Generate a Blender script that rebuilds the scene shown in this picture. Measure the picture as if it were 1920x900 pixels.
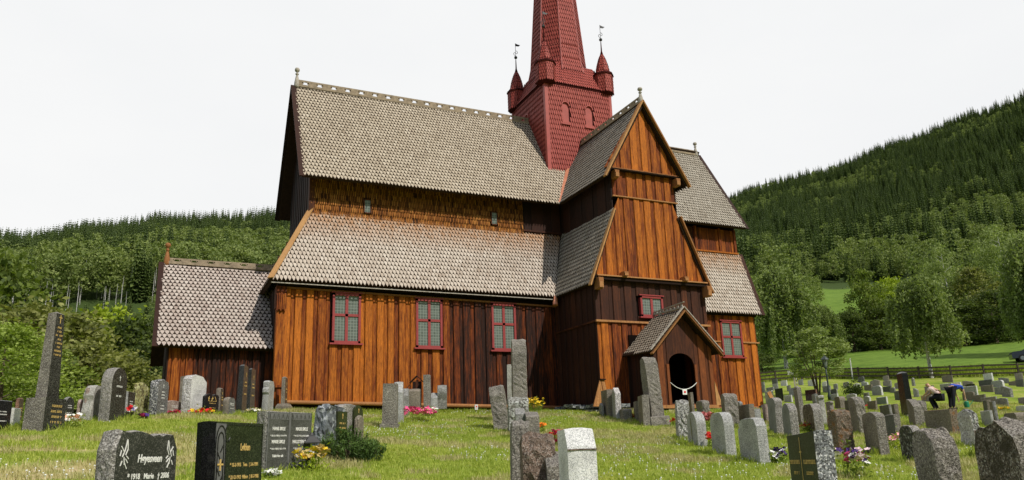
import bpy, bmesh, math, random
import numpy as np
from mathutils import Vector, Matrix
R_=math.radians; PI=math.pi
random.seed(7)
scene=bpy.context.scene
for o in list(bpy.data.objects): bpy.data.objects.remove(o)
# ---------------------------------------------------------------- camera
CAMP=(-18.7624,-33.1980,-2.0619); YAW,PITCH,ROLL=0.440330,0.251632,-0.032680; FPX,CYPX=1455.71,475.21
cd=bpy.data.cameras.new('camera'); cam=bpy.data.objects.new('camera',cd); scene.collection.objects.link(cam)
fw=Vector((math.sin(YAW)*math.cos(PITCH),math.cos(YAW)*math.cos(PITCH),math.sin(PITCH)))
rt=Vector((math.cos(YAW),-math.sin(YAW),0)); up=rt.cross(fw)
r2=math.cos(ROLL)*rt+math.sin(ROLL)*up; u2=-math.sin(ROLL)*rt+math.cos(ROLL)*up
m=Matrix((r2,u2,-fw)).transposed().to_4x4(); m.translation=Vector(CAMP); cam.matrix_world=m
cd.sensor_fit='HORIZONTAL'; cd.sensor_width=36; cd.lens=36*FPX/1920; cd.shift_y=(CYPX-450)/1920
cd.clip_start=.1; cd.clip_end=9000
scene.camera=cam
scene.render.resolution_x=1024; scene.render.resolution_y=480
# ---------------------------------------------------------------- light
SUN_AZ,SUN_EL=R_(160),R_(46)          # compass-like: angle from +Y towards +X
w=bpy.data.worlds.new('World'); scene.world=w; w.use_nodes=True
nt=w.node_tree; nt.nodes.clear()
def N(nt,t,**k):
    n=nt.nodes.new(t)
    for a,b in k.items():
        if a.startswith('i_'): n.inputs[a[2:].replace('_',' ')].default_value=b
        else: setattr(n,a,b)
    return n
sky=N(nt,'ShaderNodeTexSky',sky_type='NISHITA',sun_disc=False,sun_elevation=SUN_EL,sun_rotation=SUN_AZ)
b1=N(nt,'ShaderNodeBackground',i_Strength=.1); b2=N(nt,'ShaderNodeBackground',i_Strength=.98)
tc=N(nt,'ShaderNodeTexCoord'); nz=N(nt,'ShaderNodeTexNoise',i_Scale=1.6,i_Detail=5.0,i_Roughness=.55)
mp=N(nt,'ShaderNodeMapping'); mp.inputs['Scale'].default_value=(1,1,2.5)
cr=N(nt,'ShaderNodeValToRGB'); cr.color_ramp.elements[0].position=.3; cr.color_ramp.elements[0].color=(.90,.912,.925,1)
cr.color_ramp.elements[1].position=.7; cr.color_ramp.elements[1].color=(.96,.965,.965,1)
# bright cloud sheet over the northern half, thinner blue sky behind the viewer
dp=N(nt,'ShaderNodeVectorMath',operation='DOT_PRODUCT'); dp.inputs[1].default_value=(math.sin(YAW),math.cos(YAW),0.25)
mr=N(nt,'ShaderNodeMapRange'); mr.inputs['From Min'].default_value=-.15; mr.inputs['From Max'].default_value=.45; mr.inputs['To Min'].default_value=.22
mr.interpolation_type='SMOOTHSTEP'
mx=N(nt,'ShaderNodeMixShader'); out=N(nt,'ShaderNodeOutputWorld')
L=nt.links.new
L(tc.outputs['Generated'],mp.inputs['Vector']); L(mp.outputs[0],nz.inputs['Vector']); L(nz.outputs['Fac'],cr.inputs[0])
L(cr.outputs[0],b2.inputs[0]); L(sky.outputs[0],b1.inputs[0])
L(tc.outputs['Generated'],dp.inputs[0]); L(dp.outputs['Value'],mr.inputs[0]); L(mr.outputs[0],mx.inputs[0])
L(b1.outputs[0],mx.inputs[1]); L(b2.outputs[0],mx.inputs[2]); L(mx.outputs[0],out.inputs[0])
sl=bpy.data.lights.new('sun','SUN'); sl.energy=3.6; sl.angle=R_(.6); sl.color=(1,.95,.86)
so=bpy.data.objects.new('sun',sl); scene.collection.objects.link(so)
sd=Vector((math.sin(SUN_AZ)*math.cos(SUN_EL),math.cos(SUN_AZ)*math.cos(SUN_EL),math.sin(SUN_EL)))
so.rotation_euler=sd.to_track_quat('Z','Y').to_euler(); so.location=(0,-60,60)
vs=scene.view_settings; vs.view_transform='Standard'; vs.look='None'; vs.exposure=0; vs.gamma=1
scene.render.engine='CYCLES'
# ---------------------------------------------------------------- helpers
class MB:
    def __init__(s): s.v=[];s.f=[];s.m=[];s.t=[]
    def add(s,vs,fs,mi=0,tone=0.5):
        o=len(s.v); s.v.extend(vs)
        for f in fs: s.f.append(tuple(i+o for i in f)); s.m.append(mi); s.t.append(tone)
    def box(s,a,b,mi=0,tone=.5,M=None):
        (x0,y0,z0),(x1,y1,z1)=a,b
        v=[Vector(p) for p in((x0,y0,z0),(x1,y0,z0),(x1,y1,z0),(x0,y1,z0),(x0,y0,z1),(x1,y0,z1),(x1,y1,z1),(x0,y1,z1))]
        if M: v=[M@p for p in v]
        s.add([tuple(p) for p in v],[(0,3,2,1),(4,5,6,7),(0,1,5,4),(1,2,6,5),(2,3,7,6),(3,0,4,7)],mi,tone)
    def prism(s,poly,n,th,mi=0,tone=.5):
        # planar polygon (list of 3d), extruded by -n*th (polygon is the outer face, normal n)
        n=Vector(n).normalized(); P=[Vector(p) for p in poly]; k=len(P)
        nn=Vector((0,0,0))
        for i in range(k): nn+=P[i].cross(P[(i+1)%k])
        if nn.dot(n)<0: P.reverse()
        v=[tuple(p) for p in P]+[tuple(p-n*th) for p in P]
        s.add(v,[tuple(range(k)),tuple(range(2*k-1,k-1,-1))]+[(i,i+k,(i+1)%k+k,(i+1)%k) for i in range(k)],mi,tone)
    def beam(s,p,q,w,h,mi=0,tone=.5,up=(0,0,1)):
        p,q=Vector(p),Vector(q); d=q-p; l=d.length; d.normalize(); u=Vector(up); x=d.cross(u)
        if x.length<1e-4: x=d.cross(Vector((0,1,0)))
        x.normalize(); u=x.cross(d)
        M=Matrix((d,x,u)).transposed().to_4x4(); M.translation=p
        s.box((0,-w/2,-h/2),(l,w/2,h/2),mi,tone,M)
    def tube(s,pts,r,seg=8,mi=0,tone=.5,cap=True):
        pts=[Vector(p) for p in pts]; k=len(pts); rs=r if isinstance(r,(list,tuple)) else [r]*k
        V=[];F=[];pn=None
        for i,p in enumerate(pts):
            d=(pts[min(i+1,k-1)]-pts[max(i-1,0)]).normalized()
            a=pn if pn is not None else (Vector((1,0,0)) if abs(d.x)<.8 else Vector((0,1,0)))
            x=(a-d*a.dot(d)).normalized(); y=d.cross(x); pn=x
            for j in range(seg):
                t=2*PI*j/seg; V.append(tuple(p+(x*math.cos(t)+y*math.sin(t))*rs[i]))
        for i in range(k-1):
            for j in range(seg):
                F.append((i*seg+j,i*seg+(j+1)%seg,(i+1)*seg+(j+1)%seg,(i+1)*seg+j))
        if cap: F.append(tuple(range(seg-1,-1,-1))); F.append(tuple((k-1)*seg+j for j in range(seg)))
        s.add(V,F,mi,tone)
    def lathe(s,prof,c=(0,0,0),seg=16,mi=0,tone=.5,rot=0,sq=False):
        V=[];F=[];k=len(prof)
        for r,z in prof:
            for j in range(seg):
                t=2*PI*(j+.5)/seg+rot; V.append((c[0]+r*math.cos(t),c[1]+r*math.sin(t),c[2]+z))
        for i in range(k-1):
            for j in range(seg): F.append((i*seg+j,i*seg+(j+1)%seg,(i+1)*seg+(j+1)%seg,(i+1)*seg+j))
        F.append(tuple(range(seg-1,-1,-1))); F.append(tuple((k-1)*seg+j for j in range(seg)))
        s.add(V,F,mi,tone)
    def groups(s):
        # loose pieces of this mesh that stand well apart from each other
        par=list(range(len(s.v)))
        def fd(i):
            while par[i]!=i: par[i]=par[par[i]]; i=par[i]
            return i
        for f in s.f:
            a=fd(f[0])
            for i in f[1:]:
                b=fd(i)
                if a!=b: par[b]=a
        isl={}
        for i in range(len(s.v)): isl.setdefault(fd(i),[]).append(i)
        if not 1<len(isl)<260: return None
        ks=list(isl); V=np.array(s.v,float); lo=np.array([V[isl[k]].min(0) for k in ks]); hi=np.array([V[isl[k]].max(0) for k in ks]); sz=(hi-lo).max(1)
        gap=np.maximum(0,np.maximum(lo[:,None]-hi[None],lo[None]-hi[:,None])); near=np.sqrt((gap**2).sum(2))<=np.maximum(.02,.5*np.maximum(sz[:,None],sz[None]))
        g=list(range(len(ks)))
        def fg(i):
            while g[i]!=i: i=g[i]
            return i
        for a,b in zip(*np.nonzero(np.triu(near,1))):
            a,b=fg(a),fg(b)
            if a!=b: g[b]=a
        rep={ks[i]:fg(i) for i in range(len(ks))}
        if len(set(rep.values()))<2: return None
        out={}
        for fi,f in enumerate(s.f): out.setdefault(rep[fd(f[0])],[]).append(fi)
        return list(out.values())
    def build(s,name,mats,parent=None,smooth=False,loc=None,rotz=None):
        if parent is not None and name not in('blossoms','stems','frieze_pattern') and len(s.v)<30000:
            gr=s.groups()
            if gr:
                r=None
                for fl in gr:
                    q=MB(); mp={}
                    for fi in fl:
                        f=[]
                        for i in s.f[fi]:
                            if i not in mp: mp[i]=len(q.v); q.v.append(s.v[i])
                            f.append(mp[i])
                        q.f.append(tuple(f)); q.m.append(s.m[fi]); q.t.append(s.t[fi])
                    o=q._build(name,mats,parent,smooth,loc,rotz); r=r or o
                return r
        return s._build(name,mats,parent,smooth,loc,rotz)
    def _build(s,name,mats,parent=None,smooth=False,loc=None,rotz=None):
        me=bpy.data.meshes.new(name); me.from_pydata(s.v,[],s.f)
        if not isinstance(mats,(list,tuple)): mats=[mats]
        for m_ in mats: me.materials.append(m_)
        me.polygons.foreach_set('material_index',s.m)
        a=me.attributes.new('tone','FLOAT','FACE'); a.data.foreach_set('value',np.array(s.t,dtype=np.float32))
        if smooth: me.polygons.foreach_set('use_smooth',[True]*len(s.f))
        me.update()
        o=bpy.data.objects.new(name,me); scene.collection.objects.link(o)
        if parent: o.parent=parent
        if loc is not None: o.location=loc
        if rotz is not None: o.rotation_euler=(0,0,rotz)
        return o
def tag(o,label=None,cat=None,group=None,kind=None):
    if label: o['label']=label
    if cat: o['category']=cat
    if group: o['group']=group
    if kind: o['kind']=kind
    return o
def empty(name,loc=(0,0,0),rz=0,label=None,cat=None,group=None):
    o=bpy.data.objects.new(name,None); scene.collection.objects.link(o); o.location=loc; o.rotation_euler=(0,0,rz)
    o.empty_display_size=.2
    return tag(o,label,cat,group)
# ---------------------------------------------------------------- materials
def mat(name,rough=.8,spec=.3):
    m=bpy.data.materials.new(name); m.use_nodes=True; nt=m.node_tree
    b=nt.nodes['Principled BSDF']; b.inputs['Roughness'].default_value=rough; b.inputs['Specular IOR Level'].default_value=spec
    return m,nt,b
def ramp(nt,stops,interp='LINEAR'):
    r=N(nt,'ShaderNodeValToRGB'); e=r.color_ramp.elements; r.color_ramp.interpolation=interp
    while len(e)<len(stops): e.new(.5)
    for i,(p,c) in enumerate(stops): e[i].position=p; e[i].color=(*c,1) if len(c)==3 else c
    return r
def noise(nt,vec,scale,detail=4,rough=.6,**k):
    n=N(nt,'ShaderNodeTexNoise'); n.inputs['Scale'].default_value=scale; n.inputs['Detail'].default_value=detail; n.inputs['Roughness'].default_value=rough
    if vec: nt.links.new(vec,n.inputs['Vector'])
    return n
def mixc(nt,fac,a,b,bt='MIX'):
    m=N(nt,'ShaderNodeMix',data_type='RGBA',blend_type=bt,clamp_factor=True)
    for s_,v in((0,fac),(6,a),(7,b)):
        if hasattr(v,'is_linked') or hasattr(v,'links'): nt.links.new(v,m.inputs[s_])
        elif v is not None: m.inputs[s_].default_value=v if s_==0 else ((*v,1) if len(v)==3 else v)
    return m.outputs[2]
def bump(nt,b,h,strength=.4,dist=.02):
    n=N(nt,'ShaderNodeBump'); n.inputs['Strength'].default_value=strength; n.inputs['Distance'].default_value=dist
    nt.links.new(h,n.inputs['Height']); nt.links.new(n.outputs[0],b.inputs['Normal'])
def objv(nt,scale=(1,1,1)):
    t=N(nt,'ShaderNodeTexCoord'); m_=N(nt,'ShaderNodeMapping'); m_.inputs['Scale'].default_value=scale
    nt.links.new(t.outputs['Object'],m_.inputs['Vector']); return m_.outputs[0]
def attr(nt,name='tone'):
    a=N(nt,'ShaderNodeAttribute',attribute_name=name); return a.outputs['Fac']
def plain(name,col,rough=.7,spec=.3,var=.25,scale=8,metal=0,bmp=.15):
    m,nt,b=mat(name,rough,spec); v=objv(nt); n=noise(nt,v,scale)
    lo=tuple(c*(1-var) for c in col); hi=tuple(min(1,c*(1+var)) for c in col)
    r=ramp(nt,[(.3,lo),(.7,hi)]); nt.links.new(n.outputs['Fac'],r.inputs[0])
    nt.links.new(r.outputs[0],b.inputs['Base Color']); b.inputs['Metallic'].default_value=metal
    if bmp: bump(nt,b,n.outputs['Fac'],bmp)
    return m
def wood(name,bright,mid,dark,grain=(9,9,.7),streak=.5,rough=.75,toneamt=1.0):
    """vertical boards: tone attribute picks between dark (tar, in places painted shade) and bright (weathered)"""
    m,nt,b=mat(name,rough,.25); v=objv(nt,grain)
    n1=noise(nt,v,2.3,6,.7); n2=noise(nt,v,7,3,.6); n3=noise(nt,objv(nt,(1,1,.6)),1.1,3,.5)
    t=attr(nt)
    a=N(nt,'ShaderNodeMath',operation='MULTIPLY_ADD'); nt.links.new(n1.outputs['Fac'],a.inputs[0]); a.inputs[1].default_value=streak
    nt.links.new(t,a.inputs[2])
    a1=N(nt,'ShaderNodeMath',operation='MULTIPLY_ADD'); nt.links.new(n3.outputs['Fac'],a1.inputs[0]); a1.inputs[1].default_value=.35
    nt.links.new(a.outputs[0],a1.inputs[2])
    a2=N(nt,'ShaderNodeMath',operation='SUBTRACT'); nt.links.new(a1.outputs[0],a2.inputs[0]); a2.inputs[1].default_value=streak*.5+.175
    r=ramp(nt,[(.02,dark),(.42,mid),(.78,bright),(1,tuple(min(1,c*1.35) for c in bright))]); nt.links.new(a2.outputs[0],r.inputs[0])
    # fine pale resin flecks and dark grain
    r2=ramp(nt,[(.32,(.38,.36,.34)),(.47,(1,1,1)),(.60,(1,1,1)),(.70,(1.85,1.75,1.5))]); nt.links.new(n2.outputs['Fac'],r2.inputs[0])
    c=mixc(nt,.8,r.outputs[0],r2.outputs[0],'MULTIPLY')
    nt.links.new(c,b.inputs['Base Color']); bump(nt,b,n2.outputs['Fac'],.5,.012)
    return m
def shingle_mat(name,c0,c1,c2,stain=None,rough=.85):
    m,nt,b=mat(name,rough,.2); t=attr(nt)
    n=noise(nt,objv(nt),.7,4,.6); nf=noise(nt,objv(nt),26,3,.6)
    a=N(nt,'ShaderNodeMath',operation='MULTIPLY_ADD'); nt.links.new(n.outputs['Fac'],a.inputs[0]); a.inputs[1].default_value=.5; nt.links.new(t,a.inputs[2])
    a2=N(nt,'ShaderNodeMath',operation='SUBTRACT'); nt.links.new(a.outputs[0],a2.inputs[0]); a2.inputs[1].default_value=.25
    r=ramp(nt,[(0,c0),(.5,c1),(1,c2)]); nt.links.new(a2.outputs[0],r.inputs[0])
    col=r.outputs[0]
    if stain:   # (z0,z1,colour) brown stain that grows towards z1
        g=N(nt,'ShaderNodeTexCoord'); sx=N(nt,'ShaderNodeSeparateXYZ'); nt.links.new(g.outputs['Object'],sx.inputs[0])
        mr_=N(nt,'ShaderNodeMapRange'); mr_.inputs['From Min'].default_value=stain[0]; mr_.inputs['From Max'].default_value=stain[1]
        nt.links.new(sx.outputs['Z'],mr_.inputs[0])
        ns=noise(nt,objv(nt,(3,3,.5)),2.2,4,.7)
        mm=N(nt,'ShaderNodeMath',operation='MULTIPLY'); nt.links.new(mr_.outputs[0],mm.inputs[0])
        r3=ramp(nt,[(.3,(.25,.25,.25)),(.6,(1,1,1))]); nt.links.new(ns.outputs['Fac'],r3.inputs[0]); nt.links.new(r3.outputs[0],mm.inputs[1])
        col=mixc(nt,mm.outputs[0],col,stain[2])
    r2=ramp(nt,[(.3,(.7,.7,.7)),(.7,(1.15,1.15,1.15))]); nt.links.new(nf.outputs['Fac'],r2.inputs[0])
    col=mixc(nt,.8,col,r2.outputs[0],'MULTIPLY')
    nt.links.new(col,b.inputs['Base Color'])
    return m
def granite(name,base,dark,light,scale=60,rough=.75,bmp=.5,patch=None,bscale=14):
    m,nt,b=mat(name,rough,.35); v=objv(nt)
    vo=N(nt,'ShaderNodeTexVoronoi',feature='F1'); vo.inputs['Scale'].default_value=scale; nt.links.new(v,vo.inputs['Vector'])
    sp=N(nt,'ShaderNodeSeparateColor'); nt.links.new(vo.outputs['Color'],sp.inputs[0])
    r=ramp(nt,[(0,dark),(.28,dark),(.34,base),(.78,base),(.84,light),(1,light)]); nt.links.new(sp.outputs[0],r.inputs[0])
    n=noise(nt,v,2.2,5,.6); r2=ramp(nt,[(.3,(.68,.68,.68)),(.7,(1.2,1.2,1.2))]); nt.links.new(n.outputs['Fac'],r2.inputs[0])
    c=mixc(nt,1.0,r.outputs[0],r2.outputs[0],'MULTIPLY')
    if patch:
        n3=noise(nt,v,6,5,.7); r3=ramp(nt,[(.5,(0,0,0)),(.62,(1,1,1))]); nt.links.new(n3.outputs['Fac'],r3.inputs[0])
        c=mixc(nt,r3.outputs[0],c,patch)
    nt.links.new(c,b.inputs['Base Color'])
    if bmp:
        nb=noise(nt,v,bscale,6,.7); bump(nt,b,nb.outputs['Fac'],bmp,.06)
    return m
M={}
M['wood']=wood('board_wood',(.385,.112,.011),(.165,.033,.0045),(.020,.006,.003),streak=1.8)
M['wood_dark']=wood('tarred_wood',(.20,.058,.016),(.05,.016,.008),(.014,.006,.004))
M['wood_pale']=wood('pale_wood',(.52,.28,.11),(.34,.155,.05),(.15,.055,.02),streak=.3)
M['wood_log']=wood('log_wood',(.42,.20,.075),(.26,.10,.033),(.11,.035,.014),streak=.3)
M['soffit']=plain('tarred_soffit',(.018,.009,.006),.9,.2)
M['sh_up']=shingle_mat('weathered_shingle',(.26,.20,.14),(.46,.385,.29),(.62,.54,.43))
M['sh_lo']=shingle_mat('weathered_shingle_stained',(.32,.24,.18),(.53,.45,.375),(.68,.60,.52),stain=(6.3,7.8,(.38,.16,.045)))
M['sh_annex']=shingle_mat('weathered_shingle_annex',(.28,.20,.165),(.47,.395,.345),(.62,.55,.49))
M['sh_tr']=shingle_mat('weathered_shingle_grey',(.22,.18,.13),(.39,.345,.28),(.54,.49,.41))
M['sh_red']=shingle_mat('red_painted_shingle',(.22,.038,.03),(.36,.068,.052),(.45,.10,.078),rough=.6)
M['sh_wall']=shingle_mat('tarred_wall_shingle',(.05,.017,.006),(.30,.105,.022),(.50,.21,.05))
M['sh_gap']=plain('shingle_bed',(.035,.02,.013),.95,.1)
M['sh_gap_red']=plain('red_shingle_bed',(.05,.009,.008),.95,.1)
M['red']=plain('red_paint',(.38,.07,.055),.5,.4,.12,3)
M['redframe']=plain('window_red_paint',(.30,.045,.045),.45,.4,.12,5)
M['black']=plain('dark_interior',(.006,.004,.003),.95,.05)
M['copper']=plain('copper_flashing',(.60,.23,.13),.45,.5,.2,4)
M['iron']=plain('black_iron',(.02,.02,.02),.5,.5)
M['ball']=plain('weathered_ball',(.05,.045,.035),.6)
M['greywood']=plain('grey_weathered_wood',(.38,.34,.29),.85,.2,.35,9)
M['crest']=plain('ridge_crest_wood',(.30,.235,.165),.85,.2,.35,6)
M['flag']=granite('foundation_slate',(.16,.17,.17),(.06,.07,.075),(.32,.33,.32),18,.8,.6)
# leaded glass
m,nt,b=mat('leaded_glass',.12,.6); v=objv(nt)
br=N(nt,'ShaderNodeTexBrick',offset=0); br.inputs['Scale'].default_value=1
br.inputs['Mortar Size'].default_value=.009; br.inputs['Brick Width'].default_value=.115; br.inputs['Row Height'].default_value=.115
br.inputs['Color1'].default_value=(.11,.13,.115,1); br.inputs['Color2'].default_value=(.155,.18,.16,1); br.inputs['Mortar'].default_value=(.26,.29,.26,1)
mp=N(nt,'ShaderNodeMapping'); mp.inputs['Rotation'].default_value=(R_(-90),0,0)
nt.links.new(v,mp.inputs['Vector']); nt.links.new(mp.outputs[0],br.inputs['Vector']); nt.links.new(br.outputs['Color'],b.inputs['Base Color'])
n=noise(nt,v,5,3); bump(nt,b,n.outputs['Fac'],.3,.02); M['glass']=m
# ---------------------------------------------------------------- terrain (one sheet)
GP=np.array([[-20.816, -17.33], [-20.558, -14.283], [-19.464, -13.711], [-17.62, -10.226], [-16.093, -7.335], [-14.515, -4.207], [-18.419, -11.201], [-20.035, -23.683], [-18.523, -20.7], [-19.803, -19.738], [-12.54, -11.576], [-6.879, -4.566], [-11.167, -4.692], [-3.673, -4.979], [-8.251, -11.622], [-13.028, -19.338], [-16.783, -21.87], [-3.909, -7.71], [-3.816, -10.712], [-4.911, -13.598], [-7.07, -17.592], [-7.723, -18.981], [-8.195, -20.396], [-8.798, -21.985], [-5.475, -21.809], [-5.493, -21.035], [-1.119, -16.928], [-3.71, -17.154], [-0.059, -18.159], [-4.492, -23.069], [-7.457, -24.119], [11.944, -10.812], [18.993, -8.712], [22.327, 3.362], [29.799, 5.348], [30.408, -2.437], [23.192, 12.451], [36.469, 21.879], [42.91, 14.556], [45.739, 6.997], [48.621, 37.96], [58.239, 27.422], [64.588, 18.346], [66.465, 51.278], [75.672, 40.844], [83.464, 29.65], [-18.762, -33.198], [-10.0, -40.0], [-30.0, -38.0], [-24.0, -28.0], [0.0, -40.0], [-16.0, -26.0], [-2.0, -25.0], [20.0, -25.0], [40.0, -25.0], [-14.9, -3.3], [-9.0, -3.7], [-3.0, -3.8], [-3.0, -7.0], [3.0, -7.0], [8.7, -3.6], [0.0, -9.3], [-18.8, -3.0], [-17.0, 6.0], [-14.0, 12.0], [0.0, 6.0], [10.0, 8.0], [-25.0, 0.0], [-30.0, -8.0], [-40.0, -10.0], [-30.0, 15.0], [-20.0, 30.0], [-40.0, 20.0], [-25.0, 60.0], [0.0, 40.0], [30.0, 50.0], [0.0, 80.0], [-60.0, 40.0]]); GW=np.array([3.528571, -3.19308, 2.057997, 2.025957, -0.373483, 1.055943, 1.25931, 5.456772, -0.77915, -1.483172, -4.960979, 1.558848, -1.648962, 1.23791, 0.158901, -0.054696, -1.234644, -1.454475, -2.851868, -1.092482, 0.936332, 1.046226, -1.13437, -1.524769, -1.567763, -2.614446, -5.223697, 0.024941, 5.055704, 5.152464, 2.609659, -0.833849, 2.356222, -0.237201, -1.788369, 1.314455, 2.454117, 0.846359, -2.145685, 0.73151, 1.862562, -1.090695, 0.276497, 0.589602, -0.441598, 0.408302, -1.02283, -0.06112, 1.217207, -1.549696, 0.429981, -2.625106, -2.036243, -1.314636, -0.982909, 3.934861, 0.396192, -3.069907, 2.802177, -0.412291, -2.739542, 5.377599, -0.114491, 3.305948, -5.036197, 1.230037, -0.500791, -3.094738, 2.350089, -2.548209, 2.385026, -0.225727, -1.160261, 0.515398, -0.751105, -0.791981, -0.635289, 0.452825, -2.404816, 2.651581, 1.668187]); GAZ=np.array([-0.3494, -0.14522, -0.07003, 0.01191, 0.14986, 0.4285, 0.70454, 0.78775, 0.8463, 0.93398, 1.01398, 1.21005]); GDS=np.array([4.09434, 4.86753, 5.52146, 5.70378, 5.99146, 6.39693, 6.80239, 7.1309, 7.43838, 8.16052]); GTE=np.array([[0.04521, 0.0546, 0.12134, 0.13588, 0.15049, 0.16029, 0.15294, 0.14074, 0.11651, 0.06402], [0.04427, 0.05533, 0.13441, 0.16626, 0.19857, 0.22236, 0.21818, 0.2045, 0.18089, 0.10017], [0.04346, 0.05503, 0.14993, 0.19156, 0.21768, 0.24474, 0.23968, 0.23653, 0.19899, 0.10195], [0.04231, 0.05435, 0.15964, 0.1994, 0.2307, 0.26513, 0.25847, 0.2505, 0.21108, 0.10323], [0.04291, 0.06195, 0.16329, 0.1971, 0.23286, 0.27985, 0.27489, 0.26642, 0.22455, 0.10383], [0.03901, 0.07213, 0.13319, 0.15396, 0.17495, 0.21042, 0.24652, 0.26848, 0.22478, 0.09904], [0.06737, 0.10502, 0.17827, 0.18982, 0.2069, 0.238, 0.26953, 0.2965, 0.26248, 0.11947], [0.06412, 0.10517, 0.17706, 0.18827, 0.2062, 0.24518, 0.28206, 0.31464, 0.26902, 0.11348], [0.0625, 0.10567, 0.16813, 0.17838, 0.20226, 0.24348, 0.28609, 0.32126, 0.27336, 0.10878], [0.05978, 0.10344, 0.15519, 0.16433, 0.19626, 0.24808, 0.3016, 0.33921, 0.2894, 0.10106], [0.05521, 0.10183, 0.14469, 0.15624, 0.18942, 0.24744, 0.3122, 0.35538, 0.30181, 0.12175], [0.04115, 0.09603, 0.12503, 0.13963, 0.17395, 0.24365, 0.33533, 0.39775, 0.33533, 0.14451]])
def tps_fit(P,Z,lam=0.02):
    n=len(P);d=np.hypot(P[:,None,0]-P[None,:,0],P[:,None,1]-P[None,:,1])/30
    K=np.where(d>0,d*d*np.log(d+1e-12),0)+lam*np.eye(n)
    A=np.zeros((n+3,n+3));A[:n,:n]=K;A[:n,n]=1;A[:n,n+1:]=P/30;A[n,:n]=1;A[n+1:,:n]=(P/30).T
    return np.linalg.solve(A,np.concatenate([Z,[0,0,0]]))
def tps_eval(w,P,X,Y):
    X=np.asarray(X,float);Y=np.asarray(Y,float);n=len(P);z=w[n]+w[n+1]*X/30+w[n+2]*Y/30
    for i in range(n):
        d=np.hypot(X-P[i,0],Y-P[i,1])/30
        z=z+w[i]*d*d*np.log(d+1e-12)
    return z
def far_tab(az,D,AZ,DS,TE):
    # bilinear in az, logD
    az=np.clip(az,AZ[0],AZ[-1]);ld=np.clip(np.log(np.maximum(D,1)),DS[0],DS[-1])
    i=np.clip(np.searchsorted(AZ,az)-1,0,len(AZ)-2);j=np.clip(np.searchsorted(DS,ld)-1,0,len(DS)-2)
    a=(az-AZ[i])/(AZ[i+1]-AZ[i]);b=(ld-DS[j])/(DS[j+1]-DS[j])
    a=a*a*(3-2*a)
    return (TE[i,j]*(1-a)+TE[i+1,j]*a)*(1-b)+(TE[i,j+1]*(1-a)+TE[i+1,j+1]*a)*b
def ground_z(X,Y,G):
    X=np.asarray(X,float);Y=np.asarray(Y,float)
    D=np.hypot(X-CAM[0],Y-CAM[1]);az=np.arctan2(X-CAM[0],Y-CAM[1])
    k=np.minimum(1,120/np.maximum(D,1));Xn=CAM[0]+(X-CAM[0])*k;Yn=CAM[1]+(Y-CAM[1])*k
    zn=tps_eval(G['w'],G['P'],Xn,Yn)
    zf=CAM[2]+D*far_tab(az,D,G['AZ'],G['DS'],G['TE'])
    s=np.clip((D-85)/45,0,1);s=s*s*(3-2*s)
    return zn*(1-s)+zf*s

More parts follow.
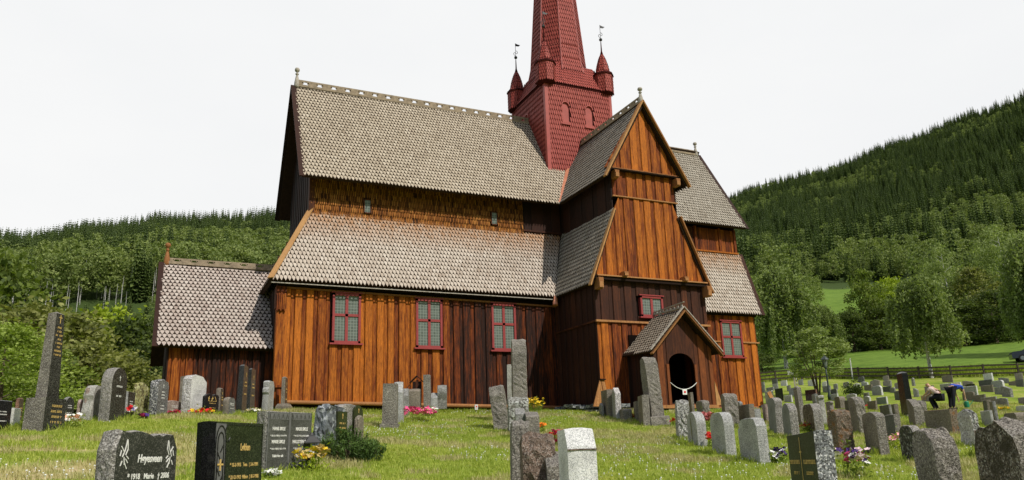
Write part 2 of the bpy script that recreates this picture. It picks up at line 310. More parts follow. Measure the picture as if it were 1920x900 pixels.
CAM=np.array(CAMP)
GG=dict(w=GW,P=GP,AZ=GAZ,DS=GDS,TE=GTE)
def gz(x,y): return float(ground_z(x,y,GG))
DRY=[(-20.2, -22.49, 1.0, 0.5), (-19.89, -22.03, 0.9, 0.45), (-19.41, -21.56, 0.9, 0.4), (-18.89, -21.32, 0.7, 0.35), (-18.33, -18.89, 0.5, 0.5), (-18.32, -20.81, 0.5, 0.6), (-19.81, -19.65, 0.9, 0.25)]
def make_ground():
    az=np.concatenate([np.radians(np.arange(-180,-18,4)),np.radians(np.arange(-18,68,.5)),np.radians(np.arange(68,180,4))])
    rr=[0.3]
    while rr[-1]<4200: rr.append(rr[-1]*1.032+.02)
    rr=np.array(rr); A,Rr=np.meshgrid(az,rr); X=CAM[0]+Rr*np.sin(A); Y=CAM[1]+Rr*np.cos(A)
    Z=ground_z(X,Y,GG)
    # small lawn unevenness
    Z=Z+np.where(Rr<90,.03*np.sin(X*1.3+np.sin(Y*.9))*np.sin(Y*1.1+1),0)
    na,nr=len(az),len(rr)
    V=np.stack([X,Y,Z],-1).reshape(-1,3); V=np.vstack([V,[[CAM[0],CAM[1],float(ground_z(CAM[0],CAM[1],GG))]]])
    F=[]
    for j in range(nr-1):
        for i in range(na):
            i2=(i+1)%na; F.append((j*na+i,j*na+i2,(j+1)*na+i2,(j+1)*na+i))
    c=len(V)-1
    for i in range(na): F.append((c,(i+1)%na,i))
    me=bpy.data.meshes.new('ground'); me.from_pydata(V.tolist(),[],F)
    # zones: 0 lawn, 1 meadow, 2 forest floor
    D=np.hypot(V[:,0]-CAM[0],V[:,1]-CAM[1]); a=np.degrees(np.arctan2(V[:,0]-CAM[0],V[:,1]-CAM[1]))
    zone=np.where(D<79,0.0,np.where(D<300,1.0,2.0)); zone=np.where((a<20)&(D>45),2.0,zone)
    dry=np.zeros(len(V))
    for (dx,dy,rx,ry) in DRY: dry=np.maximum(dry,np.clip(1.35-np.hypot((V[:,0]-dx)/rx,(V[:,1]-dy)/ry),0,1))
    ad=me.attributes.new('dry','FLOAT','POINT'); ad.data.foreach_set('value',dry.astype(np.float32))
    at=me.attributes.new('zone','FLOAT','POINT'); at.data.foreach_set('value',zone.astype(np.float32))
    me.polygons.foreach_set('use_smooth',[True]*len(F)); me.update()
    o=bpy.data.objects.new('ground',me); scene.collection.objects.link(o); tag(o,kind='structure')
    m,nt,b=mat('ground_grass',.95,.1); v=objv(nt)
    n1=noise(nt,v,.35,5,.6); n2=noise(nt,v,4,5,.7); n3=noise(nt,v,45,3,.7)
    r1=ramp(nt,[(.32,(.12,.18,.02)),(.5,(.20,.265,.032)),(.66,(.29,.31,.07))]); nt.links.new(n1.outputs['Fac'],r1.inputs[0])
    r2=ramp(nt,[(.25,(.62,.66,.6)),(.5,(1,1,1)),(.75,(1.35,1.25,1.1))]); nt.links.new(n2.outputs['Fac'],r2.inputs[0])
    lawn=mixc(nt,1,r1.outputs[0],r2.outputs[0],'MULTIPLY')
    r3=ramp(nt,[(.35,(.65,.65,.65)),(.6,(1.2,1.2,1.1))]); nt.links.new(n3.outputs['Fac'],r3.inputs[0]); lawn=mixc(nt,.8,lawn,r3.outputs[0],'MULTIPLY')
    # dry patches
    n4=noise(nt,v,.9,6,.65); r4=ramp(nt,[(.57,(0,0,0)),(.68,(1,1,1))]); nt.links.new(n4.outputs['Fac'],r4.inputs[0]); lawn=mixc(nt,r4.outputs[0],lawn,(.34,.29,.14))
    da=attr(nt,'dry'); dn=N(nt,'ShaderNodeMath',operation='MULTIPLY'); nt.links.new(da,dn.inputs[0]); r8=ramp(nt,[(.35,(0,0,0)),(.55,(1,1,1))]); nt.links.new(n2.outputs['Fac'],r8.inputs[0]); nt.links.new(r8.outputs[0],dn.inputs[1]); lawn=mixc(nt,dn.outputs[0],lawn,(.46,.36,.20))
    mv=objv(nt,(.12,.5,.2)); n5=noise(nt,mv,1.2,4,.6); r5=ramp(nt,[(.3,(.09,.155,.022)),(.7,(.15,.225,.036))]); nt.links.new(n5.outputs['Fac'],r5.inputs[0])
    n6=noise(nt,v,1.2,4,.7); r6=ramp(nt,[(.3,(.7,.75,.7)),(.7,(1.2,1.2,1.1))]); nt.links.new(n6.outputs['Fac'],r6.inputs[0]); mead=mixc(nt,1,r5.outputs[0],r6.outputs[0],'MULTIPLY')
    z=attr(nt,'zone')
    f1=N(nt,'ShaderNodeMapRange'); f1.inputs['From Max'].default_value=1; nt.links.new(z,f1.inputs[0])
    f2=N(nt,'ShaderNodeMapRange'); f2.inputs['From Min'].default_value=1; f2.inputs['From Max'].default_value=2; nt.links.new(z,f2.inputs[0])
    c=mixc(nt,f1.outputs[0],lawn,mead); c=mixc(nt,f2.outputs[0],c,(.045,.07,.018))
    nt.links.new(c,b.inputs['Base Color']); bump(nt,b,n3.outputs['Fac'],.6,.03)
    me.materials.append(m)
    return o
make_ground()
# ---------------------------------------------------------------- the church
CH=empty('stave_church',(0,0,0),0,'large tarred wooden stave church with weathered shingle roofs and a red central tower','church')
def poly_interval(poly,t):
    xs=[]
    k=len(poly)
    for i in range(k):
        (a0,b0),(a1,b1)=poly[i],poly[(i+1)%k]
        if (b0<=t<b1) or (b1<=t<b0): xs.append(a0+(a1-a0)*(t-b0)/(b1-b0))
    xs.sort()
    return [(xs[i],xs[i+1]) for i in range(0,len(xs)-1,2)]
def frame_of(poly3,n,sdir):
    n=Vector(n).normalized(); s=Vector(sdir); s=(s-n*s.dot(n)).normalized(); t=n.cross(s).normalized()
    if t.z<0: t=-t
    o=Vector(poly3[0]); pl=[((Vector(p)-o).dot(s),(Vector(p)-o).dot(t)) for p in poly3]
    return o,s,t,n,pl
def shingles(mb,poly3,sdir=(1,0,0),nhint=(0,-1,.5),w=.15,expo=.21,lift=.034,point=.13,over=.05,mi=0,var=.22,holes=()):
    P=[Vector(p) for p in poly3]; n=(P[1]-P[0]).cross(P[2]-P[0])
    if n.dot(Vector(nhint))<0: n=-n
    o,s,t,n,pl=frame_of(poly3,n,sdir)
    tmin=min(p[1] for p in pl); tmax=max(p[1] for p in pl); row=0; tt=tmin-over
    while tt<tmax-.02:
        tm=min(max(tt+expo*.5,tmin+.005),tmax-.005)
        for a,b in poly_interval(pl,tm):
            off=(row%2)*.5*w; i0=math.floor((a-off)/w)
            x=i0*w+off
            while x<b:
                x0=max(a,x+.004); x1=min(b,x+w-.004)
                if x1-x0>.02:
                    full=(x1-x0)>w*.8
                    xc=(x0+x1)/2
                    if not any(h[0]<xc<h[1] and h[2]<tm<h[3] for h in holes):
                        pd=point if full else point*.5
                        T=min(tt+expo*1.35,tmax+.01); l=lift*random.uniform(.85,1.2); tb=tt+random.uniform(-.005,.005); q_=.012
                        ps=[(x0,T,.004),(x0+q_,tb+pd,l),(xc,tb,l*1.05),(x1-q_,tb+pd,l),(x1,T,.004)]
                        top=[tuple(o+s*p+t*q+n*r) for p,q,r in ps]
                        bot=[tuple(o+s*p+t*q+n*0.001) for p,q,r in ps[1:4]]
                        mb.add(top+bot,[(0,1,2,3,4)],mi,min(1,max(0,.5+random.gauss(0,var*.45)))); o2=len(mb.v)-8; mb.f.extend([(o2+1,o2+5,o2+6,o2+2),(o2+2,o2+6,o2+7,o2+3),(o2,o2+5,o2+1),(o2+3,o2+7,o2+4)]); mb.m.extend([1]*4); mb.t.extend([.3]*4)
                x+=w
        tt+=expo; row+=1
def roof(name,poly3,m,gap=M['sh_gap'],n=(0,-1,.6),sdir=(1,0,0),th=.13,**k):
    P=[Vector(p) for p in poly3]; c=max(P,key=lambda p:(round(p.z,3),-abs(p.x-P[0].x))); nn=(P[1]-P[0]).cross(c-P[0]).normalized()
    if nn.dot(Vector(n))<0: nn=-nn
    P=[Vector((p.x,p.y,P[0].z-((p.x-P[0].x)*nn.x+(p.y-P[0].y)*nn.y)/nn.z)) for p in P]; poly3=[tuple(p) for p in P]   # keep it planar
    mb=MB(); mb.prism(poly3,nn,th,1,.2); 
    if k.pop('shingled',True): shingles(mb,poly3,sdir,n,mi=0,**k)
    return mb.build(name,[m,gap],CH)
def boards(mb,o,s,n,poly,w=.24,proud=.035,mi=0,tonef=None,var=.12,th=.05,holes=()):
    """vertical boards on plane origin o, dir s, normal n; poly in (s,z)"""
    o=Vector(o);s=Vector(s);n=Vector(n); a=min(p[0] for p in poly); b=max(p[0] for p in poly); x=a; i=0
    tp=[(q,p) for p,q in poly]   # swap for interval in z at fixed s
    while x<b-.01:
        ww=w*(1.22 if i%2 else .80)*random.uniform(.88,1.12); x1=min(b,x+ww); 
        if b-x1<.08: x1=b
        off=(proud if i%2 else 0)+random.uniform(0,.01); e=.02 if i%2 else -.0
        xa,xb=max(a,x-e*.5),min(b,x1+e*.5)
        for xm in (None,):
            ia=poly_interval(tp,min(max(xa,a+.002),b-.002)); ib=poly_interval(tp,min(max(xb,a+.002),b-.002))
            if not ia or not ib: break
            z0a,z1a=ia[0]; z0b,z1b=ib[0]
            spans=[(z0a,z0b,z1a,z1b)]
            for h in holes:
                if h[0]<(xa+xb)/2<h[1]:
                    ns=[]
                    for (p0,p1,q0,q1) in spans:
                        if h[2]>max(p0,p1): ns.append((p0,p1,h[2],h[2]))
                        if h[3]<min(q0,q1): ns.append((h[3],h[3],q0,q1))
                    spans=ns
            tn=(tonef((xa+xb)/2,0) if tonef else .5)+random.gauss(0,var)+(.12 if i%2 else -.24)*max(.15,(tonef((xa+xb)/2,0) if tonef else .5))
            for (p0,p1,q0,q1) in spans:
                fr=[o+s*xa+Vector((0,0,p0)),o+s*xb+Vector((0,0,p1)),o+s*xb+Vector((0,0,q1)),o+s*xa+Vector((0,0,q0))]
                ch=min(.028,(xb-xa)*.2); g=.006; cs=s*ch; gs=s*g
                F=[tuple(v+n*off) for v in (fr[0]+cs,fr[1]-cs,fr[2]-cs,fr[3]+cs)]; E_=[tuple(v+n*(off-.018)) for v in (fr[0]+gs,fr[1]-gs,fr[2]-gs,fr[3]+gs)]; B=[tuple(v-n*th) for v in fr]
                mb.add(F+E_+B,[(0,1,2,3),(4,5,1,0),(5,6,2,1),(6,7,3,2),(7,4,0,3),(11,10,9,8),(4,8,9,5),(5,9,10,6),(6,10,11,7),(7,11,8,4)],mi,tn)
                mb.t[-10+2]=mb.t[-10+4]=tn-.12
        x=x1; i+=1
Z0=-.7
def lerp(a,b,t): return a+(b-a)*t
def sst(a,b,x):
    t=min(1,max(0,(x-a)/(b-a))); return t*t*(3-2*t)
# --- roofs
zv=9.05
roof('nave_roof',[(-13.77,-3.216,9.0),(-2.116,-3.216,zv),(0,-1.01,12.69),(0,0,14.38),(-13.77,0,14.38)],M['sh_up'])
roof('north_nave_roof',[(-13.77,3.216,9.0),(8.9,3.216,9.0),(8.9,0,14.36),(-13.77,0,14.36)],M['sh_up'],n=(0,1,.6),shingled=True,w=.3,expo=.35)
roof('transept_roof',[(-2.116,-3.216,zv),(-2.116,-7.244,9.08),(0,-7.244,12.69),(0,-1.01,12.69)],M['sh_tr'],n=(-1,0,.6),sdir=(0,1,0))
roof('transept_roof',[(2.116,-7.244,9.08),(2.116,-3.216,zv),(0,-1.01,12.69),(0,-7.244,12.69)],M['sh_tr'],n=(1,0,.6),sdir=(0,1,0))
roof('chancel_roof',[(2.116,-3.22,8.9),(8.90,-3.22,8.9),(8.90,0,14.10),(.3,0,14.10),(.3,-1.2,12.2)],M['sh_tr'])
roof('aisle_roof',[(-14.92,-4.005,4.505),(-3.01,-4.005,4.46),(-1.668,-2.387,7.74),(-13.3,-2.387,7.79)],M['sh_lo'])
roof('aisle_roof',[(-14.92,-4.005,4.505),(-14.92,4.005,4.505),(-13.3,2.387,7.79),(-13.3,-2.387,7.79)],M['sh_lo'],n=(-1,0,.6),sdir=(0,1,0))
roof('aisle_roof',[(-14.92,4.005,4.505),(8.8,4.005,4.505),(8.8,2.387,7.79),(-13.3,2.387,7.79)],M['sh_lo'],n=(0,1,.6),w=.3,expo=.35)
roof('transept_aisle_roof',[(-3.01,-7.02,4.43),(-3.01,-4.005,4.46),(-1.668,-2.387,7.74),(-1.668,-7.02,7.64)],M['sh_tr'],n=(-1,0,.6),sdir=(0,1,0))
roof('transept_aisle_roof',[(3.01,-7.02,4.43),(3.01,-3.73,4.3),(1.668,-2.598,7.62),(1.668,-7.02,7.64)],M['sh_tr'],n=(1,0,.6),sdir=(0,1,0))
roof('chancel_aisle_roof',[(3.01,-3.728,4.247),(8.83,-3.728,4.247),(8.83,-2.598,7.588),(1.668,-2.598,7.60)],M['sh_lo'])
roof('annex_roof',[(-18.60,-3.1,2.06),(-14.6,-3.1,2.0),(-14.6,-2.6,2.62),(-13.6,0,5.72),(-18.62,0,5.74)],M['sh_annex'],w=.165,expo=.20,lift=.04)
roof('annex_roof',[(-18.60,3.1,2.06),(-13.6,3.1,2.0),(-13.6,0,5.72),(-18.62,0,5.74)],M['sh_annex'],n=(0,1,.6),w=.3,expo=.3)
# fascia boards, verge boards, hip cap, valley flashing
f=MB()
f.beam((-14.9,-3.975,4.365),(-3.1,-3.975,4.33),.03,.035,0,.5)
f.build('eave_board',M['greywood'],CH)
f=MB(); f.beam((-13.80,-3.26,8.93),(-13.80,0,14.40),.05,.24,0,.25,(1,0,0)); f.beam((-13.80,3.26,8.93),(-13.80,0,14.40),.05,.24,0,.1,(1,0,0))
f.build('verge_board',M['wood_dark'],CH)
f=MB(); a=Vector((-14.95,-4.04,4.46)); b=Vector((-13.22,-2.32,7.93)); 
f.beam(a+Vector((0,-.03,.05)),b+Vector((0,-.03,.03)),.24,.045,0,.75,(-.7,-.7,.65)); f.build('hip_board',M['wood_pale'],CH)
f=MB(); f.beam((8.93,-3.26,8.84),(8.93,0,14.14),.05,.2,0,.2,(1,0,0)); f.beam((8.86,-3.77,4.2),(8.86,-2.6,7.62),.05,.2,0,.35,(1,0,0)); f.build('verge_board',M['wood_dark'],CH)
f=MB()
for s in(-1,1):
    f.beam((s*2.17,-7.29,8.98),(0,-7.29,12.76),.06,.2,0,.62 if s<0 else .45,(0,-1,0))
    f.beam((s*2.14,-7.22,9.05),(s*.0,-7.22,12.80),.16,.05,0,.5,(s*.86,0,.5))
f.build('verge_board',M['wood_pale'],CH)
f=MB()
for s in(-1,1): f.beam((s*3.06,-7.06,4.33),(s*1.68,-7.06,7.66),.06,.19,0,.7 if s<0 else .35,(0,-1,0))
f.build('aisle_verge_board',M['wood_pale'],CH)
f=MB(); f.beam((-2.10,-3.24,9.11),(-.85,-1.93,11.38),.16,.03,0,.6,(-.3,-.3,.6)); f.build('valley_flashing',M['copper'],CH)
f=MB(); f.tube([(-2.8,-3.76,4.66),(-3.02,-4.05,4.42),(-3.08,-4.12,4.05)],[.04,.08,.12],8); f.beam((-1.68,-2.42,7.78),(-2.98,-3.98,4.56),.1,.03,1,.3,(-.3,-.3,.6)); f.build('valley_spout',[M['copper'],M['soffit']],CH)
# --- nave walls
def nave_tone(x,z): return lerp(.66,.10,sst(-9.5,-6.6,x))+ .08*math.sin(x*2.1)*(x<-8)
wn=[(-12.62,-11.36,2.2,4.24),(-9.27,-8.0,2.1,4.2),(-5.98,-4.68,2.06,4.16)]
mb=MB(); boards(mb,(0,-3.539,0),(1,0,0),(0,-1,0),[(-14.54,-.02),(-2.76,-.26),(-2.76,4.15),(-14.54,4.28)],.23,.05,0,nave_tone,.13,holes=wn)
mb.box((-14.5,-3.48,-.2),(-2.76,-3.40,4.6),1,0)
mb.box((-14.60,-3.60,4.33),(-2.7,-3.30,4.62),1,.1)
mb.build('nave_wall',[M['wood'],M['soffit']],CH)
mb=MB(); mb.beam((-14.5,-3.60,4.27),(-2.8,-3.60,4.10),.07,.07,0,.45)
mb.build('nave_rail',M['wood_log'],CH)
mb=MB(); mb.tube([(-14.2,-3.66,.0),(-8.5,-3.66,-.13),(-2.76,-3.66,-.26)],.075,10,0,.6); mb.build('base_log',M['wood_log'],CH)
mb=MB(); mb.box((-14.6,-3.5,-1.0),(-2.7,-3.3,-.1),0,.2); mb.box((-14.5,-3.42,-1.3),(-14.3,3.5,-.05),0,.2); mb.build('foundation',M['soffit'],CH)
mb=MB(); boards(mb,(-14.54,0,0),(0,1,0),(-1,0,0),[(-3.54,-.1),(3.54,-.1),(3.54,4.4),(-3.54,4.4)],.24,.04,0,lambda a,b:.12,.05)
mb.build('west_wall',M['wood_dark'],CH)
# corner post with carved shingled capital
mb=MB(); mb.box((-14.62,-3.66,-.15),(-14.30,-3.36,3.55),0,.62); mb.box((-14.66,-3.70,3.45),(-14.28,-3.34,4.3),0,.3)
for i in range(5): mb.box((-14.64+.07*i,-3.76,3.35+.05*(i%2)),(-14.585+.07*i,-3.69,3.98+.04*(i%3)),0,.35+.08*i)
mb.build('corner_post',M['wood'],CH)
mb=MB(); mb.box((-14.5,-3.74,-.45),(-14.2,-3.42,.55),0,.5); mb.box((-14.56,-3.8,.52),(-14.14,-3.4,.6),0,.4); mb.build('corner_stub',M['wood'],CH)
# clerestory
mb=MB(); P=[(-13.3,-2.42,7.72),(-3.66,-2.42,7.66),(-3.66,-2.42,9.3),(-13.3,-2.42,9.3)]
mb.box((-13.3,-2.40,7.5),(-1.6,-2.3,9.9),1,.1)
shingles(mb,P,(1,0,0),(0,-1,0),w=.075,expo=.23,lift=.06,point=.05,var=.5,holes=[(2.2,2.52,.10,.85),(8.0,8.36,.18,.9)])
mb.build('clerestory_wall',[M['sh_wall'],M['soffit']],CH)
mb=MB(); boards(mb,(0,-2.42,0),(1,0,0),(0,-1,0),[(-3.6,7.7),(-1.7,7.7),(-1.7,9.4),(-3.6,9.4)],.5,.02,0,lambda a,b:.3,.05); mb.box((-3.66,-2.50,7.78),(-1.7,-2.44,7.86),0,.4)
mb.box((-13.36,-2.48,7.7),(-13.14,-2.26,9.4),0,.5)
mb.build('clerestory_panel',M['wood_dark'],CH)
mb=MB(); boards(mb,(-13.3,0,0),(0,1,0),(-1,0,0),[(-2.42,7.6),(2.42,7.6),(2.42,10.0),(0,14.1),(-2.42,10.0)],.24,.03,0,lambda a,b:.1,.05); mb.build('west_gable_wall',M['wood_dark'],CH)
mb=MB(); mb.prism([(8.62,-2.6,7.5),(8.62,2.6,7.5),(8.62,2.6,9.6),(8.62,0,13.9),(8.62,-2.6,9.6)],(1,0,0),.1,0,.3)
mb.prism([(8.62,-3.35,-.4),(8.62,3.35,-.4),(8.62,3.35,4.6),(8.62,2.6,7.3),(8.62,-2.6,7.3),(8.62,-3.35,4.6)],(1,0,0),.1,0,.4); mb.build('east_gable_wall',M['wood_dark'],CH)
# --- transept walls
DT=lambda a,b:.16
mb=MB()
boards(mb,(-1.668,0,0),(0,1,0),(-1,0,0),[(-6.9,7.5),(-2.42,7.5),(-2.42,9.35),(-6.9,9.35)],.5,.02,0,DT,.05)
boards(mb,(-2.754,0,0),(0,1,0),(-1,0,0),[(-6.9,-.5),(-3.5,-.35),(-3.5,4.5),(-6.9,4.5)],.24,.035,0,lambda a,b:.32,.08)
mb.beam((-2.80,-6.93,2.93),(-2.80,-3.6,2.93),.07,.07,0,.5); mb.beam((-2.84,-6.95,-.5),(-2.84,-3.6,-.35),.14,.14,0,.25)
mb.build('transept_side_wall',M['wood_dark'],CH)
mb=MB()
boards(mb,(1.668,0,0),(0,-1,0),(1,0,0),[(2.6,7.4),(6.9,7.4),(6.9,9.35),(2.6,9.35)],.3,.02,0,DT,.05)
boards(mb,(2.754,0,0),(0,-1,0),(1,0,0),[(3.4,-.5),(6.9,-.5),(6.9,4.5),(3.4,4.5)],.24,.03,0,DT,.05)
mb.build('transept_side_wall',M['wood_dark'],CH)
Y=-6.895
mb=MB(); boards(mb,(0,Y,0),(1,0,0),(0,-1,0),[(-2.754,-.6),(2.754,-.6),(2.754,2.9),(-2.754,2.9)],.24,.04,0,lambda x,z: lerp(.78,.36,sst(-2.5,-1.75,x)),.08)  # tarred boards; the porch's cast shadow is put into the darker tone
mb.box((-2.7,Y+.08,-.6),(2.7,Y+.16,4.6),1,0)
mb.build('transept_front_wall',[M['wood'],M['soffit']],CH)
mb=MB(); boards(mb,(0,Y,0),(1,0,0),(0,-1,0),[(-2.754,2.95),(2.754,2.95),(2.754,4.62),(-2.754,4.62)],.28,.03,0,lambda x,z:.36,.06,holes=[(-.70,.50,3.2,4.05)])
mb.build('transept_upper_band',M['wood_dark'],CH)
mb=MB(); mb.beam((-2.82,Y-.07,2.93),(2.82,Y-.07,2.93),.09,.08,0,.75); mb.build('transept_rail',M['wood_log'],CH)
mb=MB(); boards(mb,(0,Y-.04,0),(1,0,0),(0,-1,0),[(-2.85,4.76),(2.85,4.76),(1.60,7.75),(1.60,8.26),(-1.60,8.26),(-1.60,7.75)],.25,.035,0,lambda x,z:.74-.1*abs(x)/2,.07)
boards(mb,(0,Y-.02,0),(1,0,0),(0,-1,0),[(-1.60,8.30),(1.60,8.30),(1.60,9.42),(-1.60,9.42)],.25,.035,0,lambda x,z:.55,.09)
mb.build('transept_gable_wall',M['wood'],CH)
mb=MB(); boards(mb,(0,Y-.14,0),(1,0,0),(0,-1,0),[(-1.98,9.50),(1.98,9.50),(.03,12.6),(-.03,12.6)],.26,.04,0,lambda x,z:.80 if -.55<x<.35 else .58,.04,th=.09)
mb.build('transept_gable_peak',M['wood'],CH)
mb=MB()
mb.box((-2.80,Y-.22,4.60),(2.80,Y+.05,4.74),1,.3); mb.box((-2.74,Y-.28,4.735),(2.76,Y-.02,4.785),0,.8)
mb.box((-1.95,Y-.26,9.42),(1.95,Y+.0,9.47),1,.4); mb.box((-1.95,Y-.27,9.465),(1.95,Y-.1,9.505),0,.45); mb.beam((-1.66,Y-.09,8.28),(1.66,Y-.09,8.28),.08,.05,0,.7)
mb.build('transept_beam',[M['wood_log'],M['soffit']],CH)
def logend(c,w,h): 
    mb=MB(); x,y,z=c; mb.box((x-w/2,y-.02,z-h*.5),(x+w/2,y+.3,z+h*.5),0,.6); mb.box((x-w*.42,y-.08,z-h*.42),(x+w*.42,y-.01,z+h*.1),0,.7); mb.box((x-w*.5,y-.06,z+h*.12),(x+w*.5,y-.01,z+h*.46),0,.5)
    mb.build('beam_end',M['wood_log'],CH)
for c,w_,h_ in(((-2.66,Y-.34,4.42),.22,.46),((2.72,Y-.34,4.38),.22,.46),((-1.45,Y-.36,4.86),.2,.2),((1.55,Y-.36,4.84),.2,.2),((-1.52,Y-.3,9.2),.2,.34),((1.62,Y-.3,9.2),.2,.34)): logend(c,w_,h_)
# --- chancel walls
mb=MB(); boards(mb,(0,-3.351,0),(1,0,0),(0,-1,0),[(2.7,-.3),(8.62,-.3),(8.62,4.2),(2.7,4.2)],.26,.04,0,lambda x,z: lerp(.34,.72,sst(6.0,7.6,x)),.08,holes=[(6.32,7.66,2.12,3.88)])
mb.box((2.7,-3.28,-.3),(8.6,-3.2,4.5),1,0); mb.box((2.7,-3.42,4.16),(8.7,-3.2,4.40),1,.1)
mb.build('chancel_wall',[M['wood'],M['soffit']],CH)
mb=MB(); mb.beam((3.2,-3.41,2.86),(6.3,-3.41,2.86),.08,.07,0,.6); mb.beam((7.67,-3.41,2.86),(8.7,-3.41,2.86),.08,.07,0,.7); mb.tube([(2.9,-3.5,-.34),(8.75,-3.5,-.34)],.09,8,0,.5); mb.build('chancel_rail',M['wood_log'],CH)
mb=MB(); boards(mb,(0,-2.60,0),(1,0,0),(0,-1,0),[(1.7,7.55),(8.62,7.55),(8.62,8.85),(1.7,8.85)],.5,.015,0,lambda x,z: lerp(.1,.5,sst(5,7.8,x)),.06)
for x in(6.0,7.55,8.52): mb.box((x-.07,-2.68,7.6),(x+.07,-2.55,8.9),0,.4)
mb.box((5,-2.70,7.58),(8.66,-2.6,7.66),0,.75)
mb.build('chancel_clerestory',M['wood'],CH)
# --- annex
mb=MB(); boards(mb,(0,-2.7,0),(1,0,0),(0,-1,0),[(-18.22,-1.4),(-14.5,-1.2),(-14.5,2.2),(-18.22,2.2)],.24,.03,0,lambda x,z: lerp(.58,.06,sst(-18.0,-16.9,x)),.06)  # darker tone to the right: tar, with the wall's shade put into the colour
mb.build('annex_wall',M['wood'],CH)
mb=MB(); boards(mb,(-18.22,0,0),(0,1,0),(-1,0,0),[(-2.75,-1.9),(2.75,-1.9),(2.75,2.3),(0,5.5),(-2.75,2.3)],.24,.03,0,DT,.05); mb.box((-18.2,2.6,-2),(-14,2.7,2.2),0,.1)
for s in(-1,1): mb.beam((-18.64,s*3.14,1.98),(-18.64,0,5.78),.05,.2,0,.2,(1,0,0))
mb.build('annex_gable_wall',M['wood_dark'],CH)
# --- windows
def window(cx,y,z0,z1,w,nx=2,nz=2,label=None):
    fr=MB(); x0,x1=cx-w/2,cx+w/2; yo=y-.10
    for a,b in(((x0,yo,z0),(x0+.09,y+.06,z1)),((x1-.09,yo,z0),(x1,y+.06,z1)),((x0,yo,z1-.09),(x1,y+.06,z1)),((x0,yo,z0),(x1,y+.06,z0+.09))): fr.box(a,b)
    zb=lerp(z0,z1,.56) if nz==2 else z1
    fr.box((cx-.055,yo+.02,z0),(cx+.055,y+.05,z1))
    if nz==2: fr.box((x0,yo+.02,zb-.05),(x1,y+.05,zb+.05))
    fr.box((x0-.05,yo-.03,z1-.0),(x1+.05,y+.02,z1+.045))
    F=fr.build('window',M['redframe'],CH)
    sl_=MB(); sl_.box((x0-.09,yo-.07,z0-.06),(x1+.09,y+.0,z0+.0)); sl_.build('sill',M['redframe'],F)
    zs=[(z0+.09,zb-.05),(zb+.05,z1-.09)] if nz==2 else [(z0+.09,z1-.09)]
    for a,b in zs:
        for p,q in((x0+.09,cx-.055),(cx+.055,x1-.09)):
            g=MB(); g.box((0,-.015,0),(q-p,.015,b-a)); g.build('pane',M['glass'],F,loc=(p,y-.03,a))
    if label: F['label']=label
    return F
window(-11.98,-3.54,2.22,4.17,1.10); window(-8.62,-3.54,2.13,4.12,1.12); window(-5.31,-3.54,2.11,4.10,1.12)
window(7.0,-3.36,2.12,3.88,1.28); window(-.09,Y,3.18,4.06,1.12,2,1)
def smallwin(x,y,z):
    fr=MB(); fr.box((x-.16,y-.09,z),(x-.12,y+.02,z+.62)); fr.box((x+.12,y-.09,z),(x+.16,y+.02,z+.62)); fr.box((x-.16,y-.09,z+.58),(x+.16,y+.02,z+.62)); fr.box((x-.16,y-.09,z),(x+.16,y+.02,z+.04))
    F=fr.build('clerestory_window',M['wood_dark'],CH); g=MB(); g.box((-.12,-.01,0),(.12,.01,.54)); g.build('pane',M['glass'],F,loc=(x,y-.055,z+.04))
smallwin(-10.94,-2.42,7.88); smallwin(-5.12,-2.42,7.93)
# --- porch
PY=-8.65
roof('porch_roof',[(-1.66,-8.95,1.50),(-1.66,Y+.02,1.56),(-.03,Y+.02,3.2),(-.03,-8.95,3.17)],M['sh_up'],n=(-1,0,1),sdir=(0,1,0),th=.08,w=.15,expo=.15)
roof('porch_roof',[(1.60,-8.95,1.50),(1.60,Y+.02,1.56),(-.03,Y+.02,3.2),(-.03,-8.95,3.17)],M['sh_up'],n=(1,0,1),sdir=(0,1,0),th=.08,w=.15,expo=.15)
mb=MB()
boards(mb,(0,PY,0),(1,0,0),(0,-1,0),[(-1.42,-.52),(-.78,-.52),(-.78,2.25),(-1.42,1.68)],.22,.03,0,lambda x,z:.66,.06)
boards(mb,(0,PY,0),(1,0,0),(0,-1,0),[(.50,-.52),(1.36,-.52),(1.36,1.68),(.50,2.42)],.24,.03,0,lambda x,z:.66,.06)
# arch header
xs=[-.78+1.28*i/12 for i in range(13)]
for i in range(12):
    za=.98+.50*math.sqrt(max(0,1-((xs[i]+.14)/.64)**2)); zb_=.98+.50*math.sqrt(max(0,1-((xs[i+1]+.14)/.64)**2))
    ta,tb=[3.0-abs(x+.03)*1.0 for x in(xs[i],xs[i+1])]
    F=[(xs[i],PY-.012,za),(xs[i+1],PY-.012,zb_),(xs[i+1],PY-.012,tb),(xs[i],PY-.012,ta)]; B=[(a,PY+.06,c) for a,_,c in F]
    mb.add(F+B,[(0,1,2,3),(7,6,5,4),(0,4,5,1),(1,5,6,2),(2,6,7,3),(3,7,4,0)],0,.42+.03*(i//3%2))
mb.build('porch_front',M['wood_dark'],CH)
mb=MB(); boards(mb,(-1.42,0,0),(0,1,0),(-1,0,0),[(PY,-.55),(Y,-.5),(Y,1.7),(PY,1.66)],.24,.02,0,DT,.05)
boards(mb,(1.36,0,0),(0,-1,0),(1,0,0),[(-Y,-.55),(-PY,-.5),(-PY,1.66),(-Y,1.7)],.24,.02,0,lambda a,b:.5,.05); mb.build('porch_side',M['wood_dark'],CH)
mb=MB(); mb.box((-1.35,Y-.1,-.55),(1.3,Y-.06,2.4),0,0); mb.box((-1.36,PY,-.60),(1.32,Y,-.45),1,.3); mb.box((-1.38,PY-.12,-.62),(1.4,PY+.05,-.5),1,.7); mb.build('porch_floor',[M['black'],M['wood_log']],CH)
mb=MB()
